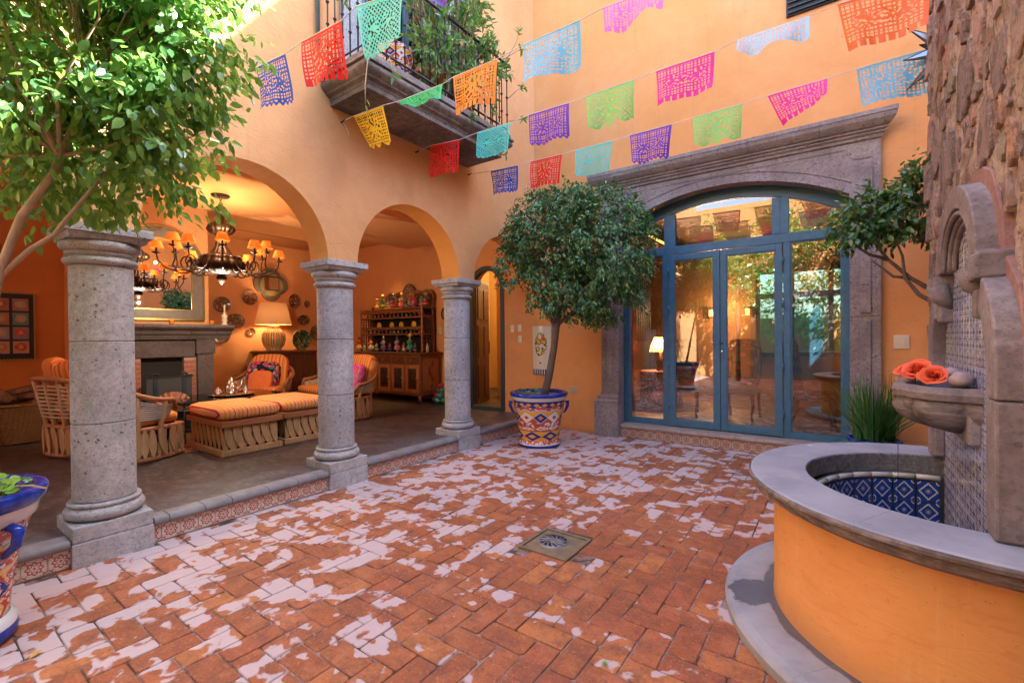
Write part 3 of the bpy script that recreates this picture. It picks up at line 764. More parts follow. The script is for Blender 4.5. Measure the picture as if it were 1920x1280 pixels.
# ------------------------------------------------------------------ stone portal round the glazed door
po = thing('stone_portal', 'brown carved stone surround with moulded cornice framing the blue glazed doors', 'door surround', (-1.32, 6.5, 0))
def jamb(x0, x1):
    # shaft with a recessed panel, moulded plinth
    MB().box(x0+.0, x1-.0, 6.50, 6.70, .66, 1.70).build('jamb_block', M_POR, po, .006); MB().box(x0, x1, 6.50, 6.70, 1.703, 2.98).build('jamb_block', M_POR, po, .006)
    MB().box(x0+.09, x1-.09, 6.482, 6.502, .72, 1.66).build('jamb_panel', M_POR, po, .008); MB().box(x0+.09, x1-.09, 6.482, 6.502, 1.74, 2.90).build('jamb_panel', M_POR, po, .008)
    e = -1 if x0 < -1.3 else 1
    a, c = (x0-.10, x1+.0) if e < 0 else (x0-.0, x1+.10)
    MB().box(a, c, 6.445, 6.70, -.03, .50).build('jamb_base', M_POR, po, .006)
    b = MB(); d = .10
    pr = [(0, .503), (0, .53), (.025, .56), (.025, .60), (.05, .625), (.055, .658)]
    for (q0, z0), (q1, z1) in zip(pr, pr[1:]):
        A = (a+q0*1.6, c-q0*.2, 6.445+q0) if e < 0 else (a+q0*.2, c-q0*1.6, 6.445+q0); B = (a+q1*1.6, c-q1*.2, 6.445+q1) if e < 0 else (a+q1*.2, c-q1*1.6, 6.445+q1)
        b.add([(A[0], A[2], z0), (A[1], A[2], z0), (A[1], 6.7, z0), (A[0], 6.7, z0), (B[0], B[2], z1), (B[1], B[2], z1), (B[1], 6.7, z1), (B[0], 6.7, z1)],
              [(0, 1, 5, 4), (1, 2, 6, 5), (3, 0, 4, 7), (4, 5, 6, 7)])
    b.build('jamb_moulding', M_POR, po)
jamb(-2.98, -2.70); jamb(.08, .36)
# voussoirs of the flat-headed arch
AX0, AX1, AZS, ARI = -2.70, .08, 3.10, .37
hw = (AX1-AX0)/2; RR = (hw*hw+ARI*ARI)/(2*ARI); ACX = (AX0+AX1)/2; ACZ = AZS+ARI-RR
def za(x, off=0): return ACZ+math.sqrt(max((RR+off)**2-(x-ACX)**2, 0))
ZTOP = 3.66
cuts_b = [-2.98, -2.18, -1.62, -1.05, -.47, .36]; cuts_t = [-2.98, -2.42, -1.72, -.95, -.22, .36]
cuts_b = [-2.98, -2.30, -1.80, -1.55, -1.07, -.84, -.40, .36]; cuts_t = [-2.98, -2.62, -2.0, -1.62, -1.02, -.64, -.05, .36]
for k in range(7):
    n = 8; P = []
    lo = []
    for q in range(n+1):
        x = cuts_b[k]+(cuts_b[k+1]-cuts_b[k])*q/n
        x = max(min(x, .36), -2.98)
        lo.append((x, za(x) if AX0 <= x <= AX1 else 2.983))
    if k == 0: lo = [(-2.98, 2.983), (AX0, 2.983)]+[p for p in [(AX0+(cuts_b[1]-AX0)*q/n, za(AX0+(cuts_b[1]-AX0)*q/n)) for q in range(n+1)]]
    if k == 6: lo = [(cuts_b[6]+(AX1-cuts_b[6])*q/n, za(cuts_b[6]+(AX1-cuts_b[6])*q/n)) for q in range(n+1)]+[(AX1, 2.983), (.36, 2.983)]
    sh = .0018
    poly = lo+[(cuts_t[k+1], ZTOP), (cuts_t[k], ZTOP)]
    cxm = sum(p[0] for p in poly)/len(poly)
    poly = [(x+(-sh if x > cxm else sh), z) for x, z in poly]
    MB().prism(poly, 'xz', 6.50, 6.70, caps=(True, False)).build('voussoir', M_POR, po)
# raised spandrel field with the scooped corner, as a thin moulding line
def moulding(pts, r=.006, name='bead_moulding', m_=None): MB().tube(pts, r, 6).build(name, m_ or M_POR, po)
for s_ in (-1, 1):
    cx = ACX; X = lambda x: cx+s_*x
    pts = [(X(0), 6.497, 3.60), (X(1.36), 6.497, 3.60)]+[(X(1.36+.13-.13*math.cos(a)), 6.497, 3.60-.13*math.sin(a)) for a in [PI/2*k/6 for k in range(7)]][:-1]
    pts += [(X(1.49), 6.497, 3.47), (X(1.60), 6.497, 3.47), (X(1.60), 6.497, 3.0)]
    moulding(pts)
moulding([(x, 6.497, za(x, .115)) for x in [AX0-.02+(AX1-AX0+.04)*k/30 for k in range(31)]], .007)
# cornice: moulded profile in blocks
prof = [(6.50, 3.663), (6.478, 3.672), (6.470, 3.70), (6.445, 3.715), (6.445, 3.728), (6.455, 3.732), (6.425, 3.748), (6.425, 3.765), (6.400, 3.775), (6.372, 3.80), (6.345, 3.83), (6.335, 3.86), (6.335, 3.875), (6.325, 3.878), (6.325, 3.925), (6.60, 3.93), (6.60, 3.663)]
cb = [-3.10, -2.72, -2.24, -1.60, -.93, -.20, .50]
for k in range(6):
    def sec(x, end):
        o_ = []
        for yy, zz in prof:
            ext = (6.50-yy) if end else 0
            o_.append((x+end*ext*.8, yy, zz))
        return o_
    e0 = -1 if k == 0 else 0; e1 = 1 if k == 5 else 0
    x0 = cb[k] + (.02 if e0 else .0015) + (.1 if e0 else 0); x1 = cb[k+1]-(.02 if e1 else .0015) - (.12 if e1 else 0)
    A = sec(x0, e0); B = sec(x1, e1); n = len(A)
    MB().add(A+B, [(i, (i+1) % n, n+(i+1) % n, n+i)[::-1] for i in range(n)]+[tuple(range(n)), tuple(range(n, 2*n))[::-1]]).build('cornice_block', M_POR, po)
# threshold step with tiles
ds = thing('door_step', 'tiled step with a rounded stone lip running below the blue glazed doors', 'step', (-1.3, 6.6, 0))
MB().box(-2.698, 2.4, 6.567, 7.3, -.03, .155).build('step_core', M_NOSE2, ds); MB().box(-2.69, .075, 6.62, 6.80, .157, .192).build('threshold_slab', M_NOSE2, ds)
tB = tilemesh(M_TBRN, .119, .124, .012, 'y'); x = -2.690
while x < 2.3:
    link_mesh('tile', tB, ds, (x, 6.553+random.uniform(-.001, .001), .006)); x += .1265
xs = [-2.695]
while xs[-1] < 2.2: xs.append(xs[-1]+random.choice([.3, .36, .42]))
for a, c in zip(xs, xs[1:]):
    pr = [(6.65, .134)]+[(6.553-.028*math.sin(q), .163-.030*math.cos(q)) for q in [PI*k/8 for k in range(9)]]+[(6.65, .193)]
    mb = MB(); n = len(pr); mb.add([(a+.001, p, q) for p, q in pr]+[(c-.001, p, q) for p, q in pr], [(i, (i+1) % n, n+(i+1) % n, n+i) for i in range(n)]+[tuple(range(n))[::-1], tuple(range(n, 2*n))])
    mb.build('lip_stone', M_NOSE2, ds, .003, 1)

# ------------------------------------------------------------------ blue glazed door
gd = thing('glazed_door', 'blue steel double door with side lights and an arched fanlight in the stone portal', 'door', (-1.32, 6.82, .19))
YG = 6.80
def zi(x, inset): return ACZ+math.sqrt(max((RR-inset)**2-(x-ACX)**2, 0))
b = MB()   # outer frame
b.box(-2.74, -2.635, YG-.03, YG+.05, .193, 3.09); b.box(-.02+.03, .115, YG-.03, YG+.05, .193, 3.09)
b.box(-2.634, .009, YG-.03, YG+.05, .193, .262)
n = 30; xs = [-2.74+(.115+2.74)*k/n for k in range(n+1)]
for k in range(n):
    a, c = xs[k], xs[k+1]; lo0, lo1 = max(zi(a, .125), 2.9), max(zi(c, .125), 2.9)
    b.add([(a, YG-.031, lo0), (c, YG-.031, lo1), (c, YG-.031, zi(c, -.06)), (a, YG-.031, zi(a, -.06)), (a, YG+.05, lo0), (c, YG+.05, lo1)], [(0, 1, 2, 3), (0, 4, 5, 1)])
b.build('outer_frame', M_BLUE, gd, .004)
MB().box(-2.634, .009, YG-.035, YG+.05, 2.675, 2.79).build('transom', M_BLUE, gd, .005)
for a, c in ((-2.115, -2.035), (-.60, -.52)):
    MB().box(a, c, YG-.033, YG+.05, .263, 2.674).build('mullion', M_BLUE, gd, .004)
for a, c in ((-.725, -.535), (-2.10, -1.94)):
    MB().box(a, c, YG-.033, YG+.05, 2.791, zi((a+c)/2, .125)).build('mullion', M_BLUE, gd, .004)
MB().box(-.632, -.628, YG-.036, YG-.032, 2.80, 3.28).build('mullion_joint', M_IRON, gd)
def leaf(x0, x1, nm, y=YG-.045):
    s_ = MB(); t_ = .078
    s_.box(x0, x0+t_, y-.012, y+.04, .21, 2.665); s_.box(x1-t_, x1, y-.012, y+.04, .21, 2.665)
    s_.box(x0+t_, x1-t_, y-.011, y+.04, .21, .30); s_.box(x0+t_, x1-t_, y-.011, y+.04, 2.585, 2.665)
    o = s_.build(nm, M_BLUE, gd, .004)
    MB().box(x0+t_, x1-t_, y+.012, y+.018, .30, 2.585).build('glass_pane', M_GLASS, o)
    bd = MB()
    for a, c, d, e in ((x0+t_, x0+t_+.012, .30, 2.585), (x1-t_-.012, x1-t_, .30, 2.585), (x0+t_+.012, x1-t_-.012, .30, .312), (x0+t_+.012, x1-t_-.012, 2.573, 2.585)): bd.box(a, c, y-.004, y+.010, d, e)
    bd.build('glazing_bead', M_BLUE, o); return o
L1 = leaf(-2.030, -1.345, 'door_leaf'); L2 = leaf(-1.338, -.606, 'door_leaf')
for x0, x1 in ((-2.634, -2.116), (-.519, .009)):
    MB().box(x0, x1, YG+.0, YG+.006, .263, 2.674).build('glass_pane', M_GLASS, gd)
    bd = MB()
    for a, c, d, e in ((x0, x0+.016, .263, 2.674), (x1-.016, x1, .263, 2.674), (x0+.016, x1-.016, .263, .280), (x0+.016, x1-.016, 2.658, 2.674)): bd.box(a, c, YG-.018, YG-.002, d, e)
    bd.build('glazing_bead', M_BLUE, gd)
for x0, x1 in ((-1.939, -.726), (-.534, .009), (-2.634, -2.101)):
    mb = MB(); q = 12; xx = [x0+(x1-x0)*k/q for k in range(q+1)]
    v = [(x, YG+.0, 2.79) for x in xx]+[(x, YG+.0, zi(x, .11)) for x in xx]
    mb.add(v, [(k, k+1, q+2+k, q+1+k) for k in range(q)]); mb.build('fanlight_pane', M_GLASS, gd)
MB().box(-1.3435, -1.3395, YG-.05, YG-.03, .21, 2.665).build('meeting_gap', M_IRON, gd)
MB().box(-1.332, -1.30, YG-.066, YG-.058, 1.20, 1.52).build('lock_plate', M_BLUE, L2, .003)
MB().tube([(-1.316, YG-.06, 1.40), (-1.316, YG-.11, 1.40), (-1.35, YG-.115, 1.405), (-1.41, YG-.11, 1.39), (-1.45, YG-.10, 1.405)], .009, 8).build('handle', M_BLUE, L2)
MB().lathe([(0, 0), (.014, .002), (.014, .03), (0, .03)], (-1.316, YG-.07, 1.27), 10).build('lock_cylinder', M_SILVER, L2)
for hx in (-2.033, -.602):
    for z in (.45, 1.05, 1.85, 2.40): MB().lathe([(.012, z), (.012, z+.09)], (hx, YG-.065, 0), 10).build('hinge', M_BLUE, gd)

# ------------------------------------------------------------------ dining room behind the glass
dn = thing('dining_room', 'dark panelled dining room seen through the blue glazed doors', 'room', (-.5, 9, 0))
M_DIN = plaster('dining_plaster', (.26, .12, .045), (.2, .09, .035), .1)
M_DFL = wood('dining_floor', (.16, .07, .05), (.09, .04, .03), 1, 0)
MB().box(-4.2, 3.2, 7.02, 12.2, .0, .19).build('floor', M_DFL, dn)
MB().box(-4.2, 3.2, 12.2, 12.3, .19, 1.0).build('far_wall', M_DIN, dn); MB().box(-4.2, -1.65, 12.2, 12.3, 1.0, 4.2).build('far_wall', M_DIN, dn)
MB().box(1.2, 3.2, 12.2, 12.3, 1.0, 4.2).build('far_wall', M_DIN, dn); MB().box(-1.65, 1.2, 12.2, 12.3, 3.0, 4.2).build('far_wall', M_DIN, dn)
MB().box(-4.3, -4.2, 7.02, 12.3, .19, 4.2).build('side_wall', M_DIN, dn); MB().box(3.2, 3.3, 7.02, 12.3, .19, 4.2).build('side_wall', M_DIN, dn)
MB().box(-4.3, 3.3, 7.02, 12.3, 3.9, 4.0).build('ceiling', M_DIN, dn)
MB().box(-4.0, -3.0, 7.1, 12.1, 3.35, 3.40).build('cove_shelf', M_DWOOD, dn)
M_COVE = Mat('cove_light').color((.8, .5, .1)).emit((1, .55, .08), .35).m
MB().box(-3.02, -2.98, 7.2, 12.0, 3.42, 3.45).build('cove_strip', M_COVE, dn)
wi = thing('garden_window', 'dark mullioned window at the far side of the dining room, bright greenery outside', 'window', (-.2, 12.2, 1))
b = MB()
for x in (-1.64, -.95, -.22, .48, 1.13): b.box(x, x+.09, 12.14, 12.22, 1.0, 3.0)
b.box(-1.64, 1.22, 12.13, 12.21, 1.0, 1.1); b.box(-1.64, 1.22, 12.13, 12.21, 2.35, 2.47); b.box(-1.64, 1.22, 12.13, 12.21, 2.92, 3.0)
b.build('frame', M_IRON, wi); MB().box(-1.60, 1.18, 12.17, 12.175, 1.1, 2.95).build('dimming_pane', glass('dimming_glass', 1.5, (.42, .48, .44)), wi)  # pane added to dim the bright view out to the garden
tag(MB().box(-3, 3, 15.2, 15.3, 0, 2.0).build('garden_wall', M_WALL), 'orange garden wall beyond the dining room window', 'wall')
def armchair(loc, rz, mb_, ms, label):
    t = thing('dining_chair', label, 'chair', (0, 0, 0))
    MB().pad((0, 0, .46), (.52, .50, .14)).build('seat', ms, t); MB().pad((0, .24, .86), (.52, .12, .80), (R(-6), 0, 0)).build('backrest', mb_, t)
    for sx in (-1, 1):
        MB().tube([(sx*.22, -.20, .42), (sx*.235, -.22, .22), (sx*.21, -.20, .10), (sx*.23, -.24, 0)], [.030, .024, .017, .022], 8).build('leg', M_DWOOD, t)
        MB().tube([(sx*.22, .22, .42), (sx*.22, .26, .22), (sx*.22, .34, 0)], [.028, .022, .02], 8).build('leg', M_DWOOD, t)
    return place(t, loc, rz)
M_ZIG = Mat('zigzag_fabric', .9, .1); _u = M_ZIG.xyz(M_ZIG.coord('UV')); _t = (_u[1]*14+((_u[0]*30).fract()-.5).abs()*1.2).fract()
M_ZIG.color(M_ZIG.ramp(_t, [(0, (.45, .02, .10)), (.35, (.75, .10, .25)), (.5, (.08, .02, .06)), (.62, (.80, .45, .35)), (.75, (.35, .015, .09))], 'CONSTANT')); M_ZIG = M_ZIG.m
M_VIO = floral('violet_fabric', (.09, .05, .50), 60)
armchair((-2.15, 7.85, .19), R(12), M_FLORG, M_CREAM, 'dining chair with green and red flower embroidery on its back, beside the lamp table')
armchair((-1.30, 7.95, .19), R(-4), M_FLORD, M_CREAM, 'dining chair with dark embroidered back in the middle of the room')
armchair((-.30, 7.72, .19), R(98), M_ZIG, M_VIO, 'dining chair with pink zigzag back and violet seat, at the right by the sideboard')
sb = thing('sideboard', 'long cream sideboard with dark top below the garden window', 'sideboard', (.2, 10.2, .19))
MB().box(-.95, 1.5, 9.8, 10.4, .19, 1.12).build('cabinet', M_CREAM, sb, .01); MB().box(-1.0, 1.55, 9.76, 10.44, 1.122, 1.19).build('top', M_DWOOD, sb, .006)
rv = thing('red_vase', 'small red vase standing on the dark top of the cream sideboard', 'vase', (-.85, 9.95, 1.19)); MB().lathe([(.05, 1.192), (.10, 1.26), (.08, 1.38), (.05, 1.42), (.07, 1.45)], (-.85, 9.95, 0), 16).build('body', plain('red_glaze', (.5, .02, .01), .2), rv)
lt = thing('round_table', 'round side table under a patterned cloth, behind the left door leaf', 'table', (-2.75, 8.6, .19))
MB().lathe([(.40, .20), (.37, .5), (.36, .85), (.36, .86), (0, .86)], (-2.75, 8.6, 0), 28).build('cloth', floral('cloth_pattern', (.08, .07, .05), 40), lt)
dl = thing('dining_lamp', 'lamp with orange shade on the round table inside the dining room', 'lamp', (-2.75, 8.6, .862))
MB().lathe([(.08, .862), (.05, .92), (.09, 1.02), (.03, 1.15), (.015, 1.25)], (-2.75, 8.6, 0), 16).build('base', M_BRONZE, dl)
M_SHADE = Mat('lit_lampshade', .9, .1).color((.75, .30, .08)).emit((1, .33, .05), .10); M_SHADE.trans(.5, (.9, .4, .1)); M_SHADE = M_SHADE.m
MB().lathe([(.20, 1.22), (.11, 1.48)], (-2.75, 8.6, 0), 24, cap=False).build('shade', M_SHADE, dl)
point_light('dining_lamp_bulb', (-2.75, 8.6, 1.36), 22, (1, .55, .22), .06)
bc = thing('tall_bookcase', 'tall dark bookcase with upright bars beside the dining room lamp', 'bookcase', (-3.6, 9.4, .19))
MB().box(-3.95, -3.4, 9.0, 9.9, .19, 2.9).build('case', M_DWOOD, bc, .01)
for k in range(7): MB().box(-3.39, -3.37, 9.05+k*.13, 9.09+k*.13, 1.4, 2.75).build('bar', M_BRONZE, bc)
for lx, ly, q in ((-2.6, 12.1, 'left of the garden window'), (-1.8, 12.12, 'nearest the garden window frame')):
    w_ = thing('wall_sconce', 'small lit lantern sconce on the dining room wall, '+q, 'wall lamp', (lx, ly, 2.0)); MB().box(lx-.045, lx+.045, ly-.09, ly-.01, 1.98, 2.14).build('lantern', Mat('lit_lantern').color((.8, .5, .2)).emit((1, .5, .1), .22).m, w_)
    MB().box(lx-.06, lx+.06, ly-.11, ly+.0, 2.142, 2.18).build('cap', M_IRON, w_)
point_light('sconce_glow', (-2.3, 11.7, 2.1), 16, (1, .6, .25), .1)

# ------------------------------------------------------------------ gallery interior walls
iw = thing('gallery_room', 'deep ochre painted sitting room behind the arcade', 'room', (-7.5, 3, 0))
XW = -10.2; ZC = 3.76
MB().box(XW-.1, XW, -3.6, 7.25, .0, 3.9).build('far_wall', M_IN, iw)
MB().box(XW, -5.951, 7.15, 7.25, .0, 3.9).build('hutch_wall', M_IN, iw)
MB().box(XW-.1, -4.52, -3.6, 7.25, ZC, 3.9).build('ceiling', M_IN, iw)
MB().box(-7.35, -5.55, -3.6, 6.56, 3.35, ZC-.002).build('ceiling_beam', M_IN, iw, .05)
MB().box(XW+.002, -8.05, 1.83, 3.10, .19, ZC-.003).build('chimney_breast', M_IN, iw, .01)
b = MB()
for k in range(9):
    a = PI/2*k/8; b.tube([(XW+.16-.16*math.sin(a), -3, ZC-.16+.16*math.cos(a)-.01), (XW+.16-.16*math.sin(a), 7.1, ZC-.16+.16*math.cos(a)-.01)], .02, 5)
b.build('cove', M_IN, iw)

# ------------------------------------------------------------------ fireplace
fp = thing('stone_fireplace', 'brown stone fireplace with moulded mantel shelf and brick lined hearth', 'fireplace', (-7.95, 2.46, .19))
b = MB(); CY = 2.46
for s_ in (-1, 1): 
    MB().box(-8.06, -7.90, CY+s_*.42 if s_ > 0 else CY-.64, CY+.64 if s_ > 0 else CY-.42, .19, 1.30).build('jamb', M_MAN, fp, .008)
    MB().box(-8.06, -7.88, CY+s_*.40 if s_ > 0 else CY-.66, CY+.66 if s_ > 0 else CY-.40, 1.302, 1.52).build('jamb_cap', M_MAN, fp, .008)
MB().box(-8.06, -7.93, CY-.40, CY+.40, 1.26, 1.518).build('lintel', M_MAN, fp, .006)
pr = [(-7.86, 1.522), (-7.86, 1.545), (-7.84, 1.55), (-7.84, 1.57), (-7.80, 1.60), (-7.78, 1.64), (-7.70, 1.68), (-7.68, 1.70), (-7.68, 1.735), (-8.06, 1.735), (-8.06, 1.522)]
for y0, y1 in ((CY-.86, CY-.30), (CY-.298, CY+.30), (CY+.302, CY+.86)):
    mb = MB(); mb.prism(pr, 'xz', y0, y1); mb.build('mantel_stone', M_MAN, fp, .004)
MB().box(-8.06, -7.55, CY-.75, CY+.75, .187, .225).build('hearth_slab', M_MAN, fp, .006)
M_FB = plain('fire_brick', (.42, .16, .10), .9, .2, 0, .3, .5); M_FM = plain('fire_mortar', (.42, .33, .30), .95, .1, 0, .25, .5)
MB().box(-8.052, -8.045, CY-.42, CY+.42, .22, 1.27).build('firebox_back', M_BLACK, fp)
for s_ in (-1, 1):
    y0, y1 = (CY+.26, CY+.419) if s_ > 0 else (CY-.419, CY-.26)
    MB().box(-8.044, -7.955, y0, y1, .226, 1.255).build('brick_bed', M_FM, fp)
    z = .235; r_ = 0
    while z < 1.2:
        for q in range(2 if r_ % 2 else 1):
            a = y0+.004+(q*.078 if r_ % 2 else 0); c = (a+.072) if r_ % 2 else y1-.004
            MB().box(-7.965, -7.945, a, c, z, z+.052).build('brick', M_FB, fp, .004, 1)
        z += .066; r_ += 1
sc_ = thing('fire_screen', 'dark iron fire screen with two ring topped posts in front of the hearth', 'fire screen', (-7.72, 2.46, .225))
MB().box(-7.71, -7.70, CY-.27, CY+.27, .27, .98).build('mesh_panel', plain('screen_mesh', (.05, .055, .06), .7), sc_)
MB().box(-7.725, -7.695, CY-.28, CY+.28, .975, 1.01).build('top_bar', M_IRON, sc_)
for s_ in (-.17, .17):
    MB().box(-7.74, -7.69, CY+s_-.025, CY+s_+.025, .225, .97).build('post', plain('blue_iron', (.04, .07, .12), .4, .5, .5), sc_)
    MB().tube([(-7.715, CY+s_+.045*math.cos(a), 1.0+.045*math.sin(a)) for a in [2*PI*k/14 for k in range(15)]], .016, 6).build('ring', M_IRON, sc_)
lg = thing('firewood', 'split log standing upright behind the iron fire screen', 'firewood', (-7.85, 2.46, .225)); MB().obox((-7.80, 2.47, .55), (.10, .13, .60), (0, .05, .1), jit=.012).build('log', M_CEDARB, lg, .01)

# mirror over the mantel
mi_ = thing('arched_mirror', 'large gilt and grey framed mirror with arched head above the mantel', 'mirror', (-8.03, 2.46, 1.8))
CM = 2.46
def archpoly(hw_, z0, zs, n=20, shoulder=0):
    p = [(CM-hw_, z0), (CM+hw_, z0), (CM+hw_, zs)]
    if shoulder: p += [(CM+hw_-shoulder, zs)]
    rr2 = hw_-shoulder
    p += [(CM+rr2*math.cos(PI*k/n), zs+rr2*math.sin(PI*k/n)) for k in range(1 if not shoulder else 1, n)]
    if shoulder: p += [(CM-hw_+shoulder, zs)]
    p += [(CM-hw_, zs)]; return p
M_GILT = plain('gilt', (.42, .27, .08), .32, .5, .85, .2); M_GFR = plain('grey_frame', (.16, .14, .11), .5, .5, .1, .25)
def ring_frame(o_, i_, x0, x1, nm, mt):
    n = len(o_); v = [(x1, a, c) for a, c in o_]+[(x1, a, c) for a, c in i_]+[(x0, a, c) for a, c in o_]+[(x0, a, c) for a, c in i_]
    f = []
    for k in range(n):
        k2 = (k+1) % n
        f += [(k, k2, n+k2, n+k), (2*n+k, 2*n+k2, k2, k), (n+k, n+k2, 3*n+k2, 3*n+k)]
    MB().add(v, f).build(nm, mt, mi_)
O0 = archpoly(.56, 1.80, 2.62); O1 = archpoly(.535, 1.825, 2.62); O2 = archpoly(.40, 1.95, 2.60); O3 = archpoly(.385, 1.965, 2.60)
ring_frame(O0, O1, -8.045, -7.985, 'gilt_edge', M_GILT); ring_frame(O1, O2, -8.045, -7.995, 'grey_moulding', M_GFR); ring_frame(O2, O3, -8.045, -7.99, 'gilt_bead', M_GILT)
MB().add([(-8.0, a, c) for a, c in O3], [tuple(range(len(O3)))]).build('mirror_glass', M_MIRROR, mi_)
for yy, q in ((2.52, 'below the middle of the mirror'), (3.04, 'at the right below the mirror corner')):
    t = thing('votive_cup', 'small amber votive cup on the mantel '+q, 'candle cup', (-7.8, yy, 1.736)); MB().lathe([(.028, 1.737), (.034, 1.80), (.034, 1.80), (.028, 1.80), (.024, 1.745)], (-7.8, yy, 0), 14).build('cup', plain('amber_glass', (.8, .25, .02), .2), t)
t = thing('candlestick', 'white figured candlestick holding a candle at the right end of the mantel', 'candlestick', (-7.8, 3.22, 1.736))
MB().lathe([(.05, 1.737), (.05, 1.75), (.025, 1.77), (.045, 1.80), (.035, 1.85), (.05, 1.88), (.02, 1.91), (.03, 1.93)], (-7.8, 3.22, 0), 14).build('holder', plain('white_pottery', (.62, .50, .36), .4), t)
MB().lathe([(.012, 1.93), (.012, 2.05), (0, 2.055)], (-7.8, 3.22, 0), 10).build('candle', plain('wax', (.75, .68, .5), .6), t)

# ------------------------------------------------------------------ plates and wall decorations
def plate_mat(name, bgc, c1, c2):
    M = Mat(name, .22, .5); u = M.coord('UV'); w = M.coord('World'); v = M.xyz(u)[1]
    n = M.noise(w, 13, 3, .6, 1.5); c = M.mix(n.gt(.54), bgc, c1); c = M.mix(M.noise(w, 23, 2, .5, 1).gt(.60), c, c2)
    c = M.mix((v.gt(.84)), c, tuple(x*.4 for x in bgc)); c = M.mix((v-.70).abs().lt(.03), c, c2); M.color(c); return M.m
PM = [plate_mat('plate_cream', (.22, .10, .035), (.42, .33, .22), (.06, .10, .16)), plate_mat('plate_dark', (.10, .035, .015), (.32, .12, .04), (.30, .25, .16)), plate_mat('plate_green', (.02, .05, .03), (.08, .22, .08), (.45, .30, .12))]
PL = [(4.15, 2.22, .165, .16, 0, 'oval plate with a bird, left of the round mirror and highest on the left'), (4.69, 2.39, .16, .155, 1, 'dark plate with a bird, below the arms of the chandelier'), (4.39, 1.90, .19, .145, 0, 'oval cream plate in the middle of the wall, right of the candlestick'),
      (4.13, 1.60, .165, .165, 0, 'blue and cream plate next to the mantel end'), (4.71, 1.67, .085, .085, 1, 'tiny brown plate left of the big table lamp'), (5.67, 2.38, .145, .17, 1, 'brown plate just above the right edge of the lampshade'),
      (5.97, 2.33, .075, .085, 1, 'tiny dark plate high near the middle column'), (5.88, 1.95, .155, .125, 1, 'oval brown plate right of the lampshade'), (6.17, 1.66, .13, .17, 0, 'brown plate partly hidden by the middle column'), (6.9, 2.25, .15, .17, 1, 'brown plate in the room corner, upper of two'), (6.9, 1.72, .15, .17, 1, 'brown plate in the room corner, lower of two')]
for yy, zz, ry, rz_, k, lb in PL:
    t = thing('wall_plate', lb, 'plate', (XW, yy, zz), 'painted plates hung on the ochre wall')
    mb = MB(); mb.lathe([(0, .018), (.55, .014), (.72, .03), (1, .05), (1, .05), (.98, .035), (.6, .0)], (0, 0, 0), 28, cap=False)
    mb.v = [(XW+.004+z*.9, yy+x*ry, zz+y_*rz_) for x, y_, z in mb.v]; mb.build('dish', PM[k], t)
def clover(r0, n=48): return [((r0*(.80+.22*abs(math.cos(2*a))**.8))*math.cos(a) if True else 0, (r0*(.80+.22*abs(math.cos(2*a))**.8))*math.sin(a)) for a in [2*PI*k/n for k in range(n)]]
qm = thing('quatrefoil_mirror', 'lobed stone framed wall mirror with a square glass, above the table lamp', 'mirror', (XW, 5.14, 2.71))
MB().prism([(5.14+a, 2.71+c) for a, c in clover(.36)], 'yz', XW+.002, XW+.05).build('frame', M_GFR, qm, .01); MB().prism([(5.14+a, 2.71+c) for a, c in clover(.26)], 'yz', XW+.052, XW+.075).build('inner_frame', plain('olive_frame', (.22, .17, .08), .5), qm, .01)
MB().box(XW+.078, XW+.083, 5.00, 5.28, 2.60, 2.86).build('mirror_glass', M_MIRROR, qm); MB().box(XW+.0765, XW+.0785, 4.98, 5.30, 2.575, 2.885).build('glass_border', M_BLACK, qm)

# framed card collection at the far left
pc = thing('framed_cards', 'large black framed collection of small picture cards with a black and white checked edge', 'picture', (XW, 1.0, 1.73))
MB().box(XW+.002, XW+.03, .42, 1.50, 1.23, 2.25).build('backing', plain('navy_board', (.02, .028, .05), .4), pc)
b = MB(); wq = MB()
M_CHK = Mat('checked_edge', .5); ww = M_CHK.xyz(M_CHK.coord('World')); M_CHK.color(M_CHK.mix(((ww[1]+ww[2])/.035).fract().gt(.5), (.02, .02, .02), (.72, .62, .40))); M_CHK = M_CHK.m
for a, c, d, e in ((.42, 1.50, 2.232, 2.25), (.42, 1.50, 1.23, 1.248), (.42, .438, 1.248, 2.232), (1.482, 1.50, 1.248, 2.232)): b.box(XW+.03, XW+.045, a, c, d, e)
b.build('checked_frame', M_CHK, pc)
rng = random.Random(3)
for i in range(5):
    for j in range(4):
        y0 = 1.26-i*.205; z0 = 1.33+j*.215
        cc = rng.choice([(.30, .36, .75), (.55, .46, .52), (.40, .26, .3), (.14, .38, .58)])
        o = MB().box(XW+.030, XW+.036, y0, y0+.17, z0, z0+.185).build('card', plain('card_ground', cc, .3), pc)
        sh = MB(); c2 = rng.choice([(.62, .24, .05), (.60, .10, .07), (.5, .5, .5), (.55, .38, .2)])
        sh.prism([(y0+.085+(.055+.02*rng.random())*math.cos(a), z0+.10+(.05+.025*rng.random())*math.sin(a)) for a in [2*PI*k/9+.2 for k in range(9)]], 'yz', XW+.0365, XW+.039)
        sh.build('figure', plain('card_figure', c2, .3), o)
        MB().prism([(y0+.06, z0+.07), (y0+.11, z0+.075), (y0+.10, z0+.13), (y0+.065, z0+.125)], 'yz', XW+.0395, XW+.041).build('figure_detail', plain('card_detail', (.60, .58, .52), .3), o)
co_ = thing('carved_corbel', 'dark carved stone ornament on the ochre wall high at the far left', 'wall ornament', (XW, .95, 2.7))
rng = random.Random(5)
MB().box(XW+.002, XW+.10, .55, 1.12, 2.78, 2.98).build('shelf_block', M_MAN, co_, .02); b = MB(); b.lathe([(.03, 2.35), (.12, 2.45), (.15, 2.6), (.24, 2.72), (.26, 2.778)], (XW+.01, .98, 0), 12, -PI/2, PI/2)
b.build('carved_body', M_MAN, co_)
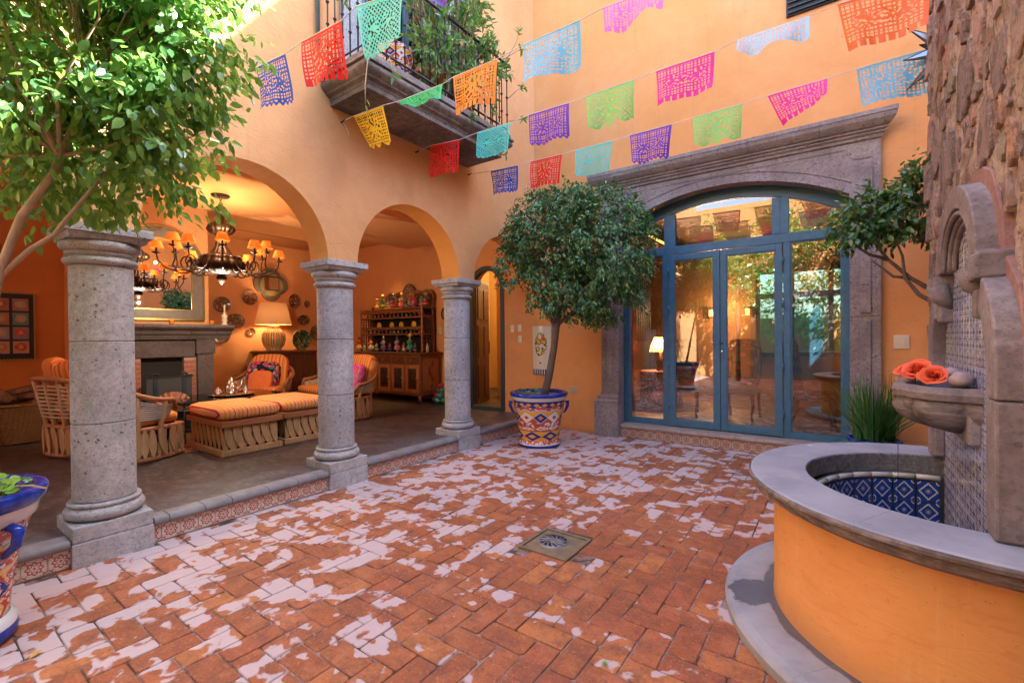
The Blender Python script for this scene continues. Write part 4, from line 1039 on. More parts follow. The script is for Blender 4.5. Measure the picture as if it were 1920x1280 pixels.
# ------------------------------------------------------------------ furniture of bent cedar slats
def slat_row(t, p0, p1, z0, z1, n, inward, nm='slat', w=.085, mt=None):
    """leaf shaped crossing slats between two points, two layers leaning both ways"""
    p0 = Vector(p0); p1 = Vector(p1); L = (p1-p0).length; d = (p1-p0)/L; nv = Vector(inward)
    for layer in (0, 1):
        lean = (.55 if layer == 0 else -.45)*L/n*1.5
        for k in range(n):
            c0_ = p0+d*(L*(k+.5)/n-lean*.5)+nv*(.012+layer*.02); c1_ = p0+d*(L*(k+.5)/n+lean*.5)+nv*(.012+layer*.02)
            c0_.z = z1; c1_.z = z0
            for q in (c0_, c1_):
                s_ = (q-p0).dot(d); s2 = min(max(s_, .03), L-.03); q += d*(s2-s_)
            ax = (c1_-c0_); prp = ax.normalized().cross(nv).normalized(); hh = 6
            ww = w*random.uniform(.85, 1.1)
            ctr = []; 
            for i in range(hh+1):
                u = i/hh; wd = ww*.5*(math.sin(PI*min(1, u*.92+.06))**.75)
                ctr.append((c0_+ax*u, wd))
            out = [a+prp*b_ for a, b_ in ctr]+[a-prp*b_ for a, b_ in ctr[::-1]]
            m_ = len(out); v = [q-nv*.005 for q in out]+[q+nv*.005 for q in out]
            f = [tuple(range(m_)), tuple(range(m_, 2*m_))[::-1]]+[(i, (i+1) % m_, m_+(i+1) % m_, m_+i)[::-1] for i in range(m_)]
            MB().add(v, f).build(nm, mt or M_CEDAR, t)
def ottoman(label, wx=1.0, wy=.69):
    t = thing('slatted_ottoman', label, 'ottoman', (0, 0, 0), 'cedar slat ottomans with striped cushions')
    hx, hy = wx/2, wy/2
    b = MB(); b.box(-hx, hx, -hy, -hy+.05, 0, .065); b.box(-hx, hx, hy-.05, hy, 0, .065); b.box(-hx, -hx+.05, -hy+.05, hy-.05, 0, .065); b.box(hx-.05, hx, -hy+.05, hy-.05, 0, .065)
    b.build('base_frame', M_CEDAR, t, .006)
    MB().box(-hx+.0, hx-.0, -hy, hy, .325, .395).build('top_board', M_CEDARB, t, .006)
    z0, z1 = .05, .335; i_ = .03
    slat_row(t, (-hx+i_, -hy+i_, 0), (hx-i_, -hy+i_, 0), z0, z1, 8, (0, 1, 0)); slat_row(t, (hx-i_, -hy+i_, 0), (hx-i_, hy-i_, 0), z0, z1, 6, (-1, 0, 0))
    slat_row(t, (-hx+i_, hy-i_, 0), (-hx+i_, -hy+i_, 0), z0, z1, 6, (1, 0, 0))
    MB().box(-hx+.08, hx-.08, -hy+.08, hy-.08, .03, .3).build('dark_core', M_BLACK, t)  # black filler painted as the shade behind the slats
    MB().pad((0, 0, .468), (wx*1.03, wy*1.04, .175), nu=8).build('cushion', M_STRY, t)
    return t
place(ottoman('slatted cedar ottoman with striped orange cushion, front one at the table corner'), (-6.14, 2.63, .187))
place(ottoman('slatted cedar ottoman with striped orange cushion, partly behind the middle column'), (-6.17, 3.36, .187))

def barrel(label, w, dep, cushions, loc, rz, name='equipal_chair', cat='chair', arm=.64, back=.86, seat=.40, posts=6, pr_=.024):
    """barrel seat: slatted drum, striped cushion, curved rod back with wooden rail. Front faces -y."""
    t = thing(name, label, cat, (0, 0, 0))
    hx, hy = w/2, dep/2
    def ring(s_, off=0):     # s_ in 0..1 goes round the back: left front -> back -> right front
        a = PI*(1+s_) if False else PI*(1-s_)
        x = math.cos(a)*(hx+off); y = math.sin(a)*(hy+off)*1.0
        # squarer plan
        e = .62; x = math.copysign(abs(math.cos(a))**e, math.cos(a))*(hx+off); y = (abs(math.sin(a))**e)*(hy*1.3+off)-hy*.35
        return Vector((x, y, 0))
    per = [ring(k/16) for k in range(17)]; front = [Vector((-hx, -hy, 0)), Vector((hx, -hy, 0))]
    loop = per+[front[1], front[0], per[0]]
    MB().tube([p+Vector((0, 0, .03)) for p in loop], .032, 8).build('base_ring', M_CEDARB, t)
    MB().tube([p*.99+Vector((0, 0, seat-.05)) for p in loop], .030, 8).build('seat_ring', M_CEDARB, t)
    n = 0
    pts = [(loop[i], loop[i+1]) for i in range(len(loop)-1)]
    for a, c in pts:
        L = (c-a).length
        if L < .05: continue
        nn = max(1, round(L/.11)); d = (c-a).normalized(); nv = Vector((0, 0, 1)).cross(d)
        slat_row(t, a, c, .04, seat-.05, nn, nv, w=.09)
    MB().prism([(p.x*.93, p.y*.93) for p in loop[:-1]][::-1], 'xy', .04, seat-.06).build('dark_core', M_BLACK, t)  # black fill takes the place of shade inside the drum
    MB().pad((0, -.02, seat+.045), (w*.96, dep*.98, .15), nu=7).build('seat_cushion', M_STRX, t)
    def hgt(s_): return arm+(back-arm)*max(0, math.sin(PI*s_))**1.4
    # rod bands: stacked thin horizontal rods
    for j in range(9):
        f_ = j/9
        P = []
        for k in range(21):
            s_ = k/20; p = ring(s_, .03+.05*f_); z0 = seat+.06; z = z0+(hgt(s_)-.04-z0)*f_; P.append(Vector((p.x, p.y, z)))
        MB().tube(P, .011, 5).build('rod', plain('bleached_rod', (.52, .48, .40), .8), t)
    for s_ in [.02+.96*q/(posts-1) for q in range(posts)]:
        a = ring(s_, .0); c = ring(s_, .09); MB().tube([a+Vector((0, 0, .02)), a+Vector((0, 0, seat)), c+Vector((0, 0, hgt(s_)))], [pr_*.9, pr_, pr_*.75], 7).build('post', M_CEDAR, t)
    rail = [ring(0, .05)+Vector((0, -.06, arm-.12))]+[ring(k/20, .09)+Vector((0, 0, hgt(k/20))) for k in range(21)]+[ring(1, .05)+Vector((0, -.06, arm-.12))]
    MB().tube(rail, .028, 8).build('top_rail', M_CEDARB, t)
    for (cx, cy, cz), sz, rot, mt, nm in cushions: MB().pad((cx, cy, cz), sz, rot, nu=8).build(nm, mt, t)
    return place(t, loc, rz)
barrel('barrel armchair with striped back, flowered pillow and small orange pillow, beyond the glass table', .74, .62,
       [((0, .22, .74), (.66, .16, .66), (R(-12), 0, 0), M_STRX, 'back_cushion'), ((-.03, .07, .70), (.56, .12, .50), (R(-16), 0, 0), M_FLORD, 'floral_pillow'), ((-.02, -.04, .62), (.40, .12, .34), (R(-20), 0, 0), M_ORANGE, 'orange_pillow')],
       (-8.12, 3.95, .187), R(38))
barrel('barrel armchair seen from the side, right behind the nearest column', .70, .60, [], (-6.46, 1.70, .187), R(204), arm=.66, back=.82, posts=6, pr_=.03)
barrel('barrel armchair with rust cushions, between the log basket and the nearest column', .74, .62,
       [((-.16, .14, .88), (.42, .2, .5), (R(-14), .15, .2), M_STRX, 'back_cushion'), ((.2, .14, .88), (.42, .2, .5), (R(-14), -.1, -.2), M_STRX, 'back_cushion')], (-7.36, 1.50, .187), R(196), arm=.78, back=.90, posts=11, pr_=.03)
barrel('wide barrel sofa with striped seat and bright pillows, half hidden by the middle column', 1.62, .72,
       [((.38, .24, .76), (.80, .18, .60), (R(-14), 0, 0), M_STRX, 'back_cushion'), ((-.42, .24, .76), (.72, .18, .56), (R(-14), 0, 0), M_STRX, 'back_cushion'), ((.05, .04, .68), (.50, .12, .46), (R(-16), 0, R(6)), M_FLORP, 'floral_pillow'),
        ((.60, .02, .68), (.46, .12, .46), (R(-18), 0, R(-14)), M_FLORP, 'floral_pillow'), ((-.16, -.06, .60), (.34, .12, .32), (R(-18), 0, R(10)), M_ORANGE, 'orange_pillow')],
       (-7.16, 4.72, .187), R(-4), 'barrel_sofa', 'sofa', .58, .86)
# glass table
gt = thing('glass_table', 'low glass topped table on thin black iron legs between the ottomans and chairs', 'table', (-7.2, 2.97, .187))
MB().box(-7.72, -6.72, 2.28, 3.66, .700, .712).build('glass_top', M_GLASST, gt, .002)
b = MB()
for a, c, d, e in ((-7.72, -6.72, 2.28, 2.305), (-7.72, -6.72, 3.635, 3.66), (-7.72, -7.695, 2.306, 3.634), (-6.745, -6.72, 2.306, 3.634)): b.box(a, c, d, e, .68, .699)
b.build('iron_frame', M_IRON, gt)
for x in (-7.70, -6.74):
    for y in (2.30, 3.64): MB().tube([(x, y, .68), (x, y, .40), (x, y, .22), (x, y, .19)], [.012, .010, .018, .022], 8).build('leg', M_IRON, gt)
MB().tube([(-7.70, 2.30, .35), (-7.2, 2.97, .40), (-6.74, 3.64, .35)], .009, 6).build('stretcher', M_IRON, gt)
sv = thing('silver_tray', 'round silver tray on the glass table', 'tray', (-7.2, 3.05, .713)); MB().lathe([(0, .714), (.24, .716), (.30, .735), (.305, .735), (.29, .722)], (-7.2, 3.05, 0), 32, cap=False).build('dish', M_SILVER, sv)
for dx, dy, s_, q in ((0, 0, 1, 'tall silver coffee pot in the middle of the tray'), (.05, .17, .5, 'small silver bowl at the right of the coffee pot'), (-.02, -.17, .5, 'small silver bowl at the left of the coffee pot')):
    t = thing('silver_pot', q, 'silverware', (-7.2+dx, 3.05+dy, .72)); MB().lathe([(.05*s_, .722), (.085*s_, .76), (.075*s_, .72+.14*s_), (.04*s_, .72+.17*s_), (.05*s_, .72+.19*s_), (.02*s_, .72+.22*s_), (0, .72+.25*s_)], (-7.2+dx, 3.05+dy, 0), 16).build('body', M_SILVER, t)
    if s_ == 1: MB().tube([(-7.2, 3.12, .78), (-7.2, 3.19, .84), (-7.2, 3.20, .92)], [.014, .01, .007], 6).build('spout', M_SILVER, t)
rg = thing('striped_rug', 'rust and violet striped rug under the glass table', 'rug', (-7.1, 2.9, .187))
M_RUG = stripes('rug_weave', 0, .22, [(0, (.30, .08, .03)), (.2, (.42, .20, .07)), (.35, (.22, .04, .03)), (.5, (.36, .13, .05)), (.65, (.10, .04, .10)), (.75, (.40, .16, .06)), (.9, (.26, .06, .03))])
MB().box(-8.3, -6.25, 1.95, 4.2, .1875, .196).build('weave', M_RUG, rg)
b = MB(); 
for k in range(60): x = -8.28+k*.034; b.tube([(x, 1.95, .19), (x+random.uniform(-.02, .02), 1.90+random.uniform(-.02, .02), .189)], .003, 4)
b.build('fringe', plain('white_yarn', (.7, .65, .6), .9), rg)
fn = thing('woven_fan', 'round pleated palm fan leaning by the hearth', 'fan', (-7.4, 2.35, .5))
def fanf(u, v):
    a = PI*(-.05+1.1*u); r = .02+.24*v; return (-7.36+.012*math.cos(u*PI*26)*v, 2.38+r*math.cos(a), .55+r*math.sin(a))
MB().surf(fanf, 52, 3, smooth=False).build('palm_leaf', plain('palm', (.52, .25, .17), .8, .3, 0, .25), fn); MB().tube([(-7.36, 2.38, .57), (-7.36, 2.42, .25)], .015, 6).build('handle', M_CEDARB, fn)

# console chest with lamp and bowl
cs = thing('wooden_chest', 'dark wooden chest behind the armchair carrying the big table lamp', 'chest', (-9.7, 5.25, .187))
MB().box(-10.15, -9.48, 4.72, 5.78, .19, 1.22).build('body', M_DWOOD, cs, .01); MB().box(-10.18, -9.44, 4.68, 5.82, 1.222, 1.27).build('lid', M_DWOODX, cs, .01)
MB().box(-9.479, -9.47, 4.80, 5.70, .35, 1.15).build('front_panel', M_DWOOD, cs, .004)
lm = thing('table_lamp', 'big table lamp with painted ribbed pottery base and parchment shade, lit', 'lamp', (-9.75, 4.97, 1.27))
Mx = Mat('lamp_pottery', .2, .5); u, v, _ = Mx.xyz(Mx.coord('UV')); k_ = (u*14).fract(); dots = ((v*60).fract()-.5).abs()
Mx.color(Mx.mix(k_.gt(.5), (.75, .36, .06), Mx.mix(((k_-.75).abs()).lt(.13)*dots.lt(.34), (.03, .05, .06), (.70, .68, .6)))); 
MB().lathe([(.12, 1.272), (.15, 1.275), (.15, 1.29), (.135, 1.30), (.20, 1.38), (.235, 1.50), (.22, 1.62), (.15, 1.72), (.10, 1.755), (.12, 1.77), (.12, 1.785), (.05, 1.80), (.06, 1.86), (.02, 1.87)], (-9.75, 4.97, 0), 36).build('base', Mx.m, lm)
Mx = Mat('parchment_shade', .9, .1).color((.52, .33, .19)); Mx.trans(.06, (.7, .4, .2)); Mx.emit((1, .45, .12), .0)
MB().lathe([(.345, 1.82), (.355, 1.82), (.255, 2.27), (.245, 2.27)], (-9.75, 4.97, 0), 40, cap=False).build('shade', Mx.m, lm)
point_light('table_lamp_bulb', (-9.75, 4.97, 1.98), 4.0, (1, .62, .28), .07)
bw_ = thing('green_bowl', 'large green and black painted bowl standing upright on the chest', 'bowl', (-9.85, 5.62, 1.27))
mb = MB(); mb.lathe([(0, .0), (.15, .02), (.21, .09), (.225, .09), (.16, -.01)], (0, 0, 0), 30, cap=False); mb.v = [(-9.85+z, 5.60+x, 1.50+y_) for x, y_, z in mb.v]; mb.build('dish', PM[2], bw_)
MB().box(-9.90, -9.78, 5.50, 5.70, 1.272, 1.30).build('stand', M_DWOOD, bw_)

# ------------------------------------------------------------------ chandelier
CX, CYc = -6.44, 2.63
ch = thing('chandelier', 'bronze gourd shaped chandelier with curling arms and small lit orange shades', 'chandelier', (CX, CYc, 3.34))
MB().lathe([(0, 3.325), (.10, 3.33), (.11, 3.348)], (CX, CYc, 0), 24).build('canopy', M_BRONZE, ch)
for k, z in enumerate((3.31, 3.275, 3.24)): MB().tube([(CX+.016*math.cos(a)*(k % 2), CYc+.016*math.cos(a)*((k+1) % 2), z+.022*math.sin(a)) for a in [2*PI*q/10 for q in range(11)]], .004, 5).build('chain_link', M_BRONZE, ch)
pr = [(0, 2.21), (.012, 2.22), (.05, 2.28), (.052, 2.31), (.03, 2.335), (.14, 2.345), (.20, 2.38), (.235, 2.44), (.235, 2.50), (.20, 2.53), (.21, 2.545), (.20, 2.565), (.12, 2.58), (.10, 2.62), (.06, 2.70), (.052, 2.80), (.06, 2.84), (.12, 2.87), (.145, 2.91), (.13, 2.96), (.07, 3.0), (.04, 3.05), (.03, 3.10), (.035, 3.12), (.065, 3.15), (.062, 3.185), (.02, 3.22), (0, 3.23)]
mb = MB(); mb.lathe(pr, (0, 0, 0), 84); 
mb.v = [(CX+x*(1+.13*abs(math.sin(7*math.atan2(y_, x)))), CYc+y_*(1+.13*abs(math.sin(7*math.atan2(y_, x)))), z) for x, y_, z in mb.v]; mb.build('body', M_BRONZE, ch)
M_CSH = Mat('chandelier_shade', .9, .1).color((.72, .17, .02)); M_CSH.trans(.12, (.9, .25, .03)); M_CSH.emit((1, .22, .015), .05); M_CSH = M_CSH.m
M_BULB = Mat('lit_bulb').color((1, .8, .5)).emit((1, .55, .18), .8).m
for k in range(12):
    a = 2*PI*k/12+.16; up = (k % 2)*.06; ro = .66-.10*(k % 2)
    def P(r, z): return (CX+r*math.cos(a), CYc+r*math.sin(a), z)
    arm_ = MB().tube(smooth_path([P(.20, 2.44), P(.28, 2.36), P(.36, 2.36), P(.42, 2.44), P(.40, 2.52), P(.34, 2.53), P(.31, 2.47), P(.34, 2.40), P(.44, 2.36), P(.56, 2.38), P(ro-.02, 2.47), P(ro, 2.56+up)], 4), .0085, 6).build('arm', M_BRONZE, ch)
    MB().lathe([(.01, 2.545+up), (.045, 2.56+up), (.045, 2.566+up), (.012, 2.568+up), (.012, 2.62+up)], P(ro, 0)[:2]+(0,), 14).build('candle_cup', M_BRONZE, arm_)
    MB().lathe([(.078, 2.612+up), (.048, 2.705+up)], P(ro, 0)[:2]+(0,), 20, cap=False).build('shade', M_CSH, arm_)
    MB().lathe([(0, 2.622+up), (.014, 2.635+up), (.010, 2.665+up), (0, 2.68+up)], P(ro, 0)[:2]+(0,), 8).build('bulb', M_BULB, arm_)
point_light('chandelier_light', (CX, CYc, 2.14), 10, (1, .74, .48), .012); point_light('chandelier_light', (CX+.30, CYc-.1, 2.80), 4, (1, .62, .30), .012); point_light('chandelier_light', (CX-.30, CYc+.15, 2.80), 4, (1, .62, .30), .012)

# ------------------------------------------------------------------ hutch cabinet with dolls
hu = thing('hutch_cabinet', 'carved wooden sideboard with spindle doors and a shelf rack full of dolls', 'cabinet', (-8.0, 6.8, .187))
HX0, HX1 = -9.2, -6.97
MB().box(HX0, HX1, 6.52, 7.10, .33, 1.17).build('case', M_WOOD, hu, .01); MB().box(HX0-.04, HX1+.05, 6.47, 7.12, 1.172, 1.21).build('counter', M_DWOODX, hu, .008)
for x in (HX0+.05, HX1-.05): 
    for y in (6.56, 7.06): MB().tube([(x, y, .19), (x, y, .24), (x, y, .33)], [.022, .034, .04], 10).build('foot', M_WOOD, hu)
M_PANELD = wood('carved_panel', (.20, .06, .02), (.09, .03, .012), 2)
nw = (HX1-HX0)/5
M_WOODL = wood('honey_wood', (.46, .18, .05), (.30, .10, .03))
for k in range(5):
    x0 = HX0+k*nw
    dwr = MB().box(x0+.03, x0+nw-.03, 6.500, 6.519, .98, 1.13).build('drawer', M_PANELD, hu, .006)
    MB().tube([(x0+nw/2, 6.500, 1.055), (x0+nw/2, 6.480, 1.055), (x0+nw/2, 6.465, 1.055)], [.008, .020, .012], 10).build('knob', M_WOODL, dwr)
    d = MB()
    d.box(x0+.02, x0+.10, 6.497, 6.519, .38, .95); d.box(x0+nw-.10, x0+nw-.02, 6.497, 6.519, .38, .95); d.box(x0+.10, x0+nw-.10, 6.498, 6.519, .38, .46); d.box(x0+.10, x0+nw-.10, 6.498, 6.519, .88, .95)
    dd = d.build('door', M_WOODL, hu, .004)
    MB().box(x0+.10, x0+nw-.10, 6.515, 6.5195, .46, .88).build('door_recess', M_BLACK, dd)  # black panel painted in for the shade behind the spindles
    for q in range(5):
        xs_ = x0+.115+(nw-.23)*q/4; MB().tube([(xs_, 6.505, z) for z in (.46, .50, .54, .58, .62, .66, .70, .74, .78, .82, .88)], [.008, .013, .007, .014, .008, .015, .008, .014, .007, .013, .008], 7).build('spindle', M_DWOOD, dd)
    MB().tube([(x0+nw-.06, 6.497, .69), (x0+nw-.06, 6.475, .69), (x0+nw-.06, 6.455, .69)], [.008, .018, .012], 8).build('knob', M_CEDAR, dd)
MB().box(HX1+.001, HX1+.012, 6.60, 7.02, .42, 1.08).build('side_panel', M_WOODL, hu, .006)
b = MB(); pts = [(HX1+.018, 6.80+.05*math.sin(t_*7), .48+t_*.54) for t_ in [k/16 for k in range(17)]]; b.tube(pts, [.012+.02*abs(math.sin(k*.9)) for k in range(17)], 7); b.build('carved_vine', M_PANELD, hu)
rk_x0, rk_x1 = -9.2, -7.12
for z in (1.60, 1.96): MB().box(rk_x0, rk_x1, 6.72, 7.08, z-.02, z+.015).build('shelf', M_WOOD, hu, .004)
MB().box(rk_x0, rk_x1, 6.76, 7.08, 2.14, 2.165).build('shelf', M_WOOD, hu, .004)
MB().box(rk_x0, rk_x1, 7.09, 7.12, 1.21, 2.15).build('rack_back', M_BLACK, hu)
for x in (rk_x0, rk_x1-.04):
    MB().tube([(x+.02, 6.74, z) for z in [1.21+.05*k for k in range(21)]], [.020+.011*(k % 2) for k in range(21)], 8).build('turned_post', M_WOODL, hu)
    MB().box(x, x+.04, 7.04, 7.10, 1.21, 2.25).build('rack_stile', M_WOOD, hu)
    for zz0, zz1 in ((1.23, 1.58), (1.62, 1.94)):
        for q in range(4): MB().tube([(x+.02, 6.81+q*.065, zz0+(zz1-zz0)*k/8) for k in range(9)], [.008+.008*(k % 2) for k in range(9)], 6).build('spindle', M_DWOOD, hu)
MB().box(rk_x1-.04, rk_x1, 6.76, 7.04, 1.97, 2.0).build('rack_side', M_WOOD, hu)
for z in (1.60, 1.96):   # scalloped gallery rails
    mb = MB(); n = 17; wv = (rk_x1-rk_x0-.08)/n
    for k in range(n):
        xx = rk_x0+.04+k*wv; P = [(xx, z+.085), (xx, z+.145)]+[(xx+wv*q/4, z+.145+.022*math.sin(PI*q/4)) for q in (1, 2, 3)]+[(xx+wv, z+.145), (xx+wv, z+.085)]+[(xx+wv-wv*q/4, z+.085+.028*math.sin(PI*q/4)) for q in (1, 2, 3)]
        mb.prism(P, 'xz', 6.722, 6.74)
    mb.build('scalloped_rail', M_WOOD, hu)
SK = plain('clay_skin', (.55, .24, .13), .5); HAIRM = plain('doll_hair', (.02, .012, .01), .4)
DM = {k: plain('doll_'+k, c, .35) for k, c in dict(yellow=(.75, .50, .05), lilac=(.30, .22, .55), pink=(.75, .18, .42), turquoise=(.05, .42, .38), red=(.60, .04, .03), white=(.70, .66, .55), green=(.10, .35, .08), orange=(.80, .26, .04), blue=(.06, .12, .45), black=(.03, .03, .04)).items()}
def doll(x, y, z, h, sk_c, to_c, label, hat=False, grp='clay dolls on the hutch'):
    t = thing('clay_doll', label, 'doll', (x, y, z), grp); s_ = h/.30; kk = list(DM)
    acc = DM[random.choice(kk)]
    MB().lathe([(.030*s_, z+.035*s_), (.062*s_, z+.05*s_), (.052*s_, z+.09*s_), (.018*s_, z+.15*s_)], (x, y, 0), 12).build('skirt', DM[sk_c], t)
    MB().lathe([(.058*s_, z+.060*s_), (.063*s_, z+.068*s_), (.056*s_, z+.078*s_)], (x, y, 0), 12, cap=False).build('skirt_border', acc, t)
    b = MB(); b.tube([(x-.012*s_, y, z), (x-.012*s_, y, z+.045*s_)], .008*s_, 6); b.tube([(x+.012*s_, y, z), (x+.012*s_, y, z+.045*s_)], .008*s_, 6)
    b.lathe([(0, z+.215*s_), (.016*s_, z+.225*s_), (.022*s_, z+.245*s_), (.016*s_, z+.266*s_), (0, z+.272*s_)], (x, y, 0), 10); b.build('head_and_legs', SK, t)
    b = MB(); b.lathe([(.020*s_, z+.145*s_), (.030*s_, z+.18*s_), (.026*s_, z+.205*s_), (.008*s_, z+.218*s_)], (x, y, 0), 10)
    for q in (-1, 1): b.tube([(x+q*.026*s_, y, z+.20*s_), (x+q*.050*s_, y-.01*s_, z+.17*s_), (x+q*.036*s_, y-.03*s_, z+.145*s_)], [.011*s_, .010*s_, .007*s_], 6)
    b.build('blouse', DM[to_c], t)
    if hat: MB().lathe([(.058*s_, z+.258*s_), (.062*s_, z+.262*s_), (.026*s_, z+.266*s_), (.020*s_, z+.295*s_), (0, z+.30*s_)], (x, y, 0), 12).build('hat', DM[random.choice(['yellow', 'black', 'white', 'turquoise'])], t)
    else: MB().lathe([(.024*s_, z+.240*s_), (.026*s_, z+.262*s_), (.014*s_, z+.280*s_), (0, z+.285*s_)], (x, y+.004, 0), 10).build('hair', HAIRM, t)
    if random.random() < .5: MB().lathe([(0, z+.13*s_), (.026*s_, z+.14*s_), (.026*s_, z+.155*s_), (0, z+.165*s_)], (x+.02*s_, y-.04*s_, 0), 9).build('bouquet', acc, t)
def hx(px): return -9.10+(px-673)*.01745
CN = [(674, .36, 'yellow', 'red', 0), (685, .20, 'green', 'white', 0), (699, .35, 'white', 'orange', 0), (710, .24, 'turquoise', 'yellow', 0), (724, .36, 'lilac', 'white', 1), (736, .22, 'blue', 'red', 0), (750, .37, 'pink', 'lilac', 0), (762, .24, 'white', 'red', 0), (773, .40, 'turquoise', 'green', 1), (782, .22, 'black', 'blue', 0)]
for px, h, a, c, ht in CN:
    rank = [q[0] for q in CN].index(px)+1
    doll(hx(px), 6.60, 1.212, h, a, c, f'{"tall" if h > .3 else "small"} clay doll in {a} skirt and {c} top on the counter, {["first", "second", "third", "fourth", "fifth", "sixth", "seventh", "eighth", "ninth", "tenth"][rank-1]} from the left', ht, 'dolls on the cabinet counter')
TP = [(690, .28, 'yellow', 'yellow', 1), (702, .36, 'green', 'green', 1), (712, .24, 'yellow', 'blue', 0), (723, .36, 'red', 'blue', 1), (739, .36, 'orange', 'white', 1), (748, .24, 'blue', 'black', 0), (761, .34, 'pink', 'red', 1), (775, .30, 'lilac', 'green', 0), (782, .32, 'red', 'blue', 1)]
for i, (px, h, a, c, ht) in enumerate(TP):
    doll(hx(px), 6.90, 2.166, h, a, c, f'clay doll in {a} skirt and {c} top on the top shelf, {["first", "second", "third", "fourth", "fifth", "sixth", "seventh", "eighth", "ninth"][i]} from the left', ht, 'dolls on top of the rack')
for i, px in enumerate((708, 724, 742, 758, 776)):   # dark round trays behind the top dolls
    t = thing('standing_tray', f'dark oval wooden tray leaning on the wall above the dolls, {["first", "second", "third", "fourth", "fifth"][i]} from the left', 'tray', (hx(px), 7.08, 2.3), 'trays on top of the rack')
    mb = MB(); mb.lathe([(0, .0), (.15, .01), (.20, .03), (.21, .03), (.16, -.005)], (0, 0, 0), 20, cap=False); mb.v = [(hx(px)+x, 7.08-z, 2.165+.20+(.10 if i == 2 else .0)+y_*(1.25 if i == 2 else 1)) for x, y_, z in mb.v]; mb.build('dish', PM[1] if i != 2 else PM[0], t)
ORD = 'first second third fourth fifth sixth seventh eighth ninth tenth eleventh twelfth thirteenth fourteenth fifteenth'.split()
for row, (z, nn) in enumerate(((1.616, 15), (1.976, 15))):
    for k in range(nn):
        cc_ = random.choice(list(DM)); c2_ = random.choice(list(DM))
        x = rk_x0+.12+k*.135
        doll(x, 6.84, z, .12 if row == 0 else .13, cc_, c2_, f'tiny clay figure in {cc_} skirt on the {"middle" if row == 0 else "upper"} shelf, {ORD[k]} from the left', False, 'tiny figures on the '+('middle' if row == 0 else 'upper')+' shelf')
for i, px in enumerate((702, 727, 745, 768)):
    t = thing('sunflower_ornament', f'small yellow flower ornament on the middle shelf, {["first", "second", "third", "fourth"][i]} from the left', 'ornament', (hx(px), 6.80, 1.76), 'flower ornaments on the shelf')
    mb = MB(); mb.lathe([(0, .02), (.05, .01), (.075, 0)], (0, 0, 0), 12, cap=False); mb.v = [(hx(px)+x, 6.79-z, 1.80+y_) for x, y_, z in mb.v]; mb.build('petals', DM['yellow'], t)
    MB().tube([(hx(px), 6.80, 1.616), (hx(px), 6.80, 1.76)], .01, 6).build('stem', DM['green'], t)
t = thing('bottle', 'small glass bottle on the right end of the cabinet counter', 'bottle', (-7.05, 6.9, 1.212)); MB().lathe([(.03, 1.213), (.032, 1.32), (.012, 1.36), (.012, 1.40)], (-7.05, 6.80, 0), 12).build('body', DM['white'], t)
# painted pottery pile by the cabinet
pp = thing('painted_gourds', 'heap of bright painted pottery fruit on the floor beside the cabinet', 'pottery', (-6.62, 6.75, .187))
for k in range(16):
    lay = [0]*7+[1]*5+[2]*3+[3]; q = lay[k]; a = k*2.4; r_ = (.15, .10, .05, 0)[q]
    cc_ = DM[['red', 'yellow', 'turquoise', 'orange', 'blue', 'green', 'white', 'red'][k % 8]]
    MB().lathe([(0, -.06), (.05, -.045), (.068, 0), (.05, .045), (0, .06)], (-6.62+r_*math.cos(a), 6.75+r_*math.sin(a)*.7, .25+q*.095), 12).build('fruit', cc_, pp)
# light switches and sockets
def plate_sw(x, y, z, w, h, name, label, mt=M_WHITE, two=True):
    t = thing(name, label, name.replace('_', ' '), (x, y, z)); MB().box(x-w/2, x+w/2, y-.012, y, z-h/2, z+h/2).build('cover', mt, t, .006)
    MB().box(x-w*.18, x+w*.18, y-.016, y-.012, z-h*.25, z+h*.25).build('rocker', mt, t, .002)
plate_sw(-7.21, 7.15, 1.665, .10, .15, 'light_switch', 'white light switch on the ochre wall, left of the pair beside the hutch'); plate_sw(-7.0, 7.15, 1.665, .10, .15, 'light_switch', 'white light switch on the ochre wall, right of the pair beside the hutch')
plate_sw(-4.70, YW+.012, 1.66, .075, .125, 'light_switch', 'ivory switch between the arched doorway and the corner, upper left of three'); plate_sw(-4.545, YW+.012, 1.665, .075, .125, 'light_switch', 'ivory switch between the arched doorway and the corner, upper right of three'); plate_sw(-4.54, YW+.012, 1.475, .075, .125, 'light_switch', 'ivory switch between the arched doorway and the corner, lowest of three')
plate_sw(.536, YW, 1.414, .135, .15, 'light_switch', 'ivory light switch on the orange wall right of the portal'); plate_sw(-3.50, YW, .655, .13, .10, 'wall_socket', 'painted wall socket low on the orange wall beside the potted tree', plain('speckled_plate', (.45, .40, .30), .5))
gp = thing('green_wall_plate', 'small green plate on the ochre wall next to the third column', 'plate', (-6.86, 7.14, 2.05)); mb = MB(); mb.lathe([(0, 0), (.10, .01), (.15, .03), (.15, .02)], (0, 0, 0), 24, cap=False); mb.v = [(-6.80+x, 7.14-z, 2.02+y_) for x, y_, z in mb.v]; mb.build('dish', PM[2], gp)

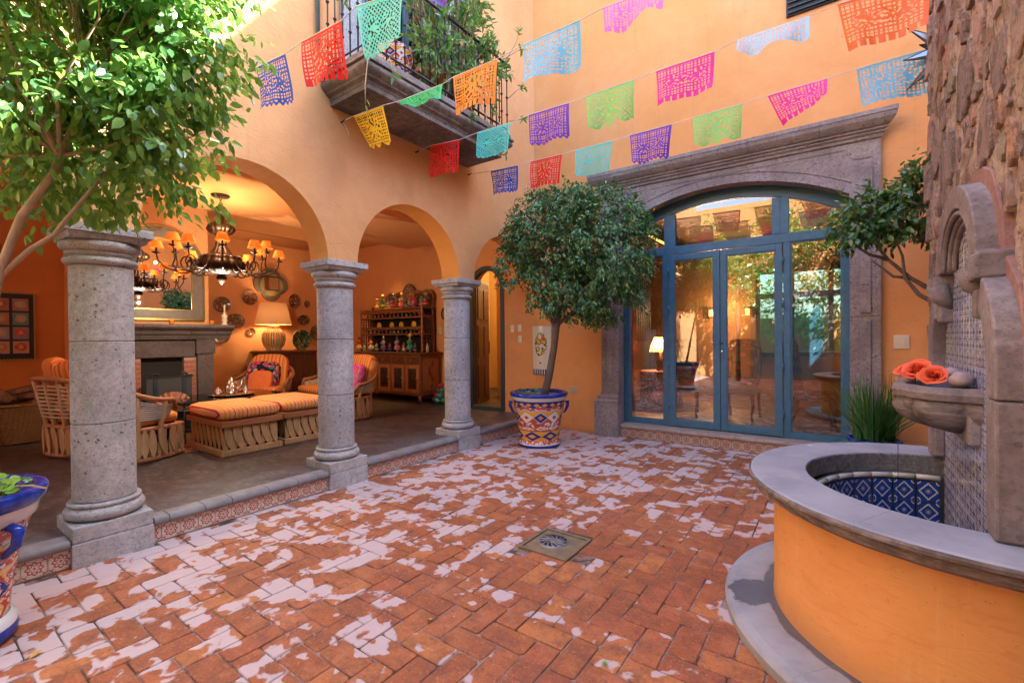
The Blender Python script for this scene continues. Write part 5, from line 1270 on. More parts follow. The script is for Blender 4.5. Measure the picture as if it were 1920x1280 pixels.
# log basket
bk = thing('log_basket', 'wide wicker basket filled with split logs at the far left', 'basket', (-9.1, .95, .187))
M_WIC = Mat('wicker', .8, .2); o = M_WIC.coord('World'); zz_ = M_WIC.xyz(o); tt = (zz_[2]/.022).fract(); t2 = ((zz_[1]-zz_[0])/.045).fract()
wv_ = (tt-.5).abs()*2; M_WIC.color(M_WIC.mix(wv_*.8+M_WIC.noise(o, 12, 3)*.4-.1, (.36, .19, .08), (.10, .045, .02))); M_WIC.bump((t2*6.28).sin()*.4-wv_, .7, .01); M_WIC = M_WIC.m
mb = MB(); mb.lathe([(.42, .20), (.50, .40), (.54, .66), (.56, .685), (.53, .69), (.50, .66), (.45, .5)], (-8.88, 1.12, 0), 32, cap=False, ell=(.75, 1.15)); mb.build('wicker_body', M_WIC, bk)
MB().tube([(-8.88+.55*.75*math.cos(a), 1.12+.55*1.15*math.sin(a), .695) for a in [2*PI*k/32 for k in range(33)]], .018, 6).build('wicker_rim', M_WIC, bk)
M_LOG = wood('log_bark', (.22, .10, .05), (.06, .035, .025), 1, 0); lo_ = thing('log_pile', 'split logs heaped in the wicker basket', 'firewood', (-8.95, .9, .56), None)
for k, (dx, dy, dz, a, tl) in enumerate([(0, 0, .62, .5, .1), (.1, .22, .60, -.4, -.15), (-.05, -.3, .60, 1.1, .1), (.05, .05, .72, .9, .2), (.1, -.15, .70, .1, -.1), (-.1, .3, .64, .3, .3)]):
    c = Vector((-8.88+dx, 1.12+dy, dz+.13)); d = Vector((math.cos(a)*.26, math.sin(a)*.34, .09*tl*4))
    MB().tube([c-d, c, c+d], [.055, .065, .05], 7, smooth=False).build('log', M_LOG, lo_)

# ------------------------------------------------------------------ arched steel doorway and hall
dw = thing('arched_doorway', 'black steel arched doorway standing open at the end of the arcade', 'doorway', (-5.29, YW, .187))
DX = -5.2875; rO, rI = .4125, .33; zs_ = 2.40
o_ = [(DX+rO, .19), (DX+rO, zs_)]+[(DX+rO*math.cos(PI*k/24), zs_+rO*math.sin(PI*k/24)) for k in range(1, 24)]+[(DX-rO, zs_), (DX-rO, .19)]
i_ = [(DX+rI, .19), (DX+rI, zs_)]+[(DX+rI*math.cos(PI*k/24), zs_+rI*math.sin(PI*k/24)) for k in range(1, 24)]+[(DX-rI, zs_), (DX-rI, .19)]
n = len(o_); v = [(a, YW-.005, c) for a, c in o_]+[(a, YW-.005, c) for a, c in i_]+[(a, YW+.10, c) for a, c in o_]+[(a, YW+.10, c) for a, c in i_]
f = []
for k in range(n-1): f += [(k, k+1, n+k+1, n+k), (n+k, n+k+1, 3*n+k+1, 3*n+k), (2*n+k, 2*n+k+1, k+1, k)]
MB().add(v, f).build('steel_arch', plain('dark_teal_steel', (.022, .035, .045), .45), dw)
MB().box(DX-rI, DX+rI, YW-.004, YW+.09, .187, .25).build('sill', plain('teal_sill', (.03, .055, .065), .45), dw)
hd = thing('panelled_door', 'brown panelled wooden door swung open behind the arched doorway', 'door', (-5.64, 6.72, .19))
ang = math.atan2(.80, -.33); MBd = MB()
def dbox(mb, a0, a1, t0, t1, z0, z1):
    c, s_ = math.cos(ang), math.sin(ang); v = []
    for z in (z0, z1):
        for t_ in (t0, t1):
            for a in (a0, a1): v.append((-5.64+c*a-s_*t_, 6.72+s_*a+c*t_, z))
    mb.add(v, [(0, 2, 3, 1), (4, 5, 7, 6), (0, 1, 5, 4), (2, 6, 7, 3), (0, 4, 6, 2), (1, 3, 7, 5)])
dbox(MBd, 0, .86, 0, .045, .21, 2.60); MBd.build('slab', M_DWOOD, hd, .004)
for z0, z1 in ((.34, .98), (1.12, 1.74), (1.86, 2.46)):
    for a0, a1 in ((.08, .40), (.47, .78)):
        mb = MB(); dbox(mb, a0, a1, -.014, -.001, z0, z1); mb.build('panel', M_DWOOD, hd, .012); 
mb = MB(); dbox(mb, .79, .84, -.02, -.001, 1.18, 1.44); mb.build('handle_plate', M_IRON, hd)
hl = thing('hallway', 'yellow painted stair hall beyond the arched doorway', 'room', (-6, 8.5, 0))
MB().box(-7.6, -4.4, 9.6, 9.7, 0, 3.8).build('far_wall', M_YEL, hl); MB().box(-4.5, -4.4, 7.02, 9.6, 0, 3.8).build('side_wall', M_YEL, hl); MB().box(-7.7, -7.6, 7.26, 9.7, 0, 3.8).build('side_wall', M_YEL, hl)
MB().box(-7.6, -4.4, YW+.31, 9.6, .1, .186).build('floor', M_FLOOR, hl); MB().box(-7.6, -4.4, YW+.31, 9.6, 3.7, 3.8).build('ceiling', M_YEL, hl)
MB().box(-6.25, -6.02, 8.15, 8.4, .187, 3.7).build('pillar', M_YEL, hl); 
hr = thing('stair_rail', 'dark curved handrail in the yellow hall', 'handrail', (-6.0, 8.9, 1.5)); MB().tube([(-6.15, 9.2, 1.95), (-5.9, 9.1, 1.80), (-5.6, 9.0, 1.62), (-5.45, 8.9, 1.55)], .045, 8).build('rail', M_DWOOD, hr)
hp = thing('hall_flowers', 'vase of red flowers on the hall floor beyond the doorway', 'flowers', (-5.75, 8.6, .187)); MB().lathe([(.10, .19), (.16, .35), (.10, .55), (.12, .6)], (-5.75, 8.6, 0), 14).build('vase', plain('grey_vase', (.2, .18, .18), .5), hp)
b = MB(); rng = random.Random(8)
for k in range(24): b.lathe([(0, -.03), (.03, 0), (0, .03)], (-5.75+rng.uniform(-.12, .12), 8.6+rng.uniform(-.12, .12), .66+rng.uniform(0, .3)), 7)
b.build('blooms', DM['red'], hp)
point_light('hall_light', (-5.8, 8.9, 3.2), 12, (1, .72, .32), .2)
# spot washing the wall above the hutch
dsp = thing('ceiling_spotlight', 'small recessed spotlight washing the wall above the hutch', 'spotlight', (-8.35, 6.75, 3.755)); MB().lathe([(.05, 3.735), (.06, 3.757)], (-8.35, 6.75, 0), 16).build('rim', M_IRON, dsp); MB().lathe([(0, 3.738), (.045, 3.738)], (-8.35, 6.75, 0), 12, cap=False).build('lens', M_BULB, dsp)
point_light('spotlight_beam', (-8.35, 6.78, 3.70), 26, (1, .52, .14), .04, R(64), (R(-8), 0, 0))
# blue glazed bird ornament over the doorway
bo = thing('bird_ornament', 'blue and white pottery bird hanging above the arched doorway', 'wall ornament', (-5.56, YW, 3.0))
mb = MB(); mb.tube([(-5.60, YW-.04, 2.86), (-5.585, YW-.05, 2.94), (-5.55, YW-.06, 3.04), (-5.50, YW-.05, 3.14), (-5.46, YW-.04, 3.20)], [.02, .055, .05, .06, .012], 10); mb.build('body', plain('blue_white_glaze', (.16, .20, .38), .25, .5, 0, .45), bo)
MB().tube([(-5.63, YW-.04, 2.90), (-5.60, YW-.05, 2.84), (-5.53, YW-.05, 2.82)], [.02, .035, .012], 8).build('tail', DM['lilac'], bo)
# tall ceramic wall bracket with painted fruit
cw = thing('ceramic_wall_panel', 'tall white ceramic wall panel painted with fruit, between the doorway and the potted tree', 'wall panel', (-4.07, YW, 1.25))
def cpf(u, v):
    w_ = .215-.02*(1-v)-.035*max(0, .25-v)*4*0; a = (u-.5)*2; return (-4.07+a*w_, YW-.004-.075*math.sqrt(max(0, 1-a*a)), .89+.80*v)
Mx = Mat('fruit_panel', .2, .5); u, v, _ = Mx.xyz(Mx.coord('UV')); uv_ = Mx.coord('UV'); w = Mx.coord('World')
vv = Mx.voro(Mx.mapped(uv_, (7, 12, 1)), 1); vc = Mx.xyz(Mx.voro(Mx.mapped(uv_, (7, 12, 1)), 1, 'F1', 'Color').o); zone = ((u-.5)*(u-.5)*5+((v-.62)*(v-.62))*7).sqrt()+Mx.noise(uv_, 6, 3)*.2
c = Mx.mix(zone.lt(.70), (.66, .62, .50), Mx.ramp(vc[0], [(0, (.75, .30, .02)), (.4, (.60, .06, .02)), (.6, (.70, .42, .08)), (.8, (.10, .22, .05))], 'CONSTANT')); c = Mx.mix(vv.gt(.46)*zone.lt(.75), c, (.08, .13, .04)); c = Mx.mix(vv.gt(.66)*zone.lt(.7), c, (.62, .58, .48))
ed = ((u-.5).abs().gt(.44)); c = Mx.mix(ed*((v*40).fract().gt(.5)), c, (.03, .06, .20)); c = Mx.mix((v.lt(.10))*((u*9).fract().gt(.35)), c, (.03, .07, .22))
bl = Mx.voro(Mx.mapped(uv_, (4, 9, 1), (.3, .2, 0)), 1).lt(.24)*(v.lt(.32))*(v.gt(.14)); c = Mx.mix(bl, c, (.05, .07, .22)); Mx.color(c)
MB().surf(cpf, 18, 8).build('panel', Mx.m, cw); MB().surf(lambda u, v: (-4.07+(u-.5)*2*.197, YW-.004-.075*math.sqrt(max(0, 1-(2*u-1)**2))*(1-v), .89-.02*v), 18, 2).build('bottom_rim', M_TNIC, cw)
# ------------------------------------------------------------------ stone tower and fountain
XT = .52
tw = thing('stone_tower', 'old rubble stone tower wall with crumbling mortar rising behind the fountain', 'stone wall', (XT+.6, 1.5, 0))
TY0, TY1, TZ = -1.6, 4.43, 6.3
def tf(y, z): return XT+.006-.026*(noise.noise(Vector((y*2.2, z*1.5, 0)))*.6+noise.noise(Vector((y*6, z*4, 3)))*.5+noise.noise(Vector((y*17, z*12, 5)))*.45+noise.noise(Vector((y*40, z*32, 5)))*.2)
mb = MB(); NY, NZ = 190, 240
def tpt(u, v):
    y = .8+(TY1-.8)*u; z = 6.3*v; return (tf(y, z), y+(0 if u < 1 else .018*noise.noise(Vector((z*3, 1, 1)))), z)
mb.surf(tpt, NY, NZ, smooth=False)
# far return face
mb.surf(lambda u, v: ((tf(TY1, 6.3*v) if u == 0 else XT+1.4*u), TY1+(.018*noise.noise(Vector((6.3*v*3, 1, 1))) if u == 0 else .02*noise.noise(Vector((u*8, v*20, 0)))), 6.3*v), 10, NZ, smooth=False)
mb.box(XT+.03, XT+1.4, TY0, .8, 0, 6.3); mb.box(XT+.10, XT+1.4, .8, TY1-.05, 6.28, 6.3)
mb.build('mortar_face', M_RMORT, tw)
rng = random.Random(11); placed = []
def stone(cy, cz, ry, rz, th, seed):
    q = random.Random(seed); n = 12; out = []
    ph = q.random()*6
    for k in range(n):
        a = 2*PI*k/n+q.uniform(-.2, .2); e = q.uniform(.72, 1.12); ca, sa = math.cos(a), math.sin(a)
        out.append((math.copysign(abs(ca)**.7, ca)*ry*e, math.copysign(abs(sa)**.7, sa)*rz*e))
    v = []; 
    for s_, dx in ((1.0, .03), (.99, -th*.45), (.93, -th*.9)):
        for a, c in out: v.append((XT+dx+q.uniform(-.004, .004), cy+a*s_, cz+c*s_))
    v.append((XT-th, cy+q.uniform(-.1, .1)*ry, cz+q.uniform(-.1, .1)*rz))
    f = []
    for l in (0, 1):
        for k in range(n): f.append((l*n+k, (l+1)*n+k, (l+1)*n+(k+1) % n, l*n+(k+1) % n))
    for k in range(n): f.append((2*n+k, 3*n, 2*n+(k+1) % n))
    o = MB().add(v, f, False).build('stone', M_RUB, tw)
    pass
k = 0
for tr in range(6000):
    cy = rng.uniform(1.55, 4.42); cz = rng.uniform(1.0, 5.8); big = rng.random()
    ry = rng.uniform(.08, .19)*(1 if big > .3 else .45); rz = rng.uniform(.10, .26)*(1 if big > .3 else .4)
    if cy+ry > 4.46: continue
    if abs(cy-3.07) < .78+ry and cz < 1.83+rz: continue
    if abs(cy-3.07) < .40+ry and cz < 2.20+rz: continue
    if any(abs(cy-a) < (ry+c)*.93 and abs(cz-b_) < (rz+d)*.93 for a, b_, c, d in placed): continue
    placed.append((cy, cz, ry, rz)); stone(cy, cz, ry, rz, rng.uniform(.004, .015), tr)
    if len(placed) > 295: break
# arris blocks at the far corner
z = 1.0
while z < 5.8:
    h = rng.uniform(.14, .34); MB().obox((XT+.02+rng.uniform(0, .02), TY1-.03, z+h/2), (.09, .12+rng.uniform(0, .06), h*.86), (0, 0, rng.uniform(-.08, .08)), jit=.014).build('quoin', M_RUB, tw, .012); z += h+.02

fo = thing('wall_fountain', 'half round wall fountain with grey stone rim, orange plastered basin and tiled niche', 'fountain', (.461, 3.07, 0))
FX, FY = .461, 3.07
def ell(rx, ry, k, n, a0=PI/2, a1=3*PI/2): a = a0+(a1-a0)*k/n; return FX+.055+(rx+.035)*math.cos(a), FY+ry*math.sin(a)
def half_ring(name, prof, mt, n=64, uvz=False, a0=PI/2, a1=3*PI/2, bev=0):
    """prof: (rx, ry, z) list swept round the half ellipse"""
    mb = MB(); v = []; f = []; m_ = len(prof)
    for k in range(n+1):
        for rx, ry, z in prof: x, y = ell(rx, ry, k, n, a0, a1); v.append((x, y, z))
    for k in range(n):
        for j in range(m_-1): f.append((k*m_+j, k*m_+j+1, (k+1)*m_+j+1, (k+1)*m_+j))
    mb.add(v, f, False); return mb
def smooth_mb(mb): mb.sm = [True]*len(mb.f); return mb
# curb slabs on the ground
for a, c in ((PI/2, PI*.80), (PI*.8004, PI*1.02), (PI*1.0204, PI*1.28), (PI*1.2804, 3*PI/2)):
    m_ = half_ring('c', [(.80, .85, .078), (1.0, 1.06, .078), (1.035, 1.095, .070), (1.05, 1.11, .045), (1.045, 1.105, .0), (1.04, 1.10, -.03)], M_CURB, 24, a0=a, a1=c); m_.build('curb_slab', M_CURB, fo)
smooth_mb(half_ring('b', [(.81, .862, .05), (.80, .852, .10), (.80, .852, .40), (.80, .852, .66), (.812, .864, .685)], M_BASIN)).build('basin_wall', M_BASIN, fo)
smooth_mb(half_ring('b', [(.608, .668, .10), (.608, .668, .66)], M_BASIN)).build('basin_lining', M_CURB, fo)
mb = MB(); mb.prism([(FX, FY-.64)]+[ell(.62, .66, k, 30)[::1] for k in range(31)], 'xy', .27, .28); mb.build('basin_floor', M_TBLU, fo)
M_INR = Mat('chiselled_face', .95, .2); _w = M_INR.coord('World'); _n = M_INR.noise(M_INR.mapped(_w, (1, 1, 1), (0, 0, 0), (.6, .5, .4)), 22, 6, .8, 1.2); M_INR.color(M_INR.mix(_n.step(.35, .7), (.15, .155, .165), (.36, .36, .37))); M_INR.bump(_n, 1, .02); M_INR = M_INR.m
# rim slabs with joints
for a, c in ((PI/2, PI*.72), (PI*.7204, PI*.90), (PI*.9004, PI*1.13), (PI*1.1304, PI*1.33), (PI*1.3304, 3*PI/2)):
    n_ = 20
    half_ring('r', [(.645, .672, .655), (.642, .668, .755), (.648, .675, .762)], M_INR, n_, a0=a, a1=c).build('rim_inner_face', M_INR, fo)
    half_ring('r', [(.648, .675, .762), (.90, .97, .762), (.914, .984, .757)], M_RIM, n_, a0=a, a1=c).build('rim_slab', M_RIM, fo)
    mb = half_ring('r', [(.914, .984, .757), (.922, .992, .748), (.922, .992, .735), (.905, .972, .725), (.895, .962, .69), (.86, .925, .668), (.80, .86, .668)], M_SIDE, n_, a0=a, a1=c)
    mb.v = [(x+.005*(noise.noise(Vector((x*9, y*9, z*30)))+1.1*noise.noise(Vector((x*30, y*30, z*60)))), y+.005*noise.noise(Vector((x*9+5, y*9, z*30))), z) for x, y, z in mb.v]
    mb.build('rim_edge', M_SIDE, fo)
# bullnose and cobalt tiles inside the basin
NT_ = 16
for k in range(NT_):
    a0 = PI/2+PI*k/NT_; a1 = PI/2+PI*(k+1)/NT_; g_ = .006
    P = []
    for t_ in (0, .5, 1): a = a0+g_+(a1-a0-2*g_)*t_; P.append((FX+.02+.607*math.cos(a), FY+.648*math.sin(a), .632))
    MB().tube(P, .017, 8).build('bullnose_tile', plain('cream_glaze', (.60, .57, .48), .25), fo)
    for r_ in range(2):
        z1 = .613-r_*.124; z0 = z1-.120; q = [(FX+.02+.592*math.cos(a), FY+.632*math.sin(a)) for a in (a0+.009, a1-.009)]
        (xa, ya), (xb, yb) = q
        mb = MB(); mb.add([(xa, ya, z0), (xb, yb, z0), (xb, yb, z1), (xa, ya, z1)], [(0, 1, 2, 3)], uvs=[[(0, 0), (1, 0), (1, 1), (0, 1)]])
        mb.build('tile', M_TBLU, fo)
wt_ = MB(); wt_.prism([(FX, FY-.6)]+[ell(.59, .63, k, 30) for k in range(31)], 'xy', .33, .331); wt_.build('water', M_WATER, fo)
# niche: tiles
XN = .500
tN = tilemesh(M_TNIC, .117, .117, .01, '-x')
MB().box(XN+.009, XN+.03, 2.36, 3.78, .3, 1.44).build('niche_bed', plain('white_grout', (.62, .60, .56), .8), fo); MB().box(XN+.009, XN+.03, 2.62, 3.52, 1.44, 1.70).build('niche_bed', plain('white_grout', (.62, .60, .56), .8), fo); MB().box(XN+.009, XN+.03, 2.70, 3.44, 1.70, 2.10).build('niche_bed', plain('white_grout', (.62, .60, .56), .8), fo)
for j in range(16):
    for i in range(12):
        y0 = 2.352+i*.1205; z0 = .27+j*.1205; yc, zc = y0+.058, z0+.058; d = abs(yc-FY)
        if zc < 1.40: ok = d < .70
        elif zc < 1.70: ok = d < .41+.20*math.sqrt(max(0, 1-((zc-1.38)/.32)**2))
        else: ok = zc < 2.1 and math.hypot(d, max(0, zc-1.76)*1.0) < .33
        if ok: link_mesh('tile', tN, fo, (XN-.001, y0, z0), (0, random.uniform(-.008, .008), random.uniform(-.008, .008)))
# carved stone arch (stepped outline): lower legs curving in, brackets, upper arch
def band(outer, inner, name, x0=.438, x1=.56, bev=.008):
    n = len(outer); v = [(x0, a, c) for a, c in outer]+[(x0, a, c) for a, c in inner]+[(x1, a, c) for a, c in outer]+[(x1, a, c) for a, c in inner]; f = []
    for k in range(n-1): f += [(k, n+k, n+k+1, k+1), (2*n+k, 2*n+k+1, 3*n+k+1, 3*n+k), (k, k+1, 2*n+k+1, 2*n+k), (n+k, 3*n+k, 3*n+k+1, n+k+1)]
    f += [(0, 2*n, 3*n, n), (n-1, 2*n-1, 4*n-1, 3*n-1)]
    return MB().add(v, f).build(name, M_FOUNT, fo, bev)
for s_ in (-1, 1):
    Y = lambda d: FY+s_*d
    MB().box(.438, .56, min(Y(.64), Y(.77)), max(Y(.64), Y(.77)), .764, 1.26).build('jamb_stone', M_FOUNT, fo, .01)
    MB().box(.452, .50, min(Y(.625), Y(.66)), max(Y(.625), Y(.66)), .77, 1.26).build('jamb_bead', M_FOUNT, fo, .01)
    out = [(Y(.77), 1.264), (Y(.765), 1.40)]; inn = [(Y(.64), 1.264), (Y(.635), 1.38)]
    for k in range(1, 8):
        a = PI/2*k/8*.88; out.append((Y(.45+.315*math.cos(a)), 1.40+.34*math.sin(a))); inn.append((Y(.45+.18*math.cos(a)), 1.38+.22*math.sin(a)))
    band(out, inn, 'shoulder_stone')
    MB().obox((.49, Y(.475), 1.765), (.135, .17, .11), (0, 0, 0), jit=.004).build('bracket', M_FOUNT, fo, .012)
    b = MB(); b.tube([(.434, Y(.40), 1.765), (.452, Y(.40), 1.70), (.50, Y(.41), 1.64)], [.05, .045, .02], 10); b.build('bracket_scroll', M_FOUNT, fo)
    MB().obox((.49, Y(.43), 1.62), (.10, .07, .12), (0, 0, 0)).build('lower_bracket', M_FOUNT, fo, .014)
n = 22; out = [(FY+.47, 1.822)]+[(FY+.455*math.cos(PI*k/n), 1.84+.36*math.sin(PI*k/n)) for k in range(n+1)]+[(FY-.47, 1.822)]
inn = [(FY+.36, 1.822)]+[(FY+.345*math.cos(PI*k/n), 1.84+.255*math.sin(PI*k/n)) for k in range(n+1)]+[(FY-.36, 1.822)]
band(out, inn, 'upper_arch'); 
for r_, x_ in ((.335, .455), (.315, .475), (.292, .490)): MB().tube([(x_, FY+r_*math.cos(PI*k/24), 1.83+(r_-.09)*math.sin(PI*k/24)) for k in range(25)], .013, 7).build('arch_moulding', M_FOUNT, fo)
# pink stone margin on the wall behind the carved arch
pk = [(FY+s_*d, z) for s_, d, z in [(1, .81, .764), (1, .80, 1.45), (1, .70, 1.68), (1, .55, 1.80), (1, .495, 1.98), (1, .34, 2.18)]+[(1, .2, 2.235), (1, 0, 2.25), (-1, .2, 2.235)]+[(-1, .34, 2.18), (-1, .495, 1.98), (-1, .55, 1.80), (-1, .70, 1.68), (-1, .80, 1.45), (-1, .81, .764)]]
MB().prism(pk, 'yz', .508, .60, caps=(True, False)).build('pink_margin', M_PINK, fo, .004)
# bracket basin (scalloped shell) with stones and roses
shl = MB(); SC = (.475, 3.07)
def shf(u, v):
    a = PI/2+PI*u; r = [0.03, .09, .15, .185, .20, .205][min(5, int(round(v*5)))]; z = [1.02, 1.035, 1.065, 1.105, 1.15, 1.19][min(5, int(round(v*5)))]
    k = 1+.24*abs(math.sin(a*3.5))**.7*(1 if v < .95 else .3); return (.50+r*1.18*k*math.cos(a), 3.07+r*1.15*k*math.sin(a), z)
shl.surf(shf, 56, 5); so = shl.build('shell_bowl', M_SIDE, fo)
mb = MB(); n = 40
A = [PI/2+PI*k/n for k in range(n+1)]
pr = [(.20, 1.19), (.225, 1.195), (.232, 1.225), (.225, 1.252), (.19, 1.252), (.175, 1.21)]
v = []; 
for a in A:
    q = 1+.06*abs(math.sin(a*3.5)); v += [(.50+r*1.18*q*math.cos(a), 3.07+r*1.15*q*math.sin(a), z) for r, z in pr]
mb.add(v, [(k*6+j, k*6+j+1, (k+1)*6+j+1, (k+1)*6+j) for k in range(n) for j in range(5)]); mb.build('shell_rim', M_FOUNT, fo)
mb = MB(); mb.prism([(.50, 2.86)]+[(.50+.21*math.cos(a), 3.07+.205*math.sin(a)) for a in A], 'xy', 1.205, 1.215); mb.build('shell_water', M_WATER, fo)
MB().box(.455, .505, 2.83, 3.31, 1.00, 1.25).build('shell_back', M_FOUNT, fo, .012)
rng = random.Random(21)
M_PEB = plain('river_stone', (.36, .29, .29), .8, .3, 0, .3, .5)
for (x, y, z, a, b_, c, lb) in ((.285, 3.21, 1.262, .035, .03, .05, 'pale pointed stone at the left tip of the shell basin'), (.262, 3.27, 1.25, .024, .024, .022, 'small dark pebble at the far left of the shell basin'), (.452, 2.955, 1.285, .045, .07, .036, 'largest grey stone, at the right end of the shell basin'), (.44, 3.13, 1.30, .05, .06, .03, 'pinkish stone behind the roses')):
    t = thing('stone', lb, 'stone', (x, y, z), 'stones on the shell basin'); mb = MB()
    def pf(u, v):
        p = Vector((math.sin(PI*v)*math.cos(2*PI*u), math.sin(PI*v)*math.sin(2*PI*u), math.cos(PI*v))); k = 1+.18*noise.noise(p*1.6+Vector((x*50, 0, 0))); return (x+p.x*a*k, y+p.y*b_*k, z+p.z*c*k)
    mb.surf(pf, 16, 10, flip=True); mb.build('pebble', M_PEB, t)
M_ROSE = Mat('rose_petal', .5, .3); _v = M_ROSE.xyz(M_ROSE.coord('UV'))[1]; M_ROSE.color(M_ROSE.mix((_v+M_ROSE.attr('rnd')*.7-.5).step(0, 1), (.42, .012, .006), (.90, .16, .05))); M_ROSE.trans(.12, (1, .12, .03)); M_ROSE = M_ROSE.m  # petal bases darkened to paint in depth shade; red to orange at random
for (x, y, z, s_, tx, ty, lb) in ((.280, 3.225, 1.316, .042, -.45, -.35, 'leftmost open rose on the shell basin'), (.315, 3.12, 1.322, .052, -.40, -.60, 'largest rose in the middle of the shell basin'), (.365, 3.015, 1.300, .045, -.1, -.80, 'right hand rose lying lowest on the shell basin')):
    t = thing('rose', 'orange red '+lb, 'rose', (x, y, z), 'roses on the shell basin'); rot = Euler((ty*-1, tx, 0)).to_matrix()
    for k in range(26):
        f_ = k/25; a = k*2.4; rr2 = s_*(.16+.72*f_); op = .02+.62*f_**2; w2 = s_*(.35+.5*f_); h2 = s_*(.95-.15*f_)
        def pt(u, v, a=a, rr2=rr2, op=op, w2=w2, h2=h2):
            aa = a+(u-.5)*w2/rr2*1.6; lean = op*v*v; r_ = rr2*(.55+.45*math.sin(v*1.5))+lean*s_*(.25+.6*v); zz = h2*v*(1-.25*f_*v)-(((u-.5)*2)**2)*s_*.18*v+(.1*s_*math.sin(v*PI))
            return Vector((x, y, z))+rot@Vector((r_*math.cos(aa), r_*math.sin(aa), zz-s_*.5))
        MB().surf(pt, 5, 4).build('petal', M_ROSE, t, rnd=random.random())
# reflected wet puddle strip is part of the curb stone material
# thin thread of water falling from the shell
MB().tube([(.262, 3.22, 1.235), (.250, 3.22, 1.15), (.247, 3.22, .90), (.247, 3.22, .45), (.247, 3.22, .335)], [.004, .003, .0025, .002, .002], 6).build('water_thread', M_WATER, fo)

# ------------------------------------------------------------------ leaves
def leaf_arrays(P, D, N, Ln, W, fold=.25, droop=.2):
    """P base points, D direction, N normal (arrays) -> verts, faces (6 quads/tris per leaf)"""
    D = D/np.linalg.norm(D, axis=1, keepdims=True); Sd = np.cross(D, N); Sd /= np.linalg.norm(Sd, axis=1, keepdims=True)+1e-9; Nn = np.cross(Sd, D)
    Ln = Ln[:, None]; W = W[:, None]
    def pt(a, s_, h): return P+D*Ln*a+Sd*W*s_+Nn*(Ln*h)
    V = np.stack([pt(0, 0, 0), pt(.28, -.42, fold*.18-.02), pt(.60, -.40, fold*.16-.08*droop*5*.5), pt(.30, 0, -.02), pt(.62, 0, -.05-.10*droop), pt(.28, .42, fold*.18-.02), pt(.60, .40, fold*.16-.04*droop*5), pt(1.0, 0, -.35*droop)], 1)
    F = [(0, 3, 1), (1, 3, 4, 2), (2, 4, 7), (0, 5, 3), (3, 5, 6, 4), (4, 6, 7)]
    return V, F
def build_leaves(V, F, name, mat, parent, rnds, kind='stuff', nparts=0, partname='leaf'):
    n = len(V)
    d = V[:, 0, 0]*-math.sin(YAW)+V[:, 0, 1]*math.cos(YAW); l = V[:, 0, 0]*math.cos(YAW)+V[:, 0, 1]*math.sin(YAW)
    size = np.linalg.norm(V[:, 7]-V[:, 0], axis=1)/np.maximum(d, .3)
    vis = (d > .4) & (np.abs(l/np.maximum(d, .1)) < 1.13) & (np.abs((V[:, 0, 2]-1.5)/np.maximum(d, .1)) < .76)
    # nearest ones first so they are in front
    order = np.argsort(-(vis*1.0/np.maximum(d, .3))) if nparts else np.arange(n)
    if nparts:
        for i in order[:nparts]:
            o = MB().add([tuple(q) for q in V[i]], F, True).build(partname, mat, parent, rnd=float(rnds[i]))
        keep = order[nparts:]
    else: keep = order
    V2 = V[keep]; r2 = rnds[keep]; m_ = len(V2)
    off = np.array(wl(parent)); co = (V2.reshape(-1, 3)-off).astype(np.float32)
    me = bpy.data.meshes.new(name); me.vertices.add(len(co)); me.vertices.foreach_set('co', co.ravel())
    ls = []; tot = []
    for f in F: tot.append(len(f))
    base = np.arange(m_)[:, None]*8; li = np.concatenate([base+np.array(f)[None, :] for f in F], 1).ravel()
    lt_ = np.tile(np.array(tot), m_); st = np.concatenate([[0], np.cumsum(lt_)[:-1]])
    me.loops.add(len(li)); me.loops.foreach_set('vertex_index', li.astype(np.int32)); me.polygons.add(len(lt_)); me.polygons.foreach_set('loop_start', st.astype(np.int32))
    me.polygons.foreach_set('use_smooth', np.ones(len(lt_), bool)); me.materials.append(mat)
    a = me.attributes.new('rnd', 'FLOAT', 'FACE'); a.data.foreach_set('value', np.repeat(r2, len(F)).astype(np.float32))
    me.update(calc_edges=True); me.validate()
    o = bpy.data.objects.new(name, me); col.objects.link(o); o.parent = parent; KIDS[parent.name].append(o); KIDS[o.name] = []
    if kind: o['kind'] = kind
    return o
def crown_points(ells, n, rs, shell=.55):
    """twig tips inside a union of ellipsoids, denser near the surface"""
    P = []; vol = np.array([e[3]*e[4]*e[5] for e in ells]); vol = (vol/vol.sum())
    while len(P) < n:
        e = ells[rs.choice(len(ells), p=vol)]; d = rs.normal(size=3); d /= np.linalg.norm(d); r = shell+(1-shell)*rs.random()**.8
        P.append([e[0]+d[0]*r*e[3], e[1]+d[1]*r*e[4], e[2]+d[2]*r*e[5], d[0], d[1], d[2]])
    return np.array(P)
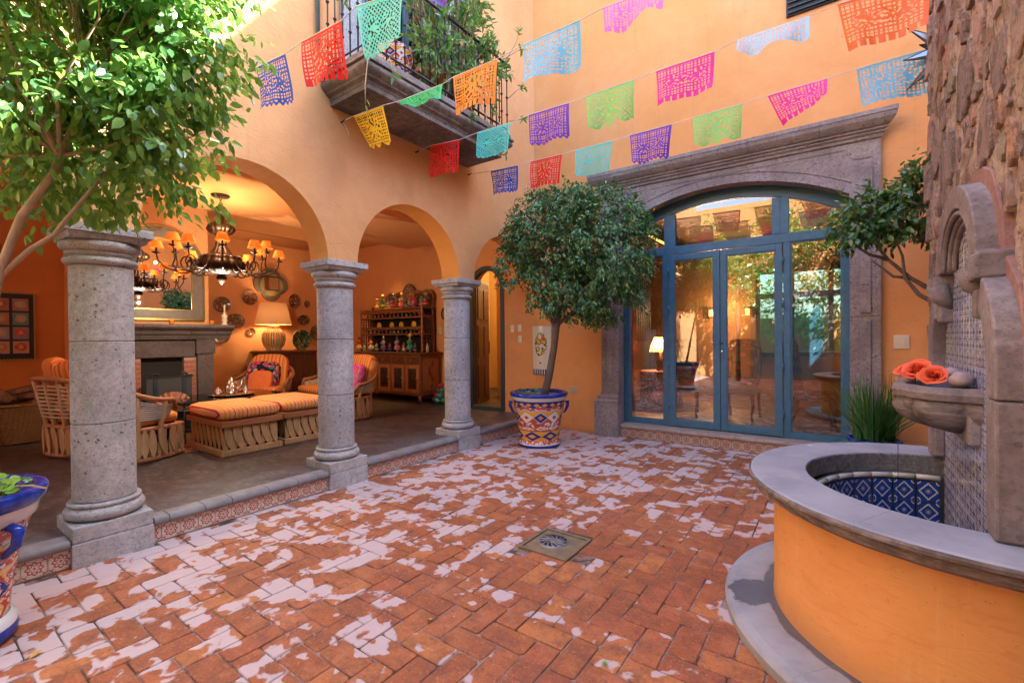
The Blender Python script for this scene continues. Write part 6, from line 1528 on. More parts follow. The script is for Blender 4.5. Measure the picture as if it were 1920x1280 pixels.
def foliage(parent, ells, ntwig, per, ln, mat, seed, gap=None, droop=.25, shell=.5, nparts=0, down=.5, clip=None, spread=.09, name='foliage', wr=.5, rbias=None):
    rs = np.random.RandomState(seed); T = crown_points(ells, ntwig, rs, shell)
    if clip is not None: T = T[clip(T)]
    if gap: T = T[np.array([noise.noise(Vector(t[:3])*gap[0]+Vector((seed, 0, 0))) > gap[1] for t in T])]
    m_ = len(T); ctr = T[:, :3].repeat(per, 0); out = T[:, 3:].repeat(per, 0)
    ax = out+rs.normal(scale=.4, size=(m_, 3)).repeat(per, 0); ax /= np.linalg.norm(ax, axis=1, keepdims=True)
    s_ = rs.random(m_*per)-.5
    P = ctr+ax*(s_*spread*2.2)[:, None]+rs.normal(scale=spread*.22, size=(m_*per, 3))
    D = ax*.5+out*.25+rs.normal(scale=.55, size=(m_*per, 3)); D[:, 2] -= down
    N = out*.6+rs.normal(scale=.45, size=(m_*per, 3)); N[:, 2] += .7
    L = ln*(.6+.65*rs.random(m_*per)); V, F = leaf_arrays(P, D, N, L, L*wr, .3, droop)
    if clip is not None:
        ok = clip(V.mean(1)); V = V[ok]; 
    rn = rs.random(len(V)); 
    if rbias is not None: rn = np.clip(rn*.8+rbias(V.mean(1))*.35, 0, 1)
    build_leaves(V, F, name, mat, parent, rn, 'stuff', nparts); return T
def limbs(parent, start, tips, mat, r0, name='branch', seg=5, seed=0, sag=.1):
    rg_ = random.Random(seed)
    for tp in tips:
        a = Vector(start); c = Vector(tp); mid1 = a.lerp(c, .35)+Vector((rg_.uniform(-sag, sag), rg_.uniform(-sag, sag), rg_.uniform(-sag, sag)*.6)); mid2 = a.lerp(c, .7)+Vector((rg_.uniform(-sag, sag), rg_.uniform(-sag, sag), rg_.uniform(-sag, sag)*.6))
        MB().tube([a, mid1, mid2, c], [r0, r0*.72, r0*.45, r0*.15], seg).build(name, mat, parent)
def twigs(parent, T, start, mat, n, seed, r=.004, L=.3):
    rs = random.Random(seed); mb = MB(); S_ = Vector(start)
    for _ in range(n):
        p = Vector(T[rs.randrange(len(T))][:3]); q = p.lerp(S_, min(.8, L/max((p-S_).length, .01)*1.2)); m_ = p.lerp(q, .5)+Vector((rs.uniform(-.03, .03), rs.uniform(-.03, .03), rs.uniform(-.01, .05)))
        mb.tube([q, m_, p], [r, r*.8, r*.4], 4, caps=False)
    mb.build('twigs', mat, parent, kind='stuff')

# ------------------------------------------------------------------ big talavera pot and sunlit ficus at the left
bp_ = thing('talavera_pot', 'large painted pot with cobalt rim at the left edge, standing on the bricks', 'plant pot', (-3.55, .205, 0))
PX, PY = -3.55, .205
pr = [(.215, .0), (.235, .01), (.24, .05), (.235, .07), (.235, .07), (.228, .11), (.215, .13)]
MB().lathe(pr[:5], (PX, PY, 0), 48).build('foot', M_COB, bp_); MB().lathe([(.235, .071), (.23, .105), (.21, .125)], (PX, PY, 0), 48, cap=False).build('foot_band', M_WGL, bp_)
MB().lathe([(.208, .125), (.213, .2), (.225, .30), (.245, .40), (.262, .47), (.28, .55), (.295, .60)], (PX, PY, 0), 56, cap=False).build('body', M_TALB, bp_)
MB().lathe([(.295, .60), (.312, .615), (.328, .675)], (PX, PY, 0), 56, cap=False).build('white_band', M_WGL, bp_)
MB().lathe([(.328, .676), (.350, .70), (.358, .745), (.347, .760), (.308, .760), (.295, .745), (.27, .66)], (PX, PY, 0), 56, cap=False).build('rim', M_COB, bp_)
M_SOIL = plain('soil', (.06, .035, .02), .95, .1, 0, .3, .6)
MB().lathe([(0, .695), (.285, .695)], (PX, PY, 0), 32, cap=False).build('soil', M_SOIL, bp_)
hd_ = MB(); hd_.tube([(PX+.23, PY+.18, .60), (PX+.275, PY+.21, .58), (PX+.27, PY+.20, .51), (PX+.215, PY+.165, .45)], [.022, .026, .022, .015], 10); hd_.build('handle', M_COB, bp_)
def round_leaf_plant(name, label, c, r, n, seed, ln, h):
    t = thing(name, label, 'plant', c); rs = np.random.RandomState(seed)
    a = rs.random(n)*2*PI; q = np.sqrt(rs.random(n))*r; P = np.stack([c[0]+q*np.cos(a), c[1]+q*np.sin(a), c[2]+h*(.25+.75*rs.random(n))], 1)
    st = MB()
    for i in range(n):
        L = ln*rs.uniform(.7, 1.15); tx, ty = rs.normal(scale=.22, size=2); m_ = 12
        mt = Euler((tx, ty, rs.uniform(0, 6))).to_matrix(); v = [Vector(P[i])+mt@Vector((0, 0, -.006))]+[Vector(P[i])+mt@Vector((L*.5*math.cos(2*PI*k/m_), L*.5*math.sin(2*PI*k/m_), .004*math.cos(4*PI*k/m_))) for k in range(m_)]
        MB().add(v, [(0, 1+k, 1+(k+1) % m_) for k in range(m_)], True).build('leaf', M_DOLLAR, t, rnd=float(rs.random()))
        st.tube([(c[0]+(P[i][0]-c[0])*.7, c[1]+(P[i][1]-c[1])*.7, c[2]), tuple(P[i])], .002, 4, caps=False)
    st.build('stems', M_DOLLAR, t, rnd=.4, kind='stuff'); return t
rl = round_leaf_plant('dollar_plant', 'bright round leaved creeper filling the top of the big pot at the left edge', (PX+.07, PY+.05, .705), .235, 60, 3, .060, .10)
tr = MB(); tr.tube([(PX+.15, PY+.15, .76), (PX+.24, PY+.21, .79), (PX+.31, PY+.25, .795), (PX+.38, PY+.29, .785)], .005, 5); tr.build('runner_stem', M_BARKP, rl)
ft = thing('sunlit_ficus', 'sunlit weeping fig with glossy leaves hanging over the left part of the courtyard', 'tree', (PX, PY, .74))
MB().tube([(PX, PY, .72), (-3.45, .27, 1.1), (-3.37, .32, 1.5), (-3.285, .37, 1.85), (-3.19, .43, 2.10), (-3.10, .52, 2.30), (-3.05, .62, 2.60)], [.030, .026, .022, .019, .018, .016, .012], 12).build('trunk', M_BARKP, ft)
MB().tube([(-3.305, .355, 1.80), (-3.22, .46, 1.95), (-3.12, .53, 2.02), (-3.06, .60, 2.16), (-2.98, .70, 2.35)], [.013, .012, .011, .009, .006], 10).build('branch', M_BARKP, ft)
E1 = [(-3.42, .62, 2.42, .48, .40, .32), (-3.75, .45, 2.75, .5, .45, .4), (-3.25, .45, 3.05, .75, .75, .75), (-2.86, .85, 3.15, .46, .45, .62), (-3.1, .85, 2.60, .55, .5, .45), (-3.0, .3, 3.5, .7, .7, .5), (-2.84, .92, 3.0, .38, .38, .60), (-2.95, .75, 3.55, .50, .45, .5)]
def cl1(T): return (T[:, 0] > -4.05) & (T[:, 1] < 1.75)
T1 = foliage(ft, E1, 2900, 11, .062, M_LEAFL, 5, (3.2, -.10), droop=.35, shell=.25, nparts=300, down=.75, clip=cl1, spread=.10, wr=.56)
limbs(ft, (-3.08, .55, 2.4), [tuple(T1[k][:3]) for k in range(0, 220, 20)], M_BARKP, .010, seed=4)
twigs(ft, T1, (-3.05, .65, 2.8), M_BARKP, 260, 6, .0035, .35)

# ------------------------------------------------------------------ potted tree by the back wall
P2X, P2Y = -3.46, 5.47
pt2 = thing('talavera_pot', 'painted pot with blue rim and diamond bands, holding the round tree by the wall', 'plant pot', (P2X, P2Y, 0))
MB().lathe([(.285, .0), (.296, .02), (.292, .075), (.275, .085), (.275, .12), (.29, .16), (.292, .24), (.305, .30), (.315, .36), (.322, .44), (.345, .50), (.352, .58), (.362, .63), (.37, .64)], (P2X, P2Y, 0), 56, cap=False).build('body', M_TAL, pt2)
MB().lathe([(.37, .64), (.382, .655), (.390, .69)], (P2X, P2Y, 0), 56, cap=False).build('white_band', M_WGL, pt2)
MB().lathe([(.390, .69), (.405, .70), (.405, .735), (.385, .745), (.35, .742), (.34, .70)], (P2X, P2Y, 0), 56, cap=False).build('rim', M_COB, pt2)
MB().lathe([(0, .69), (.345, .69)], (P2X, P2Y, 0), 32, cap=False).build('soil', plain('pale_gravel', (.45, .42, .34), .9, .1, 0, .3, .6), pt2)
for s_ in (-1, 1):
    d = Vector((math.cos(YAW)*s_, math.sin(YAW)*s_, 0)); c_ = Vector((P2X, P2Y, 0))
    MB().tube([c_+d*.37+Vector((0, 0, .595)), c_+d*.405+Vector((0, 0, .60)), c_+d*.405+Vector((0, 0, .55)), c_+d*.375+Vector((0, 0, .48)), c_+d*.345+Vector((0, 0, .44))], [.018, .026, .022, .018, .012], 10).build('handle', M_COB, pt2)
round_leaf_plant('pot_seedling', 'small bright green seedlings in the pot of the round tree', (P2X-.13, P2Y-.09, .69), .15, 22, 9, .06, .10)
t2 = thing('potted_tree', 'dense dark green clipped tree with leaning trunk growing from the painted pot', 'tree', (P2X, P2Y, .69))
MB().tube([(P2X+.10, P2Y-.02, .69), (-3.30, 5.50, 1.0), (-3.24, 5.52, 1.35), (-3.20, 5.52, 1.62), (-3.15, 5.50, 1.85), (-3.10, 5.48, 2.1)], [.058, .052, .048, .050, .04, .03], 12).build('trunk', M_BARKD, t2)
for P_ in ([(-3.20, 5.52, 1.62), (-3.30, 5.45, 1.85), (-3.42, 5.35, 2.08), (-3.5, 5.3, 2.3)], [(-3.19, 5.52, 1.66), (-3.02, 5.55, 1.80), (-2.8, 5.6, 1.9), (-2.6, 5.7, 2.0)], [(-3.15, 5.50, 1.85), (-3.0, 5.4, 2.1), (-2.8, 5.3, 2.4)], [(-3.2, 5.5, 1.7), (-3.1, 5.3, 1.85), (-2.95, 5.15, 1.95)]): MB().tube(P_, [.03, .026, .02, .012][:len(P_)], 8).build('branch', M_BARKD, t2)
E2 = [(-3.12, 5.42, 2.90, .80, .60, .66), (-2.50, 5.60, 2.68, .66, .60, .80), (-2.30, 5.75, 2.95, .30, .3, .24), (-3.62, 5.15, 2.45, .30, .3, .3), (-2.9, 5.3, 3.28, .35, .3, .26), (-3.62, 5.10, 1.93, .14, .12, .07), (-2.25, 5.9, 2.0, .22, .2, .3), (-3.38, 5.30, 2.75, .45, .45, .48), (-2.55, 5.72, 2.12, .48, .48, .50), (-2.85, 5.50, 2.05, .50, .45, .40), (-3.10, 5.30, 2.15, .42, .4, .40), (-3.36, 5.22, 1.98, .20, .18, .13)]
def cl2(T): return (T[:, 1] < 6.48)
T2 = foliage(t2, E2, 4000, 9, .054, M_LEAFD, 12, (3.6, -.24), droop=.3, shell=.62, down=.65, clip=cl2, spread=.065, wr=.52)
twigs(t2, T2, (-3.0, 5.5, 2.2), M_BARKD, 260, 7, .004, .35)

# ------------------------------------------------------------------ camellia behind the tower
t3 = thing('corner_tree', 'small glossy tree with bare forked branches between the tower and the portal', 'tree', (.95, 5.75, 0))
MB().tube([(1.05, 5.75, -.01), (1.02, 5.75, .6), (.98, 5.74, 1.2), (.88, 5.72, 1.75), (.78, 5.7, 2.05)], [.06, .05, .045, .035, .03], 10).build('trunk', M_BARKD, t3)
for P_ in ([(.90, 5.72, 1.70), (.70, 5.68, 1.88), (.52, 5.62, 2.02), (.36, 5.58, 2.20), (.26, 5.55, 2.36)], [(.95, 5.73, 1.50), (.74, 5.65, 1.74), (.58, 5.60, 1.86), (.48, 5.58, 2.02), (.46, 5.55, 2.22), (.40, 5.5, 2.4)], [(.78, 5.7, 2.05), (.72, 5.68, 2.25), (.62, 5.62, 2.5)], [(.80, 5.7, 2.0), (.70, 5.6, 2.2), (.55, 5.5, 2.45)], [(.52, 5.62, 2.02), (.40, 5.6, 2.04), (.24, 5.55, 2.2)], [(.36, 5.58, 2.2), (.22, 5.56, 2.26), (.10, 5.5, 2.36)]):
    MB().tube(P_, [.026, .022, .018, .014, .010, .006][:len(P_)] if len(P_) > 3 else [.018, .013, .007], 8).build('branch', M_BARKD, t3)
E3 = [(.55, 5.62, 2.66, .55, .50, .34), (.22, 5.50, 2.58, .34, .34, .24), (.10, 5.45, 2.45, .24, .25, .14), (.8, 5.7, 2.8, .5, .5, .35)]
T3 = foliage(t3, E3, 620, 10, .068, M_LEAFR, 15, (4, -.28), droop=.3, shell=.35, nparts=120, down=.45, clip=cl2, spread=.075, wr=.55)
twigs(t3, T3, (.5, 5.6, 2.3), M_BARKD, 120, 8, .004, .3)

# reed plant
rp = thing('reed_pot', 'dark blue glazed pot of upright green reeds between the portal and the fountain', 'plant pot', (.27, 5.98, 0)); MB().lathe([(.16, 0), (.17, .02), (.20, .2), (.225, .40), (.235, .43), (.21, .44), (.20, .40), (0, .40)], (.27, 5.98, 0), 32).build('body', M_COB, rp)
re_ = thing('reed_plant', 'clump of tall narrow green reeds spreading from the blue pot', 'plant', (.27, 5.98, .40)); rs = random.Random(17)
MBs = []
for k in range(290):
    a = rs.random()*2*PI; r0 = rs.random()**.5*.16; out = rs.random()**1.6*.42; h = rs.uniform(.38, .72)*(1-.35*out); w = rs.uniform(.006, .0095)
    if rs.random() < .04: out = .75; h = .22
    b0 = Vector((.27+r0*math.cos(a), 5.98+r0*math.sin(a), .40)); d = Vector((math.cos(a), math.sin(a), 0)); sd_ = Vector((-math.sin(a+.6), math.cos(a+.6), 0)); v = []
    for i in range(6):
        u = i/5; p = b0+d*(out*(u**1.7))+Vector((0, 0, h*u-(out*.25)*u*u)); ww = w*(1-u**3*.9); v += [p-sd_*ww, p+d*-.003, p+sd_*ww]
    if max(q.y for q in v) > 6.55: continue
    f = []
    for i in range(5): f += [(i*3, i*3+1, i*3+4, i*3+3), (i*3+1, i*3+2, i*3+5, i*3+4)]
    MB().add(v, f, True).build('blade', M_REED, re_, rnd=rs.random())

# ------------------------------------------------------------------ balcony with its tall window and climbing plant
ba = thing('balcony', 'weathered stone balcony with iron railing on the arcade wall', 'balcony', (-3.9, 3.75, 3.85))
BY0, BY1 = 2.74, 4.84
def bal_layer(o, z0, z1, nm='slab_course', bev=.006): return MB().box(-4.198, -3.60+o, BY0-o, BY1+o, z0, z1).build(nm, M_BAL, ba, bev)
MB().box(-4.198, -3.60, BY0, 3.55, 3.85, 3.90).build('soffit_slab', M_BAL, ba, .005); MB().box(-4.198, -3.60, 3.555, 4.30, 3.852, 3.90).build('soffit_slab', M_BAL, ba, .005); MB().box(-4.198, -3.60, 4.305, BY1, 3.85, 3.90).build('soffit_slab', M_BAL, ba, .005)
pr = [(.0, 3.901), (.012, 3.925), (.045, 3.945), (.05, 3.955)]+[(.055+.03*math.sin(PI*k/7*.5)*1.0+.025*math.sin(PI*k/7), 3.96+.10*k/7) for k in range(8)]+[(.115, 4.062), (.115, 4.085), (.09, 4.09)]
mb = MB(); nn = len(pr); v = []
for o, z in pr: v += [(-4.199, BY0-o, z), (-3.60+o, BY0-o, z), (-3.60+o, BY1+o, z), (-4.199, BY1+o, z)]
mb.add(v, [(i*4+k, i*4+k+1, i*4+k+5, i*4+k+4) for i in range(nn-1) for k in range(3)]+[((nn-1)*4, (nn-1)*4+1, (nn-1)*4+2, (nn-1)*4+3)]); mb.build('moulded_edge', M_BAL, ba)
bal_layer(.085, 4.092, 4.15, 'top_slab')
XR, YR0, YR1, ZR = -3.53, BY0-.06, BY1+.02, 5.06
rl_ = MB()
for z, r_ in ((4.21, .012), (5.05, .016)): rl_.tube([(-4.19, YR0, z), (XR, YR0, z), (XR, YR1, z), (-4.19, YR1, z)], r_, 6)
rl_.build('rail', M_IRON, ba)
def baluster(x, y):
    b = MB(); b.tube([(x, y, 4.15), (x, y, 5.05)], .0075, 6)
    for z in (4.40, 4.62, 4.84): b.tube([(x, y, z-.018), (x, y, z), (x, y, z+.018)], [.008, .019, .008], 8)
    b.build('baluster', M_IRON, ba)
y = YR0
while y < YR1+.01: baluster(XR, y); y += .115
for yy in (YR0, YR1):
    x = XR-.12
    while x > -4.15: baluster(x, yy); x -= .12
wd = thing('balcony_window', 'tall grey stone framed window opening onto the balcony', 'window', (-4.2, 3.75, 4.1))
MB().box(-4.199, -4.12, 2.86, 3.08, 4.13, 7.2).build('stone_jamb', M_COL, wd, .006); MB().box(-4.199, -4.12, 4.36, 4.60, 4.13, 7.2).build('stone_jamb', M_COL, wd, .006)
MB().box(-4.195, -4.17, 3.081, 4.359, 4.13, 7.2).build('dark_room', M_BLACK, wd)  # black sheet stands in for the unlit room behind the glass
for a, c in ((3.082, 3.16), (3.66, 3.74), (4.28, 4.358)): MB().box(-4.168, -4.13, a, c, 4.14, 7.2).build('frame_post', M_BLUE, wd, .004)
MB().box(-4.160, -4.155, 3.161, 4.279, 4.16, 7.2).build('glass_pane', M_GLASS, wd)
dp = thing('drain_pipe', 'thin blue grey pipe running up the wall left of the balcony', 'pipe', (-4.17, 2.72, 4.2)); MB().tube([(-4.17, 2.60, 4.36), (-4.17, 2.60, 8.0)], .018, 8).build('pipe', plain('pipe_paint', (.13, .18, .22), .5), dp)
bpot = thing('balcony_pot', 'blue and cream painted flower pot on the balcony floor', 'plant pot', (-3.78, 3.22, 4.15)); MB().lathe([(.12, 4.152), (.15, 4.25), (.19, 4.42), (.20, 4.44), (.20, 4.48), (.17, 4.48)], (-3.78, 3.22, 0), 28).build('body', M_TAL, bpot)
for yy in (3.75, 4.3):
    q = thing('terracotta_pot', 'plain terracotta pot behind the balcony railing, '+('in the middle' if yy < 4 else 'toward the right end'), 'plant pot', (-3.8, yy, 4.15)); MB().lathe([(.11, 4.152), (.17, 4.44), (.19, 4.44), (.19, 4.49), (.16, 4.49)], (-3.8, yy, 0), 20).build('body', plain('terracotta', (.40, .14, .06), .8), q)
vn = thing('balcony_climber', 'straggling green climber growing through the balcony railing', 'climbing plant', (-3.7, 4.0, 4.15))
E5 = [(-3.66, 3.75, 4.85, .22, .45, .55), (-3.62, 4.25, 5.1, .24, .45, .50), (-3.55, 3.65, 4.55, .14, .40, .30), (-3.52, 4.55, 4.9, .16, .35, .35), (-3.70, 3.5, 5.5, .25, .5, .45), (-3.60, 4.1, 5.7, .25, .6, .4), (-3.50, 4.2, 4.5, .12, .5, .25)]
T5 = foliage(vn, E5, 520, 9, .085, M_VINE, 19, droop=.2, shell=.2, nparts=150, down=.0, spread=.055, wr=.34)
twigs(vn, T5, (-3.75, 4.0, 4.3), M_BARKP, 200, 9, .004, .5)
def spray(pts, n, seed, ln=.085):
    rs = np.random.RandomState(seed); MB().tube(pts, [.005]*(len(pts)-1)+[.003], 5).build('stem', M_BARKP, vn)
    e = Vector(pts[-1]); d = (Vector(pts[-1])-Vector(pts[-2])).normalized(); P = np.array([list(e-d*rs.uniform(0, .08)) for _ in range(n)]); D = np.array([list(d) for _ in range(n)])*.5+rs.normal(scale=.7, size=(n, 3)); N = rs.normal(scale=.3, size=(n, 3)); N[:, 2] += 1
    L = ln*(.7+.5*rs.random(n)); V, F = leaf_arrays(P, D, N, L, L*.34, .3, .2); rn = rs.random(n)
    for i in range(n): MB().add([tuple(q) for q in V[i]], F, True).build('leaf', M_VINE, vn, rnd=float(rn[i]))
spray([(-3.5, 4.0, 4.3), (-3.42, 4.0, 4.15), (-3.40, 4.05, 4.02)], 10, 1); spray([(-3.5, 4.25, 4.3), (-3.41, 4.3, 4.1), (-3.40, 4.33, 3.98)], 10, 2)
spray([(-3.45, 4.55, 4.2), (-3.40, 4.62, 3.98), (-3.39, 4.64, 3.84), (-3.39, 4.65, 3.76)], 9, 3); spray([(-3.45, 4.55, 4.2), (-3.39, 4.60, 4.05), (-3.38, 4.62, 3.95)], 5, 13)
spray([(-3.5, 4.86, 4.6), (-3.42, 4.95, 4.72), (-3.35, 5.02, 4.78)], 10, 4); spray([(-3.5, 4.86, 4.3), (-3.42, 4.98, 4.35), (-3.36, 5.05, 4.36)], 10, 5); spray([(-3.55, 4.8, 5.0), (-3.4, 4.9, 5.3), (-3.35, 4.9, 5.45)], 12, 6)
spray([(-3.5, 4.7, 5.0), (-3.35, 4.85, 5.15), (-3.30, 4.92, 5.2)], 10, 7); spray([(-4.0, 2.72, 4.5), (-3.9, 2.70, 4.7), (-3.85, 2.7, 4.8)], 8, 8)
spray([(-3.55, 2.95, 4.25), (-3.47, 2.92, 4.1), (-3.46, 2.93, 3.99)], 4, 9, .10); spray([(-3.5, 2.70, 4.25), (-3.49, 2.66, 4.0), (-3.5, 2.64, 3.8), (-3.5, 2.64, 3.62)], 2, 10)

# vent grille
vt = thing('wall_vent', 'dark louvred vent high on the orange wall', 'vent', (-.27, YW, 5.55)); MB().box(-.535, .03, YW-.03, YW, 5.36, 5.95).build('frame', M_IRON, vt, .004)
for k in range(9): MB().obox((-.252, YW-.035, 5.40+k*.062), (.53, .05, .012), (R(28), 0, 0)).build('louvre', plain('grey_louvre', (.10, .13, .16), .45), vt)

# ------------------------------------------------------------------ strings of cut paper flags
FL = {
    'A': [
        ('navy', [-3.916, 1.881, 3.743], [-3.541, 1.926, 3.742], [-3.9, 1.869, 3.383], [-3.547, 1.95, 3.383]),
        ('red', [-3.351, 1.949, 3.773], [-2.916, 2.001, 3.788], [-3.3, 1.971, 3.417], [-3.027, 2.136, 3.47]),
        ('teal', [-2.766, 2.019, 3.837], [-2.342, 2.07, 3.781], [-2.775, 2.134, 3.496], [-2.285, 2.02, 3.429]),
        ('purple', [-2.207, 2.087, 3.81], [-1.865, 2.128, 3.782], [-2.011, 2.03, 3.514], [-1.767, 2.022, 3.452])],
    'B': [
        ('yellow', [-4.007, 2.878, 3.754], [-3.577, 2.9, 3.741], [-3.932, 3.024, 3.433], [-3.575, 2.99, 3.392]),
        ('green', [-3.36, 2.911, 3.72], [-2.822, 2.937, 3.715], [-3.112, 2.737, 3.526], [-2.666, 2.742, 3.456]),
        ('orange', [-2.701, 2.943, 3.738], [-2.241, 2.967, 3.743], [-2.643, 2.876, 3.389], [-2.253, 2.921, 3.386]),
        ('sky', [-1.995, 2.979, 3.768], [-1.52, 3.003, 3.777], [-1.953, 2.862, 3.43], [-1.515, 2.954, 3.42]),
        ('pink', [-1.347, 3.011, 3.796], [-0.914, 3.033, 3.781], [-1.261, 2.868, 3.478], [-0.879, 2.81, 3.5])],
    'C': [
        ('red', [-3.933, 3.885, 3.775], [-3.47, 3.876, 3.722], [-3.984, 3.93, 3.421], [-3.473, 3.865, 3.362]),
        ('teal', [-3.209, 3.871, 3.728], [-2.753, 3.862, 3.707], [-3.132, 3.791, 3.385], [-2.72, 3.783, 3.358]),
        ('purple', [-2.534, 3.857, 3.719], [-2.072, 3.848, 3.697], [-2.473, 3.827, 3.365], [-2.049, 3.791, 3.342]),
        ('lime', [-1.899, 3.845, 3.697], [-1.44, 3.835, 3.696], [-1.838, 3.802, 3.344], [-1.44, 3.802, 3.338]),
        ('magenta', [-1.246, 3.832, 3.7], [-0.789, 3.822, 3.691], [-1.202, 3.716, 3.362], [-0.781, 3.671, 3.364]),
        ('pale', [-0.627, 3.819, 3.714], [-0.172, 3.81, 3.704], [-0.588, 3.579, 3.448], [-0.163, 3.583, 3.425]),
        ('tangerine', [-0.016, 3.807, 3.716], [0.449, 3.798, 3.668], [0.046, 3.767, 3.364], [0.424, 3.669, 3.332])],
    'D': [
        ('navy', [-3.798, 4.851, 3.722], [-3.352, 4.845, 3.698], [-3.733, 4.786, 3.374], [-3.325, 4.742, 3.354]),
        ('red', [-3.154, 4.842, 3.699], [-2.702, 4.835, 3.682], [-3.118, 4.804, 3.343], [-2.717, 4.792, 3.325]),
        ('teal', [-2.522, 4.832, 3.682], [-2.055, 4.825, 3.672], [-2.472, 4.77, 3.331], [-2.088, 4.807, 3.314]),
        ('purple', [-1.857, 4.822, 3.678], [-1.406, 4.816, 3.672], [-1.802, 4.78, 3.325], [-1.441, 4.781, 3.315]),
        ('lime', [-1.2, 4.812, 3.677], [-0.751, 4.806, 3.677], [-1.156, 4.727, 3.331], [-0.76, 4.742, 3.323]),
        ('magenta', [-0.543, 4.803, 3.686], [-0.092, 4.796, 3.692], [-0.415, 4.73, 3.357], [-0.091, 4.52, 3.461]),
        ('sky', [0.108, 4.793, 3.699], [0.566, 4.786, 3.701], [0.147, 4.692, 3.356], [0.572, 4.713, 3.349])]}
def pat(kind, u, v, sd):
    """True where the paper is kept; u across, v down"""
    q = random.Random(sd)
    if u < .035 or u > .965: return v < .93 or kind == 'fringe'
    if v < .06: return True
    # lower edge
    n = 8; ph = (u*n) % 1
    edge = {'point': .90+.09*(1-abs(ph-.5)*2), 'scallop': .91+.08*math.sqrt(max(0, 1-(2*ph-1)**2)), 'fringe': .99 if ph > .28 else .86, 'wave': .84+.14*abs(math.sin(PI*(u*3)))}[kind]
    if v > edge: return False
    if v > edge-.045: return True
    if kind == 'fringe' and v > .84: return True
    du, dv = (u-.5)*1.25, (v-.48)
    # two mirrored medallions or one big one
    if sd % 3 == 0:
        c = min(math.hypot(abs(du)-.24, dv), 9); big = .20
    elif sd % 3 == 1: c = math.hypot(du, dv*1.05); big = .33
    else: c = min(math.hypot(abs(du)-.30, (dv+.04)*.9), math.hypot(du, dv*1.2)*1.05+.02); big = .19
    if c < big:
        th = math.atan2(dv, abs(du)-(.24 if sd % 3 == 0 else 0 if sd % 3 == 1 else .3)); k = (c/big)
        if .90 < k: return True
        if .74 < k <= .90: return math.sin(th*11) > -.35
        if .48 < k <= .74: return math.sin(th*8+2) > -.15 or noise.noise(Vector((u*22, v*22, sd))) > .1
        if k <= .48: return noise.noise(Vector((u*16, v*16, sd*3))) > -.22
    # lattice ground
    m1 = 17 if sd % 2 else 15
    if kind in ('point', 'fringe') or sd % 2:
        a = (u*m1) % 1; b_ = (v*m1*.78) % 1; return a < .42 or b_ < .42
    a = ((u+v*.8)*m1*.8) % 1; b_ = ((u-v*.8)*m1*.8) % 1; return a < .40 or b_ < .40
KINDS = ['point', 'fringe', 'scallop', 'point', 'wave', 'scallop', 'scallop']
def flag(color, P, Q, B, C, kind, sd, label, roll=0):
    P, Q, B, C = map(Vector, (P, Q, B, C)); NU, NV = 64, 50
    nrm = (Q-P).cross(B-P).normalized(); rs = random.Random(sd); ph = rs.random()*6; am = rs.uniform(.014, .034)
    def pos(u, v):
        p = P.lerp(Q, u).lerp(B.lerp(C, u), v); w_ = am*v*math.sin(u*rs_f+ph+v*1.5)+.006*v*math.sin(u*17+ph); return p+nrm*(w_+.03*math.sin(v*PI*.6)*math.sin(ph))
    rs_f = rs.uniform(5, 10)
    v_ = [pos(i/NU, j/NV) for j in range(NV+1) for i in range(NU+1)]; f = []
    for j in range(NV):
        for i in range(NU):
            if pat(kind, (i+.5)/NU, (j+.5)/NV, sd): a = j*(NU+1)+i; f.append((a, a+1, a+NU+2, a+NU+1))
    used = sorted({q for x in f for q in x}); ix = {q: k for k, q in enumerate(used)}
    o = MB().add([v_[q] for q in used], [tuple(ix[q] for q in x) for x in f], True).build('paper_flag', PAPER[color])
    tag(o, label, 'paper flag', 'cut paper flags on strings')
WORD = {'A': 'nearest string', 'B': 'second nearest string', 'C': 'second farthest string', 'D': 'farthest string'}
NUM = ['first', 'second', 'third', 'fourth', 'fifth', 'sixth', 'seventh']
COLN = dict(navy='dark blue', red='red', teal='turquoise', purple='purple', yellow='yellow', green='rolled up green', orange='orange', sky='sky blue', pink='pale pink', lime='lime green', magenta='magenta', pale='white and pale blue', tangerine='bright orange red')
sd = 0
for key, flags in FL.items():
    for i, (c, P, Q, B, C) in enumerate(flags):
        sd += 1; flag(c, P, Q, B, C, {'yellow': 'wave', 'navy': 'point', 'red': 'fringe', 'purple': 'point', 'orange': 'fringe', 'tangerine': 'fringe', 'magenta': 'fringe', 'pink': 'fringe', 'teal': 'scallop', 'lime': 'wave', 'sky': 'scallop', 'pale': 'scallop', 'green': 'scallop'}[c],
                      {'yellow': 31, 'purple': 33, 'lime': 34, 'teal': 42, 'navy': 45, 'red': 46, 'magenta': 41, 'sky': 39, 'pale': 27, 'orange': 43, 'tangerine': 47, 'pink': 35, 'green': 50}[c],
                      f'{COLN[c]} cut paper flag, {NUM[i]} from the left on the {WORD[key]}')
NAIL = {'A': (-4.19, 1.84, 3.72), 'B': (-4.19, 2.865, 3.74), 'C': (-4.19, 3.89, 3.76), 'D': (-4.19, 4.856, 3.76)}
ENDP = {'A': (3.38, 2.75, 3.95), 'B': (3.38, 3.25, 4.0), 'C': (.56, 3.797, 3.67), 'D': (3.38, 4.75, 3.9)}
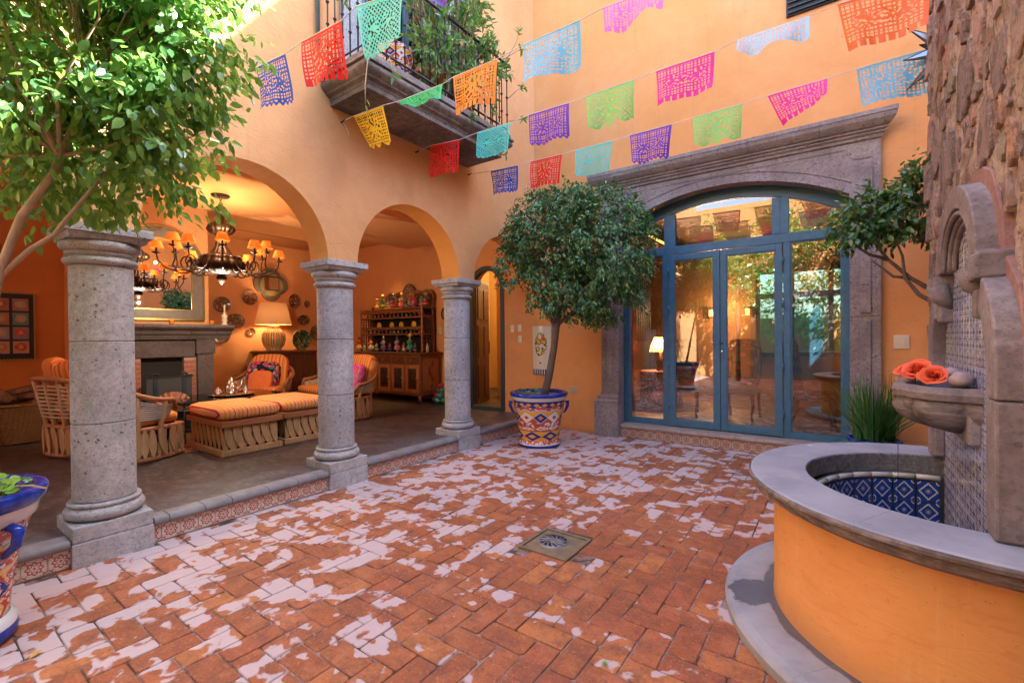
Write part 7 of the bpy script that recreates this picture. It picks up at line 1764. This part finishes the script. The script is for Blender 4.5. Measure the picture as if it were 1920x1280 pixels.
for key, flags in FL.items():
    pts = [NAIL[key]]
    for c, P, Q, B, C in flags: pts += [tuple(P), tuple(Q)]
    pts.append(ENDP[key]); 
    if key in 'AB': pts[-1:] = [(.45, pts[-2][1]+.08, pts[-2][2]+.06), ENDP[key]] if False else [ENDP[key]]
    t = thing('flag_string', f'thin white string carrying paper flags, the {WORD[key]}', 'string', NAIL[key], 'strings of paper flags')
    MB().tube(pts, .0032, 5).build('cord', M_STRING, t)
    MB().tube([(-4.20, NAIL[key][1], NAIL[key][2]), (-4.15, NAIL[key][1], NAIL[key][2]), (-4.14, NAIL[key][1], NAIL[key][2]+.015)], [.010, .008, .006], 6).build('wall_hook', M_IRON, t)
    MB().tube([(-4.16, NAIL[key][1], NAIL[key][2]-.01), (-4.13, NAIL[key][1]+.03, NAIL[key][2]-.10), (-4.10, NAIL[key][1]+.02, NAIL[key][2]-.16)], .0018, 4).build('loose_end', M_STRING, t)
# star lantern at the tower corner
sr = thing('star_lantern', 'spiky tin and glass star lantern hanging beside the tower', 'star lantern', (.66, 4.72, 3.63)); rs = random.Random(4)
M_TIN = plain('tin_glass', (.36, .37, .40), .25, .5, .5, .3)
dirs = [Vector((math.cos(a)*math.cos(e), math.sin(a)*math.cos(e), math.sin(e))) for e, n_ in ((-PI/2, 1), (-.75, 5), (0, 8), (.75, 5), (PI/2, 1)) for a in [2*PI*k/n_+e for k in range(n_)]]
for d in dirs:
    L = .26; p0 = Vector((.66, 4.72, 3.63))+d*.07; s1 = d.orthogonal().normalized(); s2 = d.cross(s1); base = [p0+s1*.045, p0+s2*.045, p0-s1*.045, p0-s2*.045]; tip = p0+d*L*(.75 if abs(d.z) < .1 else 1)
    sp = MB().add(base+[tip], [(0, 1, 4), (1, 2, 4), (2, 3, 4), (3, 0, 4)]).build('spike', M_TIN, sr)
    e_ = MB(); [e_.tube([q, tip], .0035, 4, caps=False) for q in base]; e_.build('lead_edge', M_IRON, sp)
MB().tube([(.66, 4.72, 3.9), (.66, 4.72, 5.2), (.66, 4.45, 5.25)], .006, 5).build('hanging_wire', M_IRON, sr)
# fallen leaves
M_DRY = plain('dry_leaf', (.55, .36, .06), .7)
for k, (x, y, lb) in enumerate(((-3.30, .98, 'curled yellow leaf on the bricks near the first column'), (-3.12, .42, 'yellow fallen leaf on the bricks at the lower left'), (-1.03, 3.30, 'yellow leaf on the bricks right of the drain cover'), (-1.80, 1.72, 'pale fallen petal on the bricks in front of the drain'), (-2.6, 4.05, 'small yellow leaf on the bricks near the middle of the yard'), (-2.85, 2.15, 'pale bit of leaf on the whitened bricks'), (-.90, 1.95, 'green leaf scrap on the bricks near the fountain curb'))):
    V, F = leaf_arrays(np.array([[x, y, .006]]), np.array([[math.cos(k*2), math.sin(k*2), .12]]), np.array([[0, .2, 1.]]), np.array([.055 if k < 2 else .035]), np.array([.03]), .8, -.3)
    tag(MB().add([tuple(q) for q in V[0]], F, True).build('fallen_leaf', M_DRY if k < 6 else M_DOLLAR, rnd=.5), lb, 'leaf')
# greenery outside the dining room window and behind the camera (seen only in glass and mirrors; rear trees added to shade the rear wall)
def bush(name, label, ells, n, mat, seed, trunk=None, ln=.12):
    t = thing(name, label, 'tree', (ells[0][0], ells[0][1], 0)); foliage(t, ells, n, 8, ln, mat, seed, spread=.14, shell=.3)
    MB().tube([(ells[0][0], ells[0][1], 0), (ells[0][0], ells[0][1], ells[0][2])], [.08, .04], 8).build('trunk', M_BARKD, t)
bush('garden_tree', 'leafy green tree in the garden beyond the dining room window', [(.2, 14.2, 2.2, 2.4, .7, 1.6)], 900, M_LEAFL, 31)
bush('rear_shade_tree', 'tree behind the camera, added to shade the sunlit rear wall, left', [(-2.8, -3.3, 3.4, 1.3, .9, 1.2), (-3.6, -3.3, 4.4, .9, .9, 1.3), (-1.4, -3.4, 4.6, 1.3, .8, 1.2)], 1100, M_LEAFL, 33); bush('rear_shade_tree', 'tree behind the camera, added to shade the sunlit rear wall, right', [(1.6, -3.4, 3.8, 1.2, .8, 1.3), (.4, -3.5, 5.0, 1.3, .8, 1.0), (2.4, -3.4, 5.4, 1, .8, 1)], 1000, M_LEAFL, 34)
